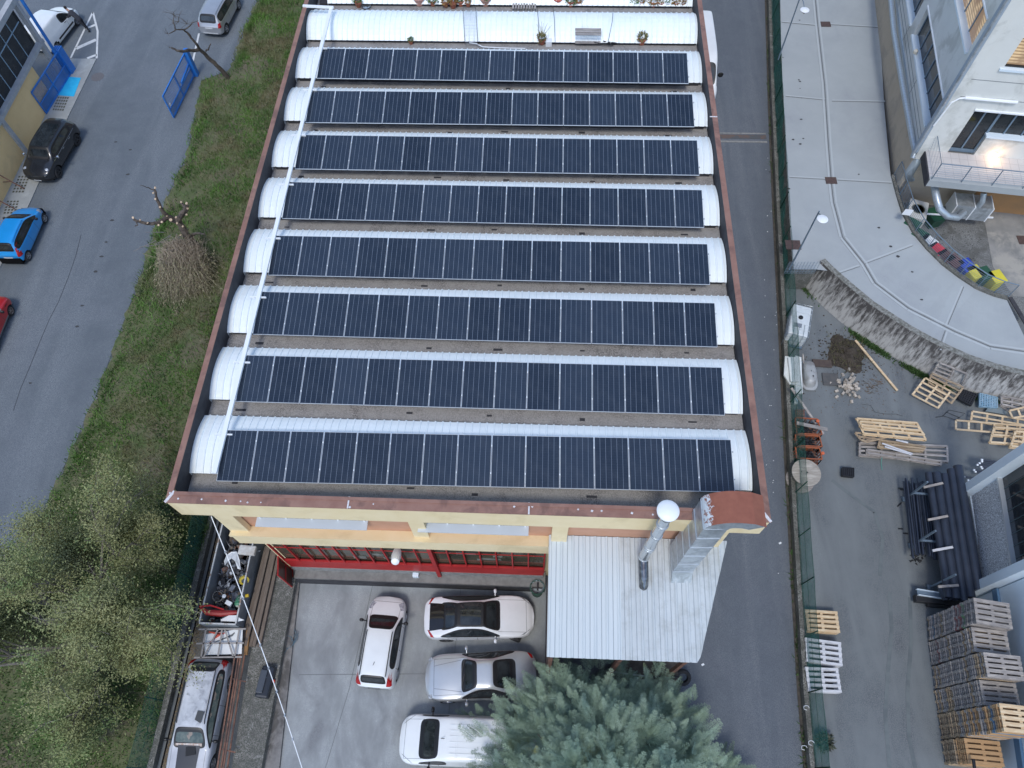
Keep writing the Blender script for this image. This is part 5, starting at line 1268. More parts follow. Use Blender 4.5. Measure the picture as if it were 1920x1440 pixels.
p=P(457,1085,1.3); t=sp_('steel_drum','shiny steel drum with yellow band among the scrap','drum',p); Rr=Matrix.Rotation(.9,3,'X')@Matrix.Rotation(.5,3,'Y'); MB().lathe([(.02,-.3),(.14,-.3),(.2,-.2),(.2,.15),(.02,.15)],p,18,R=Rr).build('drum_shell',steel,t,smooth=True); MB().lathe([(.205,.05),(.205,.16),(.12,.17)],p,18,R=Rr,close=False).build('band',mat('yellow_band',(.6,.45,.05),rough=.5),t)
p=P(448,1127,1.15); t=sp_('gas_bottle','green and white gas bottle among the scrap','bottle',p); MB().lathe([(.03,-.3),(.12,-.27),(.15,-.15),(.15,.2),(.1,.3),(.03,.33)],p,16,R=Matrix.Rotation(.3,3,'Y')@Matrix.Rotation(.8,3,'X')).build('shell',mat('green_bottle',(.06,.25,.13),(.5,.55,.5),scale=4,rough=.4,lo=.5,hi=.55),t,smooth=True)
p=P(409,1155,1.35); t=sp_('red_bumper','long glossy dark red car bumper across the near end of the scrap','bumper',p); MB().tube([P(376,1139,1.6),P(388,1148,1.5),P(415,1150,1.45),P(445,1148,1.4)],[.05,.12,.14,.08],8).build('bumper_skin',redd,t,smooth=True); MB().tube([P(374,1137,1.62),P(395,1135,1.6),P(420,1143,1.5)],.035,6).build('edge_strip',red,t)
p=P(437,1160,1.4); t=sp_('car_trim','jagged white plastic panel beside the near rim of the container','panel',p); m=MB(); poly=[(-.5,-.06),(-.2,.12),(.15,.14),(.3,.02),(.5,-.04),(.2,-.12),(-.48,-.12)]; m.prism([(p.x+a,p.y+b) for a,b in poly],p.z,p.z+.03); m.build('sheet',whitep,t)
p=P(409,1118,1.2); t=sp_('steel_ring','round chrome ring lying in the scrap','ring',p); MB().lathe([(.18,0),(.2,.05),(.24,.05),(.25,0),(.2,-.03)],p,24,R=Matrix.Rotation(.4,3,'X'),close=False).build('hoop',mat('ring_steel',(.22,.23,.25),rough=.25,metal=.8),t,smooth=True)
p=P(429,1131,1.3); t=sp_('white_carton','small white box beside the chrome ring','box',p); MB().box(p,(.28,.18,.12),rz=-.4).build('carton',whitep,t,bevel=.015)
p=P(420,1118,1.3); t=sp_('white_can','small round white can beside the chrome ring','can',p); MB().lathe([(.02,-.05),(.08,-.05),(.08,.05),(.02,.06)],p,14,R=Matrix.Rotation(.5,3,'Y')).build('can_body',whitep,t,smooth=True)
p=P(436,1103,1.3); t=sp_('grey_casing','pale grey machine casing in the middle of the scrap','casing',p); MB().box(p,(.3,.2,.14),rz=1.2).build('case',mats_[0],t,bevel=.03)
p=P(463,1117,1.2); t=sp_('yellow_part','small yellow machine part in the scrap','machine part',p); MB().box(p,(.16,.12,.12),rz=.3).build('part_body',mat('yellow_p',(.6,.42,.03),rough=.5),t,bevel=.02)
# black boards standing in container top end
t=thing('dark_boards','brown-black boards and door panels standing at the far end of the scrap container','boards',(-13.0,9.6,.5))
for k in range(6): x=-13.75+.22*k; MB().bar((x,10.9,1.5+.1*(k%3)),(x+.22,9.0,.85+.07*k),.20,.025).build('board',mat('board_brown',(.11,.075,.05),(.06,.045,.035),scale=3,rough=.7,rnd=.3),t)
# lattice frame and printed white board
c=P(417,1207,.95); t=thing('printed_board','white board with red and black painted strokes under the wooden lattice','board',c)
A=[P(383,1190,.95),P(455,1178,.98),P(453,1226,.95),P(384,1228,.93)]
MB().add([*A]+[a-Vector((0,0,.04)) for a in A],[(0,1,2,3),(4,5,6,7)]+[(i,(i+1)%4,4+(i+1)%4,4+i) for i in range(4)]).build('board_sheet',mat('board_white',(.80,.82,.82),rough=.4),t)
m=MB(); z=.99
def strk(pts,ws,mt,nm):
    m=MB(); Q=[P(280+x/4.8,1140+y/4.8,1.0) for x,y in pts]
    for i in range(len(Q)-1):
        d=(Q[i+1]-Q[i]).normalized(); n=Vector((-d.y,d.x,0)); d0=(Q[i]-Q[i-1]).normalized() if i else d; n0=Vector((-d0.y,d0.x,0))
        m.quad(Q[i]-n0*ws[i],Q[i]+n0*ws[i],Q[i+1]+n*ws[i+1],Q[i+1]-n*ws[i+1])
    m.build(nm,mt,t)
strk([(515,345),(620,295),(700,265),(745,245),(768,222)],[.01,.02,.03,.045,.02],mat('print_grey',(.12,.13,.14),rough=.5),'grey_stroke')
strk([(530,320),(590,270),(630,235),(680,225)],[.008,.03,.08,.01],mat('print_red',(.65,.10,.06),rough=.5),'red_stroke'); strk([(535,215),(580,225),(640,235)],[.02,.035,.02],mat('print_red',(.65,.10,.06)),'red_stroke')
t=thing('wooden_lattice','grey wooden lattice frame lying over the printed board behind the wrecked estate','lattice',c)
for a,b in (((445,192),(870,188)),((425,320),(850,315)),((402,447),(835,440)),((510,190),(465,450)),((620,190),(490,440)),((655,195),(617,440)),((680,195),(755,440)),((808,195),(765,450))):
    p=P(280+a[0]/4.8,1140+a[1]/4.8,1.12);q=P(280+b[0]/4.8,1140+b[1]/4.8,1.12); MB().bar(p,q,.06,.035).build('slat',mat('slat_grey',(.30,.28,.26),(.38,.35,.33),scale=5,rough=.9),t)
# wooden posts at side
m=MB(); t=thing('timber_offcut','short golden timber post standing beside the lattice','timber',P(462,1200,.6)); MB().bar(P(461,1228,.7),P(466,1182,.7),.14,.12).build('post_piece',mat('gold_timber',(.36,.2,.08),(.28,.15,.06),scale=3,rough=.8),t)
# coiled hose and black compressor
t=thing('coiled_hose','coiled blue grey garden hose on the car park by the ledge','hose',P(540,1190,0)); m=MB(); pts=[]
for k in range(120):
    a=k*.32; cx_,cy_=(533,1208) if (k//40)%2==0 else (545,1190); p=P(cx_,cy_,.05+.01*(k//20)); r=.30+.10*math.sin(k*.7); pts.append(p+Vector((r*math.cos(a),r*math.sin(a),0)))
m.tube(pts,.013,5,cap=False); m.tube([pts[-1],P(523,1165,.04),P(526,1145,.04),P(543,1139,.04),P(547,1150,.04),P(538,1162,.04)],.014,5); m.tube([pts[0],P(516,1245,.3),P(500,1270,.8),P(483,1288,.5)],.014,5); m.build('hose_coil',mat('hose_blue',(.10,.16,.20),rough=.4),t,smooth=True)
c=P(507,1282,.0); t=thing('black_compressor','black boxy machine with a red knob at the car park edge','machine',c); MB().box(c+Vector((0,0,.45)),(.55,1.25,.7),rz=-.08).build('case',mat('black_case',(.022,.026,.034),rough=.35),t,bevel=.09); MB().box(c+Vector((-.1,0,.84)),(.28,.9,.08),rz=-.08).build('lid',mat('lid_grey',(.06,.07,.085),rough=.4),t,bevel=.03); MB().lathe([(.02,-.03),(.06,-.02),(.06,.03),(.02,.04)],c+Vector((.31,.05,.55)),12,R=Matrix.Rotation(1.4,3,'Y')).build('knob',mat('red_knob',(.7,.05,.02),rough=.4),t)
for sg in (-1,1): MB().lathe([(.02,-.04),(.14,-.04),(.14,.04),(.02,.04)],c+Vector((sg*.2,-.6,.14)),14,R=Matrix.Rotation(1.57,3,'Y')).build('wheel',blackr,t)
# ---------------- person at the van
def person():
    mid,n,left=VANDOOR; right=-left
    base=mid+n*.95+right*1.62; bz=-.03
    f=Vector((left.x,left.y,0)); n3=Vector((n.x,n.y,0))   # facing the van (left), standing on its right side
    def Q(fw,sd,z): v=Vector((base.x,base.y,bz))+f*fw+n3*sd; v.z+=z; return v
    t=thing('person','person in dark clothes leaning into the cab door of the white panel van','person',Q(0,0,0))
    V=[];E=[];R_=[]
    def a(p,r,par=None):
        V.append(p);R_.append(r); 
        if par is not None: E.append((par,len(V)-1))
        return len(V)-1
    hip=a(Q(.05,0,.92),.15); sp1=a(Q(.18,0,1.12),.14,hip); ch=a(Q(.36,0,1.32),.165,sp1); nk=a(Q(.50,0,1.46),.065,ch); hd=a(Q(.58,0,1.55),.09,nk); hd2=a(Q(.64,0,1.66),.085,hd)
    for s in (-1,1):
        th=a(Q(0,s*.11,.84),.105,hip); kn=a(Q(-.10+s*.10,s*.13,.48),.07,th); an=a(Q(-.28+s*.14,s*.13,.10),.05,kn); a(Q(-.12+s*.14,s*.14,.05),.045,an)
        sh=a(Q(.40,s*.20,1.34),.075,ch); el=a(Q(.58,s*.26,1.12),.05,sh); wr=a(Q(.80,s*.18,1.10),.035,el); hn=a(Q(.90,s*.15,1.10),.04,wr)
        for k in range(4): fk=a(Q(.97,s*.15+(k-1.5)*.022,1.10),.010,hn); a(Q(1.01,s*.15+(k-1.5)*.024,1.075),.008,fk)
        tb=a(Q(.92,s*.10,1.10),.010,hn); a(Q(.96,s*.085,1.08),.009,tb)
    me=bpy.data.meshes.new('body'); me.from_pydata([tuple(v) for v in V],E,[]); o=bpy.data.objects.new('tmpb',me); COL.objects.link(o)
    sk=o.modifiers.new('s','SKIN'); 
    for i,r in enumerate(R_): me.skin_vertices[0].data[i].radius=(r,r)
    me.skin_vertices[0].data[0].use_root=True; sb=o.modifiers.new('b','SUBSURF'); sb.levels=2
    dg=bpy.context.evaluated_depsgraph_get(); em=bpy.data.meshes.new_from_object(o.evaluated_get(dg)); bpy.data.objects.remove(o)
    skin=mat('skin',(.45,.27,.20),rough=.6); cloth=mat('dark_cloth',(.030,.034,.045),(.05,.05,.06),scale=12,rough=.9); trous=mat('dark_trousers',(.018,.02,.026),rough=.9)
    for q in (cloth,skin,trous): em.materials.append(q)
    hdp=V[hd2]; hands=[v for v,r in zip(V,R_) if abs(r-.04)<.001]; w0=worldloc(t)
    for pl in em.polygons:
        c=Vector(pl.center); pl.use_smooth=True; z=c.z-bz
        if (c-V[hd]).length<.16 and z>1.48 or (c-hdp).length<.14 or any((c-h).length<.13 for h in hands): pl.material_index=1
        elif z<.92: pl.material_index=2
    em.transform(Matrix.Translation(-w0)); o=bpy.data.objects.new('body',em); COL.objects.link(o); o.parent=t
    MB().lathe([(.02,-.05),(.095,-.03),(.105,.03),(.08,.08),(.02,.105)],hdp+Vector((-.02*f.x,-.02*f.y,.02)),14,R=Matrix.Rotation(.2,3,'X')).build('hair',mat('hair',(.02,.016,.014),rough=.8),t,smooth=True)
person()
# ================================================= RIGHT: OFFICE BUILDING
random.seed(5)
O=Vector((*G(1680,350,WT),0)); dv=(Vector((*G(1640,0,WT),0))-O).normalized(); ev=Vector((dv.y,-dv.x,0)); rzB=math.atan2(dv.y,dv.x)-math.pi/2
t=OB=thing('office_building','beige panelled office building with ribbon windows, balcony and lit windows at the upper right','building',(O.x,O.y,0))
def WW(m,s0,s1,z0,z1,th=.35,out=0.): # block on west wall
    c=O+dv*((s0+s1)/2)+ev*(th/2-out); m.box((c.x,c.y,(z0+z1)/2),(th,s1-s0,z1-z0),rz=rzB); return m
def SW(m,s0,s1,z0,z1,th=.35,out=0.):
    c=O+ev*((s0+s1)/2)+dv*(th/2-out); m.box((c.x,c.y,(z0+z1)/2),(s1-s0,th,z1-z0),rz=rzB); return m
m=MB(); WW(m,0.0,26,.2,3.9,.5); m.build('base_wall',beige2,OB)
m=MB(); WW(m,-.12,26,3.9,5.42,.36,.02); WW(m,-.1,26,7.25,9.55,.36,.02); WW(m,-.1,26,11.35,14,.36,.02)
for a,b in ((.34,.62),(7.95,8.9),(17,18)): WW(m,a if a>.4 else -.1,b,5.42,7.25,.36,.02)
for a,b in ((-.1,.95),(8.6,9.4),(17,18)): WW(m,a,b,9.55,11.35,.36,.02)
m.build('west_wall',beige,OB)
m=MB(); SW(m,.27,16,0.2,4.25,.4); m.build('south_base_wall',beige2,OB)
m=MB(); SW(m,.27,1.45,4.25,14); SW(m,1.45,16,7.25,9.62); SW(m,2.78,16,4.25,5.78); SW(m,1.45,16,11.2,14); SW(m,6.0,16,5.78,7.25); SW(m,3.9,16,9.62,11.2); m.build('south_wall',beige,OB)
m=MB(); c=O+dv*.12+ev*.05; m.box((c.x,c.y,9.2),(.42,.42,9.8),rz=rzB); m.build('corner_pilaster',mat('blue_grey_metal',(.30,.36,.42),(.34,.40,.46),scale=1.5,rough=.4),OB)
c=O+dv*(-.12)+ev*(-.2); MB().tube([(c.x,c.y,4.2),(c.x,c.y,14)],.06,8).build('downpipe',galv,OB)
bluebar=mat('window_bar',(.16,.22,.28),rough=.4)
def wwin(s0,s1,z0,z1,np_,gm,nm='window'):
    f=WW(MB(),s0,s1,z0,z1,.05,-.24).build(nm,gm,OB)
    m=MB(); 
    for k in range(np_+1): s=s0+(s1-s0)*k/np_; WW(m,s-.03,s+.03,z0,z1,.06,-.19)
    m.build('frame',bluebar,f); WW(MB(),s0-.05,s1+.05,z0-.02,z0+.10,.42,.12).build('sill',paleblue,f)
    WW(MB(),s0-.05,s1+.05,z1-.02,z1+.05,.42,.07).build('head_flashing',whitep,f)
litm=bpy.data.materials.new('lit_blind'); litm.use_nodes=True; nt=litm.node_tree; b=nt.nodes['Principled BSDF']; o3=xyz(nt); tcl=coords(nt)
cc=mix(nt,linemask(nt,o3[2],.16,.06),(.46,.34,.20),(.22,.14,.08)); cc=mix(nt,ramp(nt,noise(nt,tcl,.8,3),.45,.6),cc,(.20,.13,.08)); nt.links.new(cc,b.inputs['Base Color']); nt.links.new(cc,b.inputs['Emission Color']); b.inputs['Emission Strength'].default_value=.55; b.inputs['Roughness'].default_value=.3
wwin(.62,7.95,5.42,7.25,6,glassd); wwin(8.9,17,5.42,7.25,7,glassd); wwin(.95,8.6,9.55,11.35,5,litm); wwin(9.4,17,9.55,11.35,6,litm)
f=SW(MB(),2.78,6.0,5.78,7.25,.05,-.22).build('window',glassd,OB); m=MB()
for s in (2.78,3.55,4.4,5.2,6.0): SW(m,s-.035,s+.035,5.78,7.25,.08,-.16)
m.build('frame',bluebar,f); SW(MB(),2.7,6.1,5.70,5.80,.5,.12).build('sill',paleblue,f)
f=SW(MB(),1.45,2.78,4.45,7.25,.05,-.22).build('glazed_door',glassd,OB); m=MB()
for s in (1.49,2.08,2.74): SW(m,s-.035,s+.035,4.45,7.25,.08,-.16)
SW(m,1.45,2.78,4.45,4.62,.09,-.15); m.build('frame',bluebar,f); SW(MB(),1.4,6.1,7.22,7.29,.5,.1).build('head_flashing',whitep,f)
f=SW(MB(),1.45,3.9,9.62,11.2,.05,-.22).build('window',litm,OB); SW(MB(),1.3,4,9.52,9.64,.5,.1).build('sill',paleblue,f); SW(MB(),1.45,3.9,9.64,9.72,.1,-.12).build('frame',seal,f)
# panel joints
m=MB()
for z in (7.9,8.9): SW(m,.3,8,z,z+.02,.02,.012)
for z in (4.6,4.9): WW(m,0,26,z,z+.02,.02,.032)
for s in (4.5,9.0,13.5): WW(m,s,s+.02,3.95,5.4,.02,.032)
m.build('panel_joint',joint,OB)
# white conduit and small sensor
a=O+ev*.25-dv*.10; b=O+ev*3.0-dv*.10; 
t=thing('white_conduit','white pipe elbow running along the beige wall above the glazed door','pipe',(a.x,a.y,7.8)); MB().tube([(a.x-.35,a.y-.05,6.2),(a.x-.15,a.y,7.6),(a.x+.1,a.y,7.85),(a.x+.4,a.y,7.9)],.045,6).build('thin_pipe',whitep,t); MB().tube([(a.x+.35,a.y,7.9),(b.x,b.y,7.95)],.08,8).build('conduit',whitep,t)
s_,z_=onplane(1721,97,(O.x,O.y),(dv.x,dv.y)); c=O+dv*s_-ev*.12; t=thing('wall_sensor','small cream round sensor on the ribbon window sill','sensor',(c.x,c.y,z_)); MB().lathe([(.02,-.14),(.11,-.1),(.13,.05),(.06,.14),(.02,.15)],(c.x,c.y,z_),14).build('sensor_body',mat('cream',(.62,.58,.48),rough=.5),t,smooth=True)
# balcony
zf=4.45; A=Vector((*G(1735,284,zf),0)); fr_=Vector((*G(1735,356,zf-.3),0)); dep=2.15
def bal(s,dp,z): c=O+ev*s-dv*dp; return Vector((c.x,c.y,z))
s0=.32
t=thing('balcony','tiled concrete balcony with grey rod railing below the lit wall lamp','balcony',bal(s0,0,zf))
def slab(m,s0,s1,d0,d1,z0,z1): p=[bal(s0,d0,0),bal(s1,d0,0),bal(s1,d1,0),bal(s0,d1,0)]; m.prism([(q.x,q.y) for q in p],z0,z1)
m=MB(); slab(m,s0,9,.0,dep,zf-.42,zf-.02); m.build('slab',concrete2,t)
tm,nt_,b_=nt_new('balcony_tiles'); o3=xyz(nt_,'Object'); tc_=coords(nt_); 
mp=N(nt_,'ShaderNodeMapping'); mp.inputs['Rotation'].default_value=(0,0,-rzB); tcx=N(nt_,'ShaderNodeTexCoord'); nt_.links.new(tcx.outputs['Object'],mp.inputs[0]); sx_=N(nt_,'ShaderNodeSeparateXYZ'); nt_.links.new(mp.outputs[0],sx_.inputs[0])
lm=math_(nt_,'MAXIMUM',linemask(nt_,sx_.outputs[0],.42,.02),linemask(nt_,sx_.outputs[1],.42,.02)); cc=mix(nt_,math_(nt_,'MULTIPLY',lm,.6),mix(nt_,noise(nt_,tc_,3,3),(.62,.58,.55),(.52,.49,.47)),(.30,.28,.27)); nt_.links.new(cc,b_.inputs['Base Color']); b_.inputs['Roughness'].default_value=.4
m=MB(); slab(m,s0+.03,9,.0,dep-.28,zf-.02,zf+.012); m.build('tile_floor',tm,t)
m=MB(); slab(m,s0-.06,s0,.05,dep+.01,zf-.46,zf+.03); m.build('edge_flashing',darkpar,t)
h=1.05; c0=bal(s0+.12,0.1,zf);c1=bal(s0+.12,dep-.1,zf);c2=bal(9,dep-.1,zf)
up=Vector((0,0,1)); m=MB().tube([c0+up*h,c1+up*h,c2+up*h],.028,6); m.build('handrail',galvb,t); m=MB()
for k in range(1,8): m.tube([c0+up*h*k/8,c1+up*h*k/8,c2+up*h*k/8],.010,4)
m.build('rail_bars',galvb,t)
for s in (s0+.12,1.9,3.4,4.9,6.4): q=bal(s,dep-.1,zf); MB().bar(q-up*.4,q+up*h,.05,.03,up=(1,0,0)).build('post',galvb,t)
# lit wall lamp
s_,z_=onplane(1866,289,(O.x,O.y),(ev.x,ev.y)); c=O+ev*s_-dv*.12; t=thing('lit_wall_lamp','glowing warm lamp low on the wall above the balcony tiles','lamp',(c.x,c.y,z_))
em_=bpy.data.materials.new('lamp_glow'); em_.use_nodes=True; em_.node_tree.nodes['Principled BSDF'].inputs['Emission Color'].default_value=(1,.62,.30,1); em_.node_tree.nodes['Principled BSDF'].inputs['Emission Strength'].default_value=9
MB().lathe([(.02,-.06),(.10,-.05),(.12,0),(.08,.05),(.02,.06)],(c.x,c.y,z_+.05),12).build('bulb',em_,t,smooth=True); MB().box((c.x+dv.x*.06,c.y+dv.y*.06,z_+.12),(.2,.05,.05),rz=rzB).build('bracket',galv,t)
pl_=bpy.data.lights.new('lamp','POINT'); pl_.energy=7; pl_.color=(1,.6,.3); pl_.shadow_soft_size=.1; po=bpy.data.objects.new('lamp_light',pl_); COL.objects.link(po); po.parent=t; po.location=(-dv.x*.25,-dv.y*.25,.12)
# round ducts on the west wall
def duct(name,label,pts,r,rings=True):
    t=thing(name,label,'duct',pts[0]); L=[]; 
    MB().tube(pts,r,14).build('duct_pipe',ductm,t,smooth=True)
ductm,nt_,b_=nt_new('spiral_duct'); tcx=coords(nt_); o3=xyz(nt_); lm=linemask(nt_,math_(nt_,'ADD',o3[1],math_(nt_,'MULTIPLY',o3[0],.3)),.22,.02); cc=mix(nt_,math_(nt_,'MULTIPLY',lm,.5),mix(nt_,noise(nt_,tcx,3,4),(.50,.56,.60),(.36,.41,.45)),(.25,.28,.3)); nt_.links.new(cc,b_.inputs['Base Color']); b_.inputs['Metallic'].default_value=.5; b_.inputs['Roughness'].default_value=.33
duct('spiral_duct','thick spiral ventilation duct along the west wall of the beige building',[P(1680,-60,4.2),P(1692,60,4.2),P(1709,170,4.2),P(1724,265,4.2),P(1726,282,4.1),P(1718,303,3.6),P(1706,322,2.9),P(1704,332,2.4),P(1722,334,2.1)],.24)
duct('spiral_duct','thinner spiral duct beside the thick one on the west wall',[P(1665,-60,4.3),P(1676,60,4.3),P(1694,170,4.3),P(1711,262,4.3),P(1716,283,4.2),P(1712,296,3.9)],.15)
# ---- things in the court
zc=.60
def acunit(c,sz,rz,label,fan=True):
    t=thing('air_conditioner',label,'air conditioner',c); MB().box(Vector(c)+Vector((0,0,sz[2]/2)),sz,rz=rz).build('casing',mat('ac_white',(.60,.59,.55),(.52,.51,.48),scale=3,rough=.6),t,bevel=.03)
    MB().lathe([(.01,.0),(.30,.0),(.33,.03),(.36,.0)],Vector(c)+Vector((0,0,sz[2]+.012)),20).build('fan_grille',mat('fan_olive',(.10,.10,.07),(.2,.19,.12),scale=8,rough=.6),t)
AC_=P(1726,386,2.0); AC_.z=zc; acunit(AC_,(1.0,1.35,1.15),-.35,'big white air conditioning unit with a round top fan below the balcony')
t=thing('duct_box','shiny galvanised rectangular duct box with round elbows below the balcony','duct box',P(1820,395,1.4)); c=P(1818,388,1.9); MB().box(c,(1.9,.95,.95),rz=rzB).build('box_casing',galv,t); m=MB()
for s in (-.95,.0,.95): MB().box(c+ev*s,(.05,1.0,1.0),rz=rzB).build('flange',whitep,t)
m=MB(); MB().tube([P(1752,350,3.4),P(1757,375,3.2),P(1762,392,2.9),P(1776,405,2.6),P(1795,408,2.4),P(1806,398,2.2)],.19,12).build('round_elbow',ductm,t,smooth=True); MB().tube([P(1845,362,3.2),P(1842,378,2.8),P(1835,386,2.4)],.15,12).build('round_elbow',ductm,t,smooth=True)
MB().bar(P(1738,401,1.6),P(1862,408,1.6),.07,.07).build('support_rail',whitep,t); 
for px in (1745,1855): MB().bar(P(px,402,1.6),P(px,402,zc)*1,.06,.06).build('leg',galv,t)
def wbin(px,py,c,label,rz,lidc=None,w=.66,name='wheelie_bin',h=1.1):
    p=P(px+5,py-4,zc+h); p.z=zc; t=thing(name,label,'bin',p,group='coloured bins along the court railing')
    R=Matrix.Rotation(rz,3,'Z'); m=MB(); q=w/2
    b0=[R@Vector((x*q*.8,y*q*.85,0))+p for x,y in((-1,-1),(1,-1),(1,1),(-1,1))]; b1=[R@Vector((x*q,y*q*1.1,h*.92))+p for x,y in((-1,-1),(1,-1),(1,1),(-1,1))]
    m.add(b0+b1,[(3,2,1,0),(4,5,6,7)]+[(i,(i+1)%4,4+(i+1)%4,4+i) for i in range(4)]); m.build('bin_body',c,t,bevel=.02)
    MB().box(p+Vector((0,0,h*.97)),(w*1.06,w*1.22,.07),rz=rz).build('lid',lidc or c,t,bevel=.025)
    for sg in (-1,1): MB().lathe([(.02,-.03),(.09,-.03),(.09,.03),(.02,.03)],p+R@Vector((sg*q*.8,q,.1)),12,R=R@Matrix.Rotation(1.57,3,'Y')).build('wheel',blackr,t)
cm_=lambda n,c: mat(n,c,tuple(k*.85 for k in c),scale=3,rough=.45)
gb=cm_('bin_green',(.02,.09,.05)); 
wbin(1707,422,gb,'dark green bin nearest the air conditioning unit behind the railing',.9); wbin(1722,443,gb,'second dark green bin behind the railing beside the white lidded bin',.8)
wbin(1737,455,cm_('bin_white',(.72,.73,.72)),'white lidded bin between the green and red bins',.7); wbin(1753,470,cm_('bin_red',(.60,.03,.05)),'bright red bin behind the railing',.6)
wbin(1770,483,cm_('bin_brown',(.10,.045,.04)),'dark brown bin right of the red bin',.55); wbin(1786,492,cm_('bin_brown2',(.12,.05,.045)),'dark brown bin left of the blue bin',.5)
wbin(1809,500,cm_('bin_blue',(.02,.06,.42)),'royal blue bin between brown and yellow bins',.4); wbin(1825,513,cm_('bin_yellow',(.70,.60,.05)),'yellow bin right beside the blue bin',.4)
wbin(1843,515,gb,'dark green bin between the two yellow bins',.35); wbin(1866,522,cm_('bin_yellow',(.70,.60,.05)),'yellow bin standing last at the right end of the row',.3)
wbin(1752,405,gb,'wide dark green container under the round silver elbow',.3,w=.8,h=.8)
m=MB(); p=P(1702,398,WT+.9); 
MB_=MB(); MB_.box(p,(.45,.05,.4),R=Matrix.Rotation(.9,3,'Z')@Matrix.Rotation(1.1,3,'X')); tag(MB_.build('railing_grille',whitep),'small white slatted panel fixed to the railing end by the air conditioner','grille')
m=MB()
for _ in range(160):
    a=random.uniform(0,1); x,y=G(random.uniform(1755,1840),random.uniform(425,500),zc); 
    if px is not None: m.add([(x+.05*math.cos(k*1.25)*random.uniform(.4,1),y+.04*math.sin(k*1.25)*random.uniform(.4,1),zc+.004) for k in range(5)],[tuple(range(5))])
tag(m.build('oil_spots',rubtar),kind='stuff')
# garage opening under the balcony at the right, its warm light painted as orange
m=MB().box(tuple(bal(6.5,-.02,2.1)),(4.6,.06,3.4),rz=rzB); m.build('garage_opening',mat('orange_wall',(.42,.22,.09),(.36,.2,.09),scale=2,rough=.8),OB)
struct(MB().box(P(1919,450,.62),(.6,.6,.02)).build('drain_cover_court',MATS['cover_iron']))
# ---- street lamps
def lamp(foot,head,zh,label):
    p=P(*foot,WT); q=P(*head,zh); top=Vector((p.x+(q.x-p.x)*.05,p.y+(q.y-p.y)*.05,zh-.1)); t=thing('street_lamp',label,'street lamp',p,group='slim grey street lamps with white dish heads')
    MB().tube([p,top],[.05,.035],8).build('pole',galvb,t); MB().tube([top+Vector((0,0,-.15)),top.lerp(q,.5)+Vector((0,0,.02)),q],.025,6).build('arm',galvb,t)
    MB().lathe([(.02,-.16),(.10,-.12),(.24,-.02),(.26,.02),(.20,.06),(.02,.09)],q,22).build('lamp_shade',whitep,t,smooth=True); MB().lathe([(.02,-.20),(.07,-.17),(.08,-.12)],q,10,close=False).build('lamp_housing',rustbr,t)
lamp((1480,505),(1542,411),6.3,'street lamp at the end of the curved wall near the green fence'); lamp((1459,112),(1509,19),6.3,'street lamp near the top edge of the pale ramp')
# wire guard panel at the wall end
a=P(1470,512,WT);b=P(1527,512,WT); t=thing('guard_rail','grey wire guard panel between net fence and the curved wall end','railing',a); m=MB()
for k in range(11): q=a.lerp(b,k/10); m.tube([q,q+Vector((0,0,.95))],.010,4)
for k in range(8): z=.13*k; m.tube([a+Vector((0,0,z)),b+Vector((0,0,z))],.008,4)
m.build('wire_grid',galvb,t)
# ================================================= LOWER RIGHT BUILDING
d2=Vector((.122,.9925,0)).normalized(); e2=Vector((d2.y,-d2.x,0)); O2=Vector((19.12,8.4,0)); rz2=math.atan2(d2.y,d2.x)-math.pi/2
t=LB=thing('warehouse','warehouse facade with white fins, terrazzo sill panel and dark window at the lower right','building',(O2.x,O2.y,0))
def F2(m,s0,s1,z0,z1,th,out=0.): c=O2+d2*((s0+s1)/2)+e2*(th/2-out); m.box((c.x,c.y,(z0+z1)/2),(th,s1-s0,z1-z0),rz=rz2); return m
sT,zT=onplane(1871,906,(O2.x,O2.y),(d2.x,d2.y)); sB,zB=onplane(1902,1066,(O2.x,O2.y),(d2.x,d2.y)); zs=(zT+zB)/2
terr=mat('terrazzo',(.74,.75,.76),(.70,.71,.72),scale=3,rough=.8,fine=(22,(.26,.26,.27)))
F2(MB(),-.1,3.86,-.05,zs,.3).build('sill_panel',terr,LB); F2(MB(),-.1,3.86,zs,zs+.08,.42,.08).build('sill',mat('alu_bright',(.68,.69,.68),rough=.3,metal=.5),LB)
f=F2(MB(),-.1,3.86,zs+.08,8,.06,-.12).build('window',glassd,LB); m=MB()
for k in range(1,8): s=-.1+3.96*k/8; F2(m,s-.015,s+.015,zs+.1,8,.03,-.10)
m.build('glazing_bars',mat('bar_teal',(.05,.08,.09),rough=.3),f)
for s in (-.30,4.05): F2(MB(),s-.2,s+.2,-.05,8.2,.75,.42).build('fin',paleblue,LB)
F2(MB(),-9,-.55,-.05,8.2,.35,-.02).build('blank_wall',paleblue,LB); F2(MB(),-9,-.55,1.9,2.25,.1,.09).build('blue_band',mat('band_blue',(.10,.19,.30),rough=.4),LB)
# ---- yard surface details are in the asphalt; now the goods
# pipe rack
t=thing('pipe_rack','blue grey steel cantilever rack holding the black pipes','rack',P(1700,938,0))
for a,b in (((1695,937),(1753,887)),((1708,1024),(1751,992)),((1742,1102),(1782,1074))):
    p=P(*a,0); q=Vector((p.x,p.y,0)); z=2.3 
    MB().bar(q,q+Vector((0,0,z)),.07,.07,up=(1,0,0)).build('upright',galvb,t); MB().box(q+Vector((0,0,.06)),(.22,.22,.12)).build('foot',galvb,t)
    MB().bar(q+Vector((0,0,.9)),q+Vector((1.9,-.1,.9)),.08,.08).build('arm',galvb,t)
a=P(1816,915,1.2);b=P(1846,1090,1.2); MB().bar(a,b,.06,.1).build('rear_beam',paleblue,t)
for q in ((1826,1000),(1848,1092)): p=P(*q,1.1); MB().bar(p,p+Vector((.75,.25,0)),.14,.14).build('bracket',galvb,t)
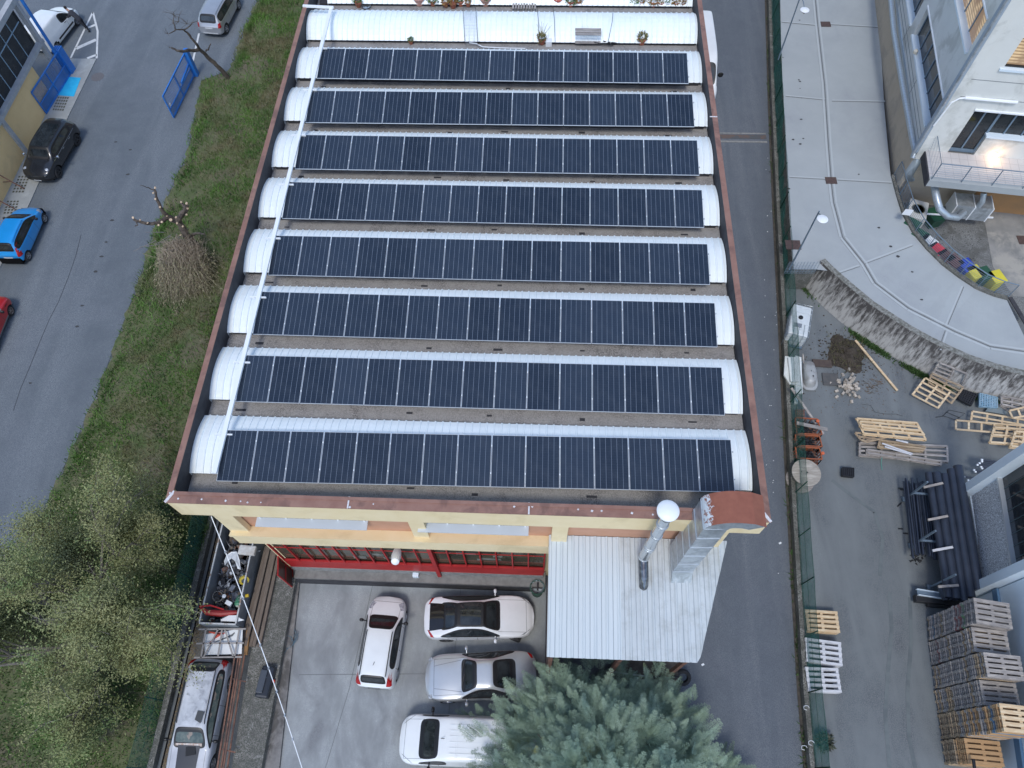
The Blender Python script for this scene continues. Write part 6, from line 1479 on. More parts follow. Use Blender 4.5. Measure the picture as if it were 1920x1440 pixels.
def pipe(a,b,z,r,label,grp,m_=None,n=14,name='black_pipe',open_=True):
    p=P(*a,z);q=P(*b,z); t=MB().tube([p,q],r,n,cap=False)
    t.tube([p,q],r*.86,n,cap=False); o=t.build(name,m_ or pipem,smooth=True); return tag(o,label,'pipe',grp)
pipem=mat('pe_pipe',(.026,.034,.052),(.036,.044,.064),scale=2,rough=.36)
z6=lambda x,y:(1680+x/4.8,860+y/4.8)
LBL=['leftmost of the five thick black pipes on the rack','second from the left of the five thick black pipes','middle one of the five thick black pipes','fourth thick black pipe from the left on the rack','rightmost thick black pipe beside the terrazzo panel']
for k,(a,b,r,z) in enumerate([((292,130),(472,1250),.155,1.25),((362,128),(542,1265),.19,1.3),((432,140),(612,1285),.165,1.3),((497,98),(673,1250),.19,1.35),((557,68),(745,1182),.20,1.5)]): pipe(z6(*a),z6(*b),z,r,LBL[k],'thick black pipes on the rack',n=18)
for k in range(5): pipe(z6(400+45*k,1150),z6(455+45*k,1270) if k<4 else z6(600,1262),.95,.15,'thick black pipe in the hidden lower layer of the rack','lower layer of thick black pipes',n=14)
for k,(a,b) in enumerate([((248,258),(422,220)),((288,552),(466,516)),((330,828),(510,796)),((380,1152),(562,1140))]):
    p=P(*z6(*a),1.62);q=P(*z6(*b),1.62); tag(MB().bar(p,q,.10,.06).build('timber_batten',wood_white if k==2 else wood_grey),['topmost wooden batten across the thick pipes','second wooden batten from the top across the pipes','pale third wooden batten across the thick pipes','lowest wooden batten across the thick pipes'][k],'batten','battens across the pipes')
random.seed(3)
for k in range(10):
    f=k/9; a=(72+118*f+random.uniform(-4,4),172+random.uniform(0,60)); b=(150+110*f+random.uniform(-6,6),880-60*f+random.uniform(-40,40)); pipe(z6(*a),z6(*b),.55+.12*(k%3),.045,'slim black pipe in the outer bundle at the left of the rack','slim black pipes of the outer bundle',n=8)
for k in range(9):
    f=k/8; a=(208+95*f,192+random.uniform(0,30)); b=(300+85*f,880+random.uniform(-20,30)); pipe(z6(*a),z6(*b),.6+.1*(k%2),.04,'slim black pipe in the inner bundle beside the thick pipes','slim black pipes of the inner bundle',n=8)
for k in range(14):
    x0=1822+random.uniform(-2,22)+(8 if k%2 else 0); y0=862+3.2*k; p=(x0,y0); q=(x0+100,y0+14)
    if k>8: p=(x0-14,y0)
    o=pipe(p,q,.95-.04*k,.04,'slim black pipe with a pale end cap behind the warehouse fin','capped slim black pipes',n=8); c=P(*p,.95-.04*k)
    cp=MB().tube([c-Vector((.06,0,0)),c+Vector((.02,0,0))],.046,8).build('end_cap',whitep,None); cp.parent=o
m=MB(); t=thing('steel_profile','pale steel channel section lying below the pipe rack','steel beam',P(*z6(190,1200),.4)); MB().bar(P(*z6(190,1200),.45),P(*z6(440,1240),.45),.26,.05).build('web',galvb,t)
for o_ in (-.12,.12): MB().bar(P(*z6(190,1200),.5)+Vector((0,o_,0)),P(*z6(440,1240),.5)+Vector((0,o_,0)),.03,.16).build('flange_edge',paleblue,t)
tag(MB().bar(P(*z6(165,1258),.3),P(*z6(580,1300),.3),.30,.3).build('black_beam',black,bevel=.02),'long black square beam on the ground below the pale channel','beam'); tag(MB().bar(P(*z6(275,1312),.15),P(*z6(575,1335),.15),.2,.2).build('black_beam',black,bevel=.02),'shorter black beam nearest the pallet stacks','beam')
m=MB()
for _ in range(60): p=P(*z6(random.gauss(190,30),random.gauss(880,35)),0); m.bar(p+Vector((0,0,-.04)),p+Vector((random.uniform(-.1,.1),random.uniform(-.1,.1),-.02)),.03,.02)
tag(m.build('offcuts',black),kind='stuff')
for k,q in enumerate([(40,278),(14,430),(20,630),(65,672),(20,265)]):
    p=P(*z6(*q),-.03); tag(MB().bar(p,p+Vector((.22,-.01 if k!=1 else .2,0)),.05,.03).build('pipe_offcut',black),['short black offcut beside the outer pipe bundle top','black offcut lying upright left of the bundle','black offcut left of the bundle middle','lower black offcut beside the bundle middle','tiny black offcut nearest the long pallets'][k],'offcut')
# ---- pallets
def pallet_mesh(L,W,H,mats,nb=5,name='pallet',slat=.115):
    m=MB(); hb=.02; w=slat*W/.8
    for k in range(nb):
        y=-W/2+w/2+(W-w)*k/(nb-1); m.box((0,y,H-hb/2),(L,w,hb))
    for x in (-L/2+.06,0,L/2-.06):
        m.box((x,0,H-hb*1.5-.002),(.11,W,hb)); 
        for y in (-W/2+.06,0,W/2-.06): m.box((x,y,H/2),(.11,.11,H-3.2*hb))
    for y in (-W/2+.05,0,W/2-.05): m.box((0,y,hb/2),(L,.09,hb))
    return m.mesh(name,mats)
def put(me,p,rz,label,cat='pallet',grp=None,name='pallet',rot=None,col=None):
    o=bpy.data.objects.new(name,me); COL.objects.link(o); o.location=p; o.rotation_euler=rot if rot else (0,0,rz); return tag(o,label,cat,grp)
SL,SWd,SH=1.32,.93,.15
pm={k:pallet_mesh(SL,SWd,SH,[m_]) for k,m_ in dict(grey=wood_grey,brown=wood_brown,new=wood_new,blue=mat('blue_pallet',(.05,.22,.42),(.2,.22,.24),scale=3,rough=.8),red=mat('red_pallet',(.28,.05,.05),(.25,.2,.18),scale=3,rough=.8),green=mat('green_pallet',(.10,.35,.12),(.24,.24,.2),scale=3,rough=.8),orange=mat('orange_wood',(.52,.32,.16),(.42,.26,.13),scale=3,rough=.8,stretch=(1,6,6),rnd=.08)).items()}
STK=[((1738,1157),(1741,1201),26,'grey',{3:'blue',15:'red',17:'red',19:'green'},'first stack below the pipe rack'),
((1741,1204),(1747,1247),23,'grey',{4:'red'},'second stack from the pipe rack'),((1746,1250),(1752,1292),27,'grey',{},'third stack from the pipe rack'),
((1752,1294),(1759,1337),23,'grey',{},'fourth stack from the pipe rack'),((1758,1339),(1766,1386),30,'brown',{25:'blue'},'fifth and tallest stack of mixed brown pallets'),((1765,1388),(1772,1434),12,'brown',{},'short sixth stack at the bottom edge')]
for si,(a,b,n,kind,sp_c,nm) in enumerate(STK):
    A=P(*a,0);Bq=P(*b,0); d=(A-Bq).normalized(); ang=math.atan2(d.y,d.x)-math.pi/2; ex=Vector((d.y,-d.x,0)); L=(A-Bq).length; c0=(A+Bq)/2+ex*SL/2
    for k in range(n):
        kk=sp_c.get(k,kind)
        if kk=='grey' and random.random()<.18: kk='brown'
        if si==4 and k>8 and kk=='brown' : kk=random.choice(['brown','orange','grey'])
        if si==4 and k==n-1: kk='new'
        if si==5 and k>6: kk='orange'
        lab={'blue':'blue painted pallet in the ','red':'dark red painted pallet in the ','green':'green painted pallet in the '}.get(kk)
        if lab and kk=='red' and si==0: lab+= nm+(', lower of two reds' if k==15 else ', upper of two reds')
        elif lab: lab+=nm
        elif k==n-1: lab='topmost pallet of the '+nm
        elif k==0: lab='lowest pallet of the '+nm
        else: lab='weathered pallet inside the '+nm
        put(pm[kk],c0+Vector((random.gauss(0,.015),random.gauss(0,.012),k*SH-.06)),ang+random.gauss(0,.012),lab,grp='pallets of the '+nm).scale=(1,L/SWd*.985,1)
# left small stacks along the net fence
def ministack(tl,tr,bl,n,z,kind,nm,lean=0,L=1.25,Wd=.95):
    c=P((tr[0]+bl[0])/2,(tr[1]+bl[1])/2,z); d=(P(*tr,z)-P(*tl,z)).normalized(); ang=math.atan2(d.y,d.x)
    LL=(P(*tr,z)-P(*tl,z)).length; WW_=(P(*bl,z)-P(*tl,z)).length
    for k in range(n):
        o=put(pm[kind],Vector((c.x,c.y,z-SH*(n-k)))+Vector((random.gauss(0,.01),random.gauss(0,.01),0)),ang,('topmost of the ' if k==n-1 else 'lower of the ')+nm,grp=nm); o.scale=(LL/SL,WW_/SWd,1)
ministack((1509,1142),(1570,1146),(1514,1182),3,.42,'new','new pale pallets beside the green net')
ministack((1508,1195),(1575,1204),(1515,1240),4,.55,'grey','white washed pallets in the middle of the three small stacks')
ministack((1509,1250),(1571,1253),(1518,1296),4,.55,'grey','white washed pallets lowest of the three small stacks')
for me_ in ('grey',): pass
wp=pallet_mesh(SL,SWd,SH,[wood_white],slat=.085); np_=pallet_mesh(SL,SWd,SH,[wood_new],slat=.095); 
for o in COL.objects:
    if o.get('group','').startswith('white washed'): o.data=wp
    if o.get('group','').startswith('new pale pallets'): o.data=np_
# long frame-like pallets
def longpal(name,corners,z,h,nl,nc,mt,label,grp=None,tilt=0,bw=.09,z2=None,cat='pallet'):
    """corners px: tl,tr,br,bl (top face at heights z)"""
    zz=[z,z,z,z] if z2 is None else z2
    tl,tr,br,bl=[P(*q,w) for q,w in zip(corners,zz)]; t=thing(name,label,cat,(bl+br)/2,group=grp); m=MB()
    for k in range(nl):
        f=k/(nl-1); a=tl.lerp(bl,f);b=tr.lerp(br,f); MB().bar(a,b,bw,.03).build('deck_board',mt,t)
    dz=Vector((0,0,-.05))
    for k in range(nc):
        f=k/(nc-1); a=tl.lerp(tr,f);b=bl.lerp(br,f); MB().bar(a+dz*.6,b+dz*.6,bw,.028).build('cross_board',mt,t)
    if h>.1:
        m=MB()
        for k in range(nc):
            f=k/(nc-1)
            for g in (0,.5,1): 
                a=tl.lerp(tr,f).lerp(bl.lerp(br,f),g); m.box(a+Vector((0,0,-h/2-.02)),(.09,.09,h-.07))
        m.build('blocks',mt,t); m=MB()
        for g in (0,.5,1): m.bar(tl.lerp(bl,g)+Vector((0,0,-h)),tr.lerp(br,g)+Vector((0,0,-h)),bw,.025)
        m.build('base_boards',mt,t)
    return t
z8=lambda x,y:(1440+x/4,640+y/4)
longpal('long_pallet',[z8(690,760),z8(1345,785),z8(1350,900),z8(690,850)],.30,.16,4,5,wood_grey,'long grey pallet at the bottom of the central heap')
longpal('long_pallet',[z8(745,810),z8(1300,900),z8(1300,925),z8(745,835)],.46,.12,2,6,wood_grey,'narrow grey frame lying on the long grey pallet')
longpal('long_pallet',[z8(840,740),z8(1180,790),z8(1160,820),z8(830,790)],.58,.12,3,4,wood_brown,'short brown pallet in the middle of the central heap')
longpal('long_pallet',[z8(655,685),z8(900,715),z8(740,755),z8(700,740)],.60,.10,3,4,wood_brown,'brown pallet tilted out at the left of the central heap')
longpal('long_pallet',[z8(668,578),z8(1120,612),z8(1185,735),z8(720,690)],.80,.14,5,5,wood_new,'long pale new pallet on top of the central heap')
longpal('long_pallet',[z8(690,600),z8(1125,640),z8(1175,700),z8(715,650)],.95,.04,3,4,wood_new,'pale loose frame on the very top of the central heap')
t=thing('white_plank','two thin white planks lying across the central pallet heap','planks',P(*z8(870,790),.75))
for a,b in (((855,765),(1085,845)),((875,790),(1075,850)),((960,740),(1050,760))): MB().bar(P(*z8(*a),.72),P(*z8(*b),.72),.07,.03).build('plank',wood_white,t)
longpal('leaning_pallet',[z8(1285,160),z8(1495,245),z8(1455,330),z8(1225,270)],0,.04,2,3,wood_grey,'pale violet grey pallet leaning against the curved wall',z2=[1.2,1.2,.35,.35])
t=_=longpal('leaning_pallet',[z8(1285,160),z8(1400,205),z8(1350,310),z8(1225,265)],0,.02,5,2,wood_grey,'slatted part of the grey pallet leaning on the curved wall',z2=[1.22,1.22,.38,.38]); 
longpal('leaning_pallet',[z8(1230,240),z8(1465,345),z8(1375,465),z8(1200,330)],0,.05,5,3,wood_brown,'brown pallet in the middle of the three leaning at the wall',z2=[.95,.95,.2,.3])
longpal('leaning_pallet',[z8(1180,275),z8(1370,375),z8(1275,500),z8(1085,400)],0,.06,5,3,wood_new,'new pale pallet in front of the leaning ones',z2=[.6,.6,.25,.25])
# right group of pale frames
longpal('long_pallet',[z8(1535,525),z8(1990,600),z8(1990,680),z8(1525,595)],.35,.05,3,5,wood_new,'long pale slatted frame at the right edge')
longpal('long_pallet',[z8(1412,592),z8(1990,640),z8(1990,705),z8(1412,660)],.5,.05,2,7,wood_new,'long pale ladder like frame reaching out left')
longpal('long_pallet',[z8(1700,645),z8(1990,665),z8(1990,780),z8(1668,755)],.7,.14,3,4,wood_new,'thick pale pallet at the right edge above the black capped pipes')
longpal('long_pallet',[z8(1860,675),z8(1990,685),z8(1990,800),z8(1825,785)],.95,.2,4,3,wood_new,'topmost pale pallet at the right edge')
longpal('long_pallet',[z8(1812,520),z8(1940,490),z8(1960,555),z8(1840,575)],.7,.03,2,3,wood_new,'small pale yellow frame propped at the right edge')
longpal('long_pallet',[z8(1755,412),z8(1990,455),z8(1990,530),z8(1755,470)],.5,.12,3,4,wood_grey,'dark grey pallet by the foot of the curved wall')
# broken board panel and blue, black plastic pallets
t=thing('broken_board','broken grey green board panel between the plastic pallet and wooden frames','panel',P(*z8(1700,500),.2)); m=MB(); q=[P(*z8(*k),.25) for k in((1690,452),(1800,520),(1790,545),(1635,520))]; m.prism([(v.x,v.y) for v in q],.15,.2); m.build('board',mat('grey_green_board',(.16,.2,.21),(.22,.25,.25),scale=4,rough=.8),t); MB().bar(q[0],q[1],.1,.05).build('edge_batten',wood_grey,t)
def gridpal(c4,z,mt,label,n=6,w=.05,h=.14):
    tl,tr,br,bl=[P(*q,z) for q in c4]; t=thing('plastic_pallet',label,'pallet',(tl+br)/2); m=MB()
    for k in range(n+1): f=k/n; m.bar(tl.lerp(tr,f),bl.lerp(br,f),w,h); m.bar(tl.lerp(bl,f),tr.lerp(br,f),w,h*.98)
    m.build('grid',mt,t)
gridpal([z8(1585,393),z8(1715,425),z8(1715,500),z8(1583,488)],.25,mat('blue_grey_plastic',(.16,.30,.40),(.3,.42,.5),scale=8,rough=.5),'blue grey plastic grid pallet below the curved wall',7)
gridpal([z8(1455,365),z8(1562,400),z8(1520,482),z8(1425,430)],.25,black,'black plastic pallet beside the leaning pallets',6,.06)
gridpal([z8(556,950),z8(640,955),z8(640,1020),z8(556,1010)],.2,black,'small black plastic mesh crate alone on the asphalt',6,.03,.2)
# ibc tank
t=thing('water_tank','white plastic tank in a steel cage with black lid beside the green net','tank',P(1500,602,0)); tl,tr,br,bl=[P(*z3_,1.15) for z3_ in [(1492,568),(1530,577),(1512,632),(1470,622)]]; 
mc=(tl+tr+br+bl)/4; d=(tr-tl).normalized(); ang=math.atan2(d.y,d.x); wx=(tr-tl).length; wy=(tl-bl).length
MB().box((mc.x,mc.y,.62),(wx*.94,wy*.96,1.0),rz=ang).build('tank_body',mat('hdpe',(.66,.70,.71),(.58,.62,.63),scale=3,rough=.4),t,bevel=.08); pq_=lambda u,v,z:Vector((mc.x,mc.y,0))+Vector((d.x,d.y,0))*u*wx/2+Vector((-d.y,d.x,0))*v*wy/2+Vector((0,0,z))
MB().lathe([(.02,.05),(.11,.05),(.12,0)],pq_(0,.15,1.13),18).build('cap',black,t); m=MB()
for z in (.3,.6,.9,1.14): m.tube([pq_(-1,-1,z),pq_(1,-1,z),pq_(1,1,z),pq_(-1,1,z),pq_(-1,-1,z)],.014,5)
for k in range(5): u=-1+.5*k; m.tube([pq_(u,-1,.1),pq_(u,-1,1.15)],.012,4); m.tube([pq_(u,1,.1),pq_(u,1,1.15)],.012,4)
for k in range(7): v=-1+k/3; m.tube([pq_(-1,v,.1),pq_(-1,v,1.15)],.012,4); m.tube([pq_(1,v,.1),pq_(1,v,1.15)],.012,4)
for k in range(1,4): m.tube([pq_(-1+.5*k,-1,1.16),pq_(-1+.5*k,-.25,1.16)],.012,4)
for v in (-.6,-.25,.45,.75): m.tube([pq_(-1,v,1.16),pq_(1,v,1.16)],.012,4)
m.build('cage',galv,t); MB().box((mc.x,mc.y,.05),(wx,wy,.1),rz=ang).build('base_pallet',galvb,t); MB().box(pq_(-.1,-.35,1.14),(.32,.26,.02),rz=ang).build('label_plate',mat('grey_plate',(.2,.22,.25),rough=.5),t)
# white insulation sheets, bath tub
t=thing('insulation_sheets','leaning stack of crumpled white insulation sheets beside the green net','sheets',P(1488,700,0))
for k,(poly,z) in enumerate([(((128,110),(215,120),(250,330),(165,320),(120,250)),.5),(((205,105),(250,120),(260,390),(200,385)),.35),(((150,120),(225,115),(235,300),(170,300)),.62),(((200,390),(230,400),(220,470),(198,465)),.3)]):
    q=[P(*z8(*a),z+.08*math.sin(i*2.1+k)) for i,a in enumerate(poly)]; n=len(q); MB().add(q+[v-Vector((0,0,.1)) for v in q],[tuple(range(n)),tuple(range(n,2*n))[::-1]]+[(i,(i+1)%n,n+(i+1)%n,n+i) for i in range(n)]).build('sheet',mat('foam_white',(.78,.80,.78),(.70,.73,.71),scale=3,rough=.8,bump=.3),t)
c=P(*z8(312,240),.25); t=thing('bath_tub','upturned pale grey bath tub beside the white sheets','bath tub',c); m=MB(); prof=[]
R2=Matrix.Rotation(-.04,3,'Z')
def ov(sx,sy,z,n=24,p=3.2):
    return [R2@Vector((sx*math.copysign(abs(math.cos(2*math.pi*k/n))**(2/p),math.cos(2*math.pi*k/n)),sy*math.copysign(abs(math.sin(2*math.pi*k/n))**(2/p),math.sin(2*math.pi*k/n)),z))+Vector((c.x,c.y,0)) for k in range(n)]
rg=[ov(.44,.86,.0),ov(.44,.86,.05),ov(.33,.74,.07),ov(.30,.70,.30),ov(.26,.62,.44),ov(.20,.5,.50),ov(.02,.05,.52)]
vs=[v for r_ in rg for v in r_]; m.add(vs,[(i*24+k,i*24+(k+1)%24,(i+1)*24+(k+1)%24,(i+1)*24+k) for i in range(6) for k in range(24)]); m.build('tub',mat('enamel',(.40,.41,.41),(.34,.34,.33),scale=3,rough=.35,c3=(.26,.25,.24),scale3=2),t,smooth=True)
MB().lathe([(.01,.01),(.045,.01)],(c.x+.05,c.y-.3,.515),12,close=False).build('drain_hole',black,t)
tag(MB().box(P(*z8(405,165),.03),(.95,.42,.06),rz=-.05).build('brown_board',mat('brown_board_m',(.07,.05,.045),(.10,.075,.06),scale=4,rough=.9)),'dark brown board on the ground right of the bath tub','board')
tag(MB().box(P(*z8(470,285),.02),(.8,.7,.04),rz=-.04).build('slate_sheet',mat('slate',(.085,.085,.085),(.11,.105,.10),scale=4,rough=.9)),'flat dark grey sheet on the asphalt left of the brick pile','sheet')
# soil heap
c=P(*z8(590,90),0); m=MB(); n=22; vs=[];fs=[]
for j in range(n):
    for i in range(n):
        u=(i/(n-1)-.5)*2;v=(j/(n-1)-.5)*2; r=math.hypot(u,v); h=max(0,.88+.1*math.sin(4*math.atan2(v,u))-r)**1.1*.45*(1+.5*math.sin(u*7+v*5)*math.cos(v*9)); vs.append((c.x+u*1.15,c.y+v*1.35,-.10+h+(random.uniform(0,.04) if h>0 else 0)))
for j in range(n-1):
    for i in range(n-1): k=j*n+i; fs.append((k,k+1,k+n+1,k+n))
m.add(vs,fs); o=m.build('soil_heap',soil,smooth=True); tag(o,'low heap of dark earth and weeds at the foot of the curved wall','soil heap')
m=MB()
for _ in range(420):
    a=random.uniform(0,6.28); r=abs(random.gauss(0,.95)); p=Vector((c.x+r*math.cos(a),c.y+r*1.1*math.sin(a)-.1,-.04+max(0,.3-.25*r))); m.box(p,(random.uniform(.02,.09),random.uniform(.02,.07),.03),rz=a)
tag(m.build('earth_clods',soil),kind='stuff')
tag(scatter_blades('weeds',700,lambda:(c.x+random.gauss(0,.45),c.y+random.gauss(0,.5)),lambda x,y:.1,.05,.2,.012,mat('dry_weed',(.16,.14,.07),(.09,.10,.04),scale=9,rough=1),1.2),kind='stuff')
# brick pile
c=P(*z8(592,335),0); BRm=mat('pale_brick',(.38,.33,.27),(.46,.41,.35),scale=9,rough=.9,rnd=.25); m=MB(); m.box((0,0,0),(.17,.11,.09)); bm_e=m.mesh('cobble',[BRm])
for k in range(58):
    a=random.uniform(0,6.28); r=abs(random.gauss(0,.36)); r=min(r,.85); p=Vector((c.x+r*math.cos(a)*.9,c.y+r*math.sin(a)*1.25,-.01+max(0,.28-.38*r)*random.random())); put(bm_e,p,0,'pale cobble stone in the loose pile beside the slate sheet',cat='cobble',grp='cobbles in the loose pile',name='cobble',rot=(random.gauss(0,.4),random.gauss(0,.4),a))
m=MB()
for _ in range(120):
    p=P(*z8(random.gauss(770,50),random.gauss(330,35)),-.04); m.bar(p,p+Vector((random.uniform(-.12,.12),random.uniform(-.05,.05),.01)),.02,.01)
for _ in range(260):
    p=P(*z8(random.uniform(240,1050),random.uniform(30,560)),-.045); s=random.uniform(.015,.05); m.box(p,(s,s*.7,.012),rz=random.uniform(0,3))
tag(m.build('wood_chips',mat('chips',(.20,.13,.08),(.08,.075,.07),scale=2,rough=1)),kind='stuff')
tag(MB().bar(P(*z8(655,-8),.12),P(*z8(970,370),.03),.11,.05).build('long_plank',wood_new),'long single pale plank lying diagonally on the yard asphalt','plank')
tag(MB().bar(P(*z8(262,95),.7),P(*z8(268,190),.1),.06,.06).build('short_post',wood_grey),'short grey post between white sheets and bath tub','post')
tag(MB().bar(P(*z8(175,350),1.1),P(*z8(415,695),.25),.11,.05).build('leaning_plank',wood_grey),'grey plank leaning from the net fence down over the orange crates','plank')
tag(MB().bar(P(*z8(215,612),1.25),P(*z8(445,662),1.2),.17,.05).build('grey_beam',wood_grey),'short grey board lying across the dark sacks above the orange crates','board')
# orange crates full of black offcuts
for k,(y0,y1,lab) in enumerate([(572,700,'rusty orange steel crate of dark scrap below the slanting plank'),(700,790,'middle rusty orange crate beside the net fence'),(790,885,'lower rusty orange crate next to the cable reel')]):
    a=P(*z8(205,y0),.75);b=P(*z8(385 if k else 370,y0+12),.75);c_=P(*z8(405,y1),.75);d_=P(*z8(215,y1-8),.75); t=thing('steel_crate',lab,'crate',((a.x+c_.x)/2,(a.y+c_.y)/2,0),group='rusty orange crates'); m=MB()
    om=mat('orange_steel',(.42,.12,.045),(.30,.09,.04),scale=4,rough=.6,c3=(.2,.09,.06),scale3=3)
    for p,q in ((a,b),(b,c_),(c_,d_),(d_,a)):
        m.bar(p,q,.05,.07); m.bar(p-Vector((0,0,.6)),q-Vector((0,0,.6)),.05,.07)
        for f in np.linspace(0,1,5): v=p.lerp(q,float(f)); m.bar(v,v-Vector((0,0,.72)),.035,.035,up=(1,0,0))
    m.build('crate_frame',om,t); m=MB(); mid_=(a+b+c_+d_)/4; dd_=b-a; m.box((mid_.x,mid_.y,.2),((b-a).length*.92,(a-d_).length*.85,.3),rz=math.atan2(dd_.y,dd_.x)); m.build('crate_lining',rustbr,t)
    s=MB()
    for _ in range(90): 
        p=a.lerp(b,random.uniform(.1,.9)).lerp(d_.lerp(c_,random.uniform(.1,.9)),random.uniform(.15,.85))-Vector((0,0,random.uniform(.1,.35))); s.tube([p,p+Vector((random.gauss(0,.1),random.gauss(0,.1),random.gauss(0,.05)))],.03,6)
    tag(s.build('scrap_pieces',black),kind='stuff')
for q in ((372,598),(410,840)):
    p=P(*z8(*q),.85); tag(MB().lathe([(.02,-.05),(.07,-.05),(.08,.04),(.02,.05)],p,10).build('orange_cap',mat('orange_p',(.65,.14,.05),rough=.5)),'orange plastic cap on a crate corner, '+('upper' if q[1]<700 else 'lower')+' one','cap')
gridpal([z8(205,515),z8(270,515),z8(272,565),z8(207,565)],.5,rustbr,'small rusty steel grid behind the net above the orange crates',4,.03,.04)
# cable reel
c=P(1512,886,.95); t=thing('cable_reel','large round wooden cable reel lying flat beside the green net','reel',(c.x,c.y,0)); rr=.66
MB().lathe([(.05,.0),(rr,.0),(rr,.06),(.05,.06)],(c.x,c.y,.9),36).build('top_disc',mat('reel_wood',(.40,.36,.31),(.28,.25,.21),scale=3,rough=.9,stretch=(1,7,1),c3=(.48,.44,.38),scale3=1.5),t); MB().lathe([(.05,.0),(rr,.0),(rr,.06),(.05,.06)],(c.x,c.y,.0),36).build('bottom_disc',wood_grey,t); MB().lathe([(.05,0),(.3,0),(.3,.84),(.05,.84)],(c.x,c.y,.06),20).build('core',wood_grey,t); MB().lathe([(.01,.0),(.045,.0)],(c.x+.04,c.y,.965),12,close=False).build('centre_hole',black,t); MB().lathe([(.01,.0),(.025,.0)],(c.x-.22,c.y+.04,.965),10,close=False).build('bolt_hole',black,t)
# small green string, wire loop and weed
p=[P(*z8(855,870),.25),P(*z8(848,910),.0),P(*z8(856,965),-.04)]; tag(MB().tube(p,.012,5).build('green_string',mat('mint',(.08,.35,.28),rough=.6)),'short green string hanging from the central pallet heap','string')
pts=[P(*z8(a,b),-.02) for a,b in((1255,570),(1320,560),(1410,590),(1480,540),(1360,515),(1310,560),(1340,530),(1440,575))]; tag(MB().tube(pts,.012,5).build('bent_wire',black),'bent dark wire lying beside the leaning pallets','wire')
pts=[P(*z8(a,b),-.03) for a,b in((700,470),(770,480),(800,530),(880,545),(960,545),(1010,560))]; tag(MB().tube(pts,.008,4).build('thin_cable',black),'thin dark cable on the asphalt above the central heap','cable')
c=P(1543,1392,0); m=MB(); foliage(m,c+Vector((0,0,.15)),.35,260,.18,up=.8); tag(m.build('weed_clump',mat('dusty_weed',(.07,.09,.06),(.12,.12,.09),scale=9,rough=.9)),'dusty green weed clump growing beside the net near the drain grate','plant')
m=MB(); p=P(1551,1390,-.03)
for k in range(4): m.box(p+Vector((.02*k,.2-.13*k,0)),(.22,.05,.02),rz=.1)
struct(m.build('drain_slots',black))
for k in range(3): q=P((1512,1508,1521)[k],(1327,1402,1393)[k],1.2); tag(MB().tube([q+Vector((.11*math.cos(a*.8)*(1+.3*math.sin(a*3)),.08*math.sin(a*.8),.03*math.sin(a))) for a in range(7)],.010,4).build('plastic_shred',whitep),('white plastic shred on the net below the lowest small pallet stack','white plastic shred on the net, leftmost of the two by the weed','white plastic shred on the net nearest the weed clump')[k],'plastic scrap')
# post at the bottom right edge
p=P(1825,1424,2.0); tag(MB().tube([p,p+Vector((-.15,-.9,.1))],.06,8).build('black_post',black),'short black tube end on the orange pallet stack','tube')
# ================================================= TREES
random.seed(21); rng=np.random.default_rng(21)
def bare_tree(name,label,paths,cuts=(),twigs=(),mt=None):
    base=P(*paths[0][0][:2],paths[0][0][2]); t=thing(name,label,'tree',base); m=MB()
    for path in paths:
        pts=[P(a,b,c) for a,b,c,_ in path]; rs=[r for *_,r in path]
        P2=[];R2=[]
        for i in range(len(pts)-1):
            for k in range(4):
                f=k/4; q=pts[i].lerp(pts[i+1],f); q+=Vector((random.gauss(0,.02),random.gauss(0,.02),random.gauss(0,.02)))*(0 if k==0 and i==0 else 1); P2.append(q); R2.append(rs[i]+(rs[i+1]-rs[i])*f)
        P2.append(pts[-1]);R2.append(rs[-1]); R2=[r*random.uniform(.9,1.15) for r in R2]; m.tube(P2,R2,8)
    m.build('trunk',barkm,t,smooth=True)
    if cuts:
        c=MB()
        for a,b,z,r in cuts: p=P(a,b,z); c.lathe([(.01,.0),(r,.0),(r,-.05)],p,9,R=Matrix.Rotation(random.uniform(-.7,.7),3,'X')@Matrix.Rotation(random.uniform(-.7,.7),3,'Y'),close=False)
        c.build('cut_ends',cutw,t)
    if twigs:
        w=MB()
        for a,b,z,n,l in twigs:
            p=P(a,b,z)
            for _ in range(n):
                d=Vector((random.gauss(-.2,.7),random.gauss(0,.6),random.gauss(.5,.5))).normalized(); q=p
                pts=[q]
                for _k in range(4): d=(d+Vector((random.gauss(0,.35),random.gauss(0,.35),random.gauss(0,.3)))).normalized(); q=q+d*l/4; pts.append(q)
                w.tube(pts,[.014,.011,.009,.007,.005],4)
        w.build('twigs',barkm,t)
    return t
bare_tree('bare_tree','leafless pruned tree with thin twigs leaning over the road near the silver SUV',
 [[(430,148,0,.16),(412,128,1.0,.13),(390,108,2.0,.11),(375,93,2.8,.10)],[(375,93,2.8,.10),(352,95,3.3,.085),(335,96,3.8,.07),(321,89,4.1,.05)],[(376,94,2.8,.09),(366,80,3.6,.07),(352,62,4.4,.06),(345,56,4.7,.05)],[(345,56,4.7,.05),(330,56,5.0,.035),(317,63,5.2,.02)],[(345,56,4.7,.045),(358,46,5.2,.03),(372,38,5.5,.012)],[(330,56,5.0,.04),(325,42,5.5,.025),(327,25,6.0,.012)],[(386,96,2.9,.05),(391,92,3.3,.04),(395,82,3.7,.03)]],
 twigs=[(327,30,5.8,9,.7),(335,40,5.4,8,.7),(350,45,5.2,8,.6),(315,63,5.2,5,.35),(318,90,4.1,3,.3)])
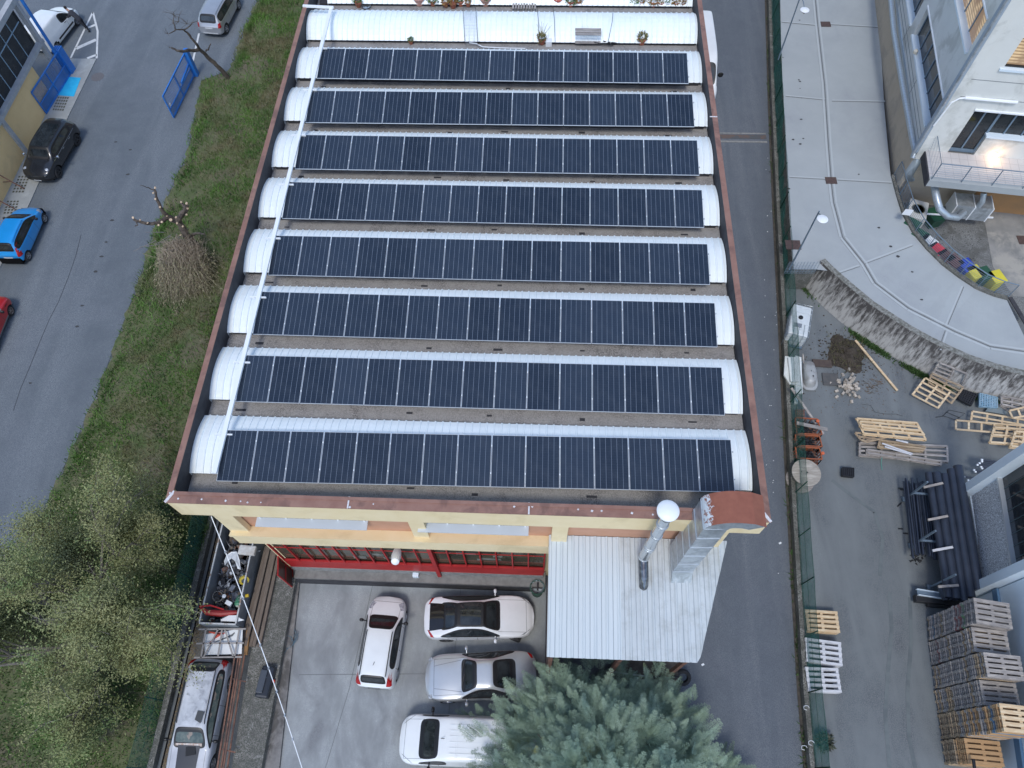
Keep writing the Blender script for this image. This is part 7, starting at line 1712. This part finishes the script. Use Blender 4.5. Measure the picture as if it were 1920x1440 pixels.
bare_tree('pollarded_tree','thick pollarded tree with pale cut ends above the brush heap',
 [[(380,488,0,.24),(368,462,.9,.20),(350,440,1.8,.18),(333,414,2.7,.17)],[(333,414,2.7,.17),(315,408,3.1,.14),(295,418,3.4,.10),(275,420,3.6,.08),(250,411,3.9,.06)],[(255,414,3.8,.04),(258,420,3.9,.03),(253,425,3.9,.02)],[(322,412,2.9,.14),(306,398,3.6,.10),(297,380,4.2,.08),(289,355,4.9,.06)],[(289,356,4.9,.03),(275,352,5.2,.018),(263,347,5.5,.012)],[(333,414,2.8,.15),(345,395,3.4,.11),(350,385,3.8,.09)],[(340,405,3.0,.12),(352,392,3.5,.08),(338,380,3.7,.06)],[(362,440,1.6,.09),(372,437,2.2,.05),(384,439,2.5,.03)]],
 cuts=[(249,408,3.95,.06),(290,352,5.0,.06),(287,361,4.9,.05),(291,373,4.6,.05),(303,416,3.5,.06),(320,412,3.2,.08),(331,418,3.0,.06),(329,407,3.1,.06),(276,417,3.75,.05),(262,412,3.95,.04),(349,381,3.95,.08),(352,390,3.7,.06),(339,379,3.85,.05),(312,404,3.4,.05),(342,424,2.6,.06),(338,440,2.2,.05),(297,422,3.5,.05),(349,402,3.4,.05),(300,388,4.1,.05)],
 twigs=[(352,385,3.9,5,.5)])
# brush heap of cut branches
t=thing('brush_heap','rounded heap of cut leafy twigs draped below the pollarded tree','brush heap',P(330,540,0)); m=MB(); lv=MB(); top=P(338,462,1.9)
for k in range(1500):
    a=random.uniform(-3.5,.35); r=abs(random.gauss(1.35,.6)); s=top+Vector((random.gauss(0,.55),random.gauss(-.15,.4),random.gauss(-.1,.2))); e=Vector((top.x+math.cos(a)*r*.80-.12,top.y-.35+math.sin(a)*r*1.15,max(.05,1.45-.55*r+random.gauss(0,.2))))
    md=(s+e)/2+Vector((random.gauss(0,.14),random.gauss(0,.14),.30+random.gauss(0,.1))); pts=[s]
    for f in (.25,.5,.75,1.0): q=s*(1-f)**2+md*2*f*(1-f)+e*f*f; pts.append(q+Vector((random.gauss(0,.05),random.gauss(0,.05),random.gauss(0,.03))))
    m.tube(pts,[.009,.008,.007,.005,.003],3,cap=False)
    for _ in range(13):
        f=random.uniform(.3,1); i_=min(3,int(f*4)); p=pts[i_].lerp(pts[i_+1],min(1,f*4-i_)); p=p+Vector((random.gauss(0,.03),random.gauss(0,.03),random.gauss(0,.02))); d=(pts[4]-pts[2]).normalized(); n_=Vector((random.gauss(0,1),random.gauss(0,1),random.gauss(0,1))).normalized(); l=random.uniform(.05,.13); w_=d.cross(n_).normalized()*l*.25; dd=(d+n_*.8).normalized()*l; lv.add([p-w_,p+dd,p+w_],[(0,1,2)])
m.build('branches',mat('brush_brown',(.27,.22,.165),(.36,.30,.225),scale=6,rough=.95),t); lv.build('dry_leaves_part',mat('brush_leaf',(.34,.32,.19),(.25,.25,.14),scale=5,rough=.9,c3=(.36,.31,.20),scale3=4),t)
m=MB()
for _ in range(40):
    p=P(335+random.gauss(0,14),450+random.gauss(0,9),1.6); m.tube([p,p+Vector((random.gauss(-.15,.2),random.gauss(-.25,.15),random.gauss(0,.15)))*1.6],[.02,.012],5)
m.build('thick_sticks',mat('stick_grey',(.17,.155,.15),(.24,.22,.21),scale=6,rough=.9),t)
# ---------- generic numpy leaf cloud
def leafmesh(name,P0,D,Nn,L,Wd,mt,par):
    """one kite leaf per row"""
    n=len(P0); S=np.cross(D,Nn); S/=np.linalg.norm(S,axis=1,keepdims=True)+1e-9
    V=np.empty((n,4,3),np.float32); V[:,0]=P0; V[:,1]=P0+D*(L*.45)[:,None]+S*(Wd*.5)[:,None]; V[:,2]=P0+D*L[:,None]; V[:,3]=P0+D*(L*.45)[:,None]-S*(Wd*.5)[:,None]
    V=V.reshape(-1,3); 
    if par is not None: w=worldloc(par); V=V-np.array([w.x,w.y,w.z],np.float32)
    me=bpy.data.meshes.new(name); me.vertices.add(len(V)); me.vertices.foreach_set('co',V.ravel().astype(np.float32)); me.loops.add(4*n); me.loops.foreach_set('vertex_index',np.arange(4*n,dtype=np.int32)); me.polygons.add(n); me.polygons.foreach_set('loop_start',np.arange(0,4*n,4,dtype=np.int32)); me.polygons.foreach_set('loop_total',np.full(n,4,np.int32)); me.update(calc_edges=True); me.materials.append(mt)
    o=bpy.data.objects.new(name,me); COL.objects.link(o); o.parent=par; return o
# ---------- big half leafless broadleaf tree, lower left
base=P(215,1175,0); t=thing('broadleaf_tree','large thinning broadleaf tree with small yellow green leaves at the lower left','tree',base)
tr=MB(); tips=[]
def grow(p,d,r,l,dep):
    pts=[p];rs=[r]; q=p
    for k in range(4):
        d=(d+Vector((random.gauss(0,.13),random.gauss(0,.13),random.gauss(0,.08)))).normalized(); q=q+d*l/4; pts.append(q); rs.append(r*(1-.12*(k+1)))
        if dep<=2: tips.append((q,d,dep))
    tr.tube(pts,rs,7 if dep>2 else 4,cap=False)
    if dep==0: return
    for k in range(random.choice([3,3,4]) if dep>1 else 3):
        a=random.uniform(0,6.28); s=random.uniform(.45,.95); n1=d.cross(Vector((math.cos(a),math.sin(a),.3))).normalized(); nd=(d+n1*s+Vector((0,0,.12))).normalized(); grow(pts[random.choice([2,3,4])],nd,r*.58,l*random.uniform(.66,.84),dep-1)
for d0,l in ((Vector((-.75,.25,.75)),3.3),(Vector((.45,.25,.9)),3.0),(Vector((.25,-.75,.8)),3.2),(Vector((-.35,-.7,.85)),3.1),(Vector((.1,.75,.9)),2.6),(Vector((-.85,-.25,.55)),3.2),(Vector((.8,-.3,.6)),2.4)):
    grow(base+Vector((0,0,.9)),d0.normalized(),.13,l*.88,4)
tr.tube([base,base+Vector((0,0,.6)),base+Vector((.02,0,1.1))],[.27,.22,.17],10); tr.build('trunk',mat('bark_pale',(.16,.14,.12),(.22,.195,.165),scale=5,rough=.95,bump=.4),t,smooth=True)
tp=np.array([[*p] for p,d,k in tips]); 
keep=tp[:,2]>.8; tp=tp[keep]
N_=260000; idx=rng.integers(0,len(tp),N_); C0=tp[idx]+rng.normal(0,.26,(N_,3))
# gaps: thin out by a smooth field
g=np.sin(C0[:,0]*1.7+1.3*np.sin(C0[:,1]*1.1))*np.sin(C0[:,1]*1.9+C0[:,2]*1.2); kp=rng.random(N_)<np.clip(.72+.5*g,.25,1); C0=C0[kp]; n=len(C0)
D=rng.normal(0,1,(n,3)); D[:,2]-=.2; D/=np.linalg.norm(D,axis=1,keepdims=True); Q=rng.normal(0,1,(n,3)); Q[:,2]+=1.2; Q/=np.linalg.norm(Q,axis=1,keepdims=True)
lm_,ntl,bl_=nt_new('broad_leaf'); v=coords(ntl); c=mix(ntl,ramp(ntl,noise(ntl,v,1.0,4),.38,.62),(.18,.205,.075),(.29,.29,.13)); c=mix(ntl,ramp(ntl,noise(ntl,v,.5,4),.52,.68),c,(.14,.235,.07)); c=mix(ntl,ramp(ntl,noise(ntl,v,14,1),.55,.8),c,(.26,.24,.09)); ntl.links.new(c,bl_.inputs['Base Color']); bl_.inputs['Roughness'].default_value=.7
leafmesh('crown',C0,D,Q,rng.uniform(.06,.12,n),rng.uniform(.03,.06,n),lm_,t)
print('broad leaves',n,'tips',len(tp))
# ---------- big blue green conifer
base=Vector((3.0,-1.6,0)); base=Vector((2.75,-.75,0)); t=thing('conifer_tree','big blue green cypress like conifer with feathery sprays at the bottom centre','tree',base)
MB().tube([base,base+Vector((0,0,4)),base+Vector((0.1,.1,7.6))],[.32,.2,.05],10).build('trunk',barkm,t,smooth=True)
# frond template in local (x forward, y side, z up): spine with alternate feathery side sprays
def frond():
    Pp=[];Dd=[];LL=[];Nn=[]
    ns=11
    for i in range(ns):
        x=.06+.94*i/ns; side=(.40*(1-x)**.75+.05)*(1 if i%2 else .72)
        z=-.12*x*x
        for sg in (-1,1):
            a=math.radians(50-12*x); d=np.array([math.cos(a),sg*math.sin(a),.10]); 
            Pp.append([x,0,z]);Dd.append(d);LL.append(side)
            for j in range(1,4):
                f=j/4; p=np.array([x,0,z])+d*side*f
                for s2 in (-1,1):
                    a2=a+s2*math.radians(38); Pp.append(p); Dd.append(np.array([math.cos(a2),sg*math.sin(a2),.10])); LL.append(side*.42*(1-f*.5))
    Pp.append([0,0,0]);Dd.append(np.array([1,0,-.1]));LL.append(1.05)
    return np.array(Pp,float),np.array(Dd,float),np.array(LL,float)
fp,fd,fl=frond(); nf=len(fp)
ax=np.array([base.x,base.y])
FR=[];H=8.0
def rad(z): # crown radius by height
    z=np.clip(z/H,0,1); return 5.35*(1-z**1.9)**.72+.15
# sub tops make several starbursts
tops=[(0,0,H)]
for k in range(26):
    z=random.uniform(3.2,7.0); a=random.uniform(0,6.283); r=rad(z)*random.uniform(.45,.92); tops.append((r*math.cos(a),r*math.sin(a),z+.25))
def addf(p,d,up,s): FR.append((p,d,up,s))
for (x,y,z) in tops:
    c=np.array([base.x+x,base.y+y,z]); out=np.array([x,y,0.]); out/= (np.linalg.norm(out)+1e-6); lean=out*.55*(0 if x==0 else 1)
    for lay in range(5):
        n=7+2*lay
        for k in range(n):
            a=2*math.pi*k/n+lay*.5+random.uniform(-.2,.2); el=.95-.26*lay+random.uniform(-.12,.12)
            d=np.array([math.cos(a)*math.cos(el),math.sin(a)*math.cos(el),math.sin(el)])+lean*.6; d/=np.linalg.norm(d); p=c-np.array([0,0,.16*lay])+np.array([math.cos(a),math.sin(a),0])*.10*lay-lean*.1*lay
            addf(p,d,None,random.uniform(.6,1.05))
for k in range(3600):
    z=H*(1-random.random()**.75)*.97+.15; a=random.uniform(0,6.283); rr=rad(z)*(random.uniform(.70,1.0) if random.random()<.75 else random.uniform(.35,.8)); rr*=1+.10*math.sin(a*5+z)+.06*math.sin(a*11-z*2)
    el=random.gauss(.38,.25); a2=a+random.gauss(0,.45); d=np.array([math.cos(a2)*math.cos(el),math.sin(a2)*math.cos(el),math.sin(el)]); addf(np.array([base.x+rr*math.cos(a)-.35*math.cos(a),base.y+rr*math.sin(a)-.35*math.sin(a),z]),d,None,random.uniform(.45,1.0))
FR=[f for f in FR if f[0][1]>base.y-2.4]
PP_=[];DD_=[];LLs=[];NN_=[]
for p,d,_,s in FR:
    sd=np.cross([0,0,1.],d); sd/=np.linalg.norm(sd)+1e-9; roll=random.gauss(0,.35); u=np.cross(d,sd); sd2=sd*math.cos(roll)+u*math.sin(roll); u2=np.cross(d,sd2); Mx=np.stack([d,sd2,u2],0)
    PP_.append(p+fp@Mx*s); DD_.append(fd@Mx); LLs.append(fl*s); NN_.append(np.tile(u2,(nf,1)))
PP_=np.concatenate(PP_);DD_=np.concatenate(DD_);LLs=np.concatenate(LLs);NN_=np.concatenate(NN_); DD_/=np.linalg.norm(DD_,axis=1,keepdims=True)
print('conifer leaves',len(PP_))
cf_,ntl,bl_=nt_new('conifer_foliage'); v=coords(ntl); c=mix(ntl,ramp(ntl,noise(ntl,v,.9,4),.38,.64),(.215,.30,.20),(.34,.44,.32)); c=mix(ntl,ramp(ntl,noise(ntl,v,.45,3),.5,.7),c,(.21,.34,.27)); c=mix(ntl,ramp(ntl,noise(ntl,v,.8,2,.5,.5),.66,.74),c,(.27,.28,.09)); c=mix(ntl,ramp(ntl,noise(ntl,v,11,2),.5,.8),c,(.38,.50,.40)); bl_.inputs['Roughness'].default_value=.65; ntl.links.new(mix(ntl,ramp(ntl,noise(ntl,v,2.6,3),.4,.62),c,mix(ntl,.45,c,(.05,.10,.06))),bl_.inputs['Base Color'])
leafmesh('crown',PP_,DD_,NN_,LLs,np.clip(.010+.034*LLs,.013,.027),cf_,t)
# inner dark branches
m=MB()
for k in range(90):
    z=random.uniform(.8,7.2); a=random.uniform(0,6.283); r=rad(z)*.85; m.tube([base+Vector((0,0,z-.5)),base+Vector((r*.5*math.cos(a),r*.5*math.sin(a),z-.2)),base+Vector((r*math.cos(a),r*math.sin(a),z))],[.06,.04,.015],5,cap=False)
m.build('branches',barkm,t)
# scattered dead leaves on bank and small plants
tag(scatter_blades('fallen_leaves',2600,samp,lambda x,y:hbank(x,y)+.12,.003,.02,.05,mat('fallen',(.26,.22,.13),(.34,.31,.22),scale=7,rough=1),2.5),kind='stuff')
# ================================================= CAMERA, LIGHT
cam=bpy.data.cameras.new('camera'); co=bpy.data.objects.new('camera',cam); COL.objects.link(co)
M=np.stack([RM[0],-RM[1],-RM[2]],1); co.matrix_world=Matrix([[*M[0],0],[*M[1],0],[*M[2],HC],[0,0,0,1]])
cam.sensor_width=36; cam.sensor_fit='HORIZONTAL'; cam.lens=F/1920*36; cam.clip_end=2000; scene.camera=co
w=bpy.data.worlds.new('World'); scene.world=w; w.use_nodes=True; nt=w.node_tree
sky=nt.nodes.new('ShaderNodeTexSky'); sky.sky_type='NISHITA'; sky.sun_disc=False; EL,AZ=60,188
sky.sun_elevation=math.radians(EL); sky.sun_rotation=math.radians(AZ); sky.air_density=1.0; sky.dust_density=1.0; sky.ozone_density=1.5
nt.links.new(sky.outputs[0],nt.nodes['Background'].inputs[0]); nt.nodes['Background'].inputs[1].default_value=.15
sl=bpy.data.lights.new('sun','SUN'); sl.energy=1.0; sl.angle=math.radians(12); sl.color=(1,.985,.94); so=bpy.data.objects.new('sun',sl); COL.objects.link(so)
az=math.radians(AZ); el=math.radians(EL); d=Vector((math.sin(az)*math.cos(el),math.cos(az)*math.cos(el),math.sin(el))); so.rotation_euler=d.to_track_quat('Z','Y').to_euler(); so.location=(0,0,60)
scene.view_settings.view_transform='Standard'; scene.view_settings.look='None'; scene.view_settings.exposure=0.65; scene.view_settings.gamma=1
scene.render.resolution_x=1024; scene.render.resolution_y=768
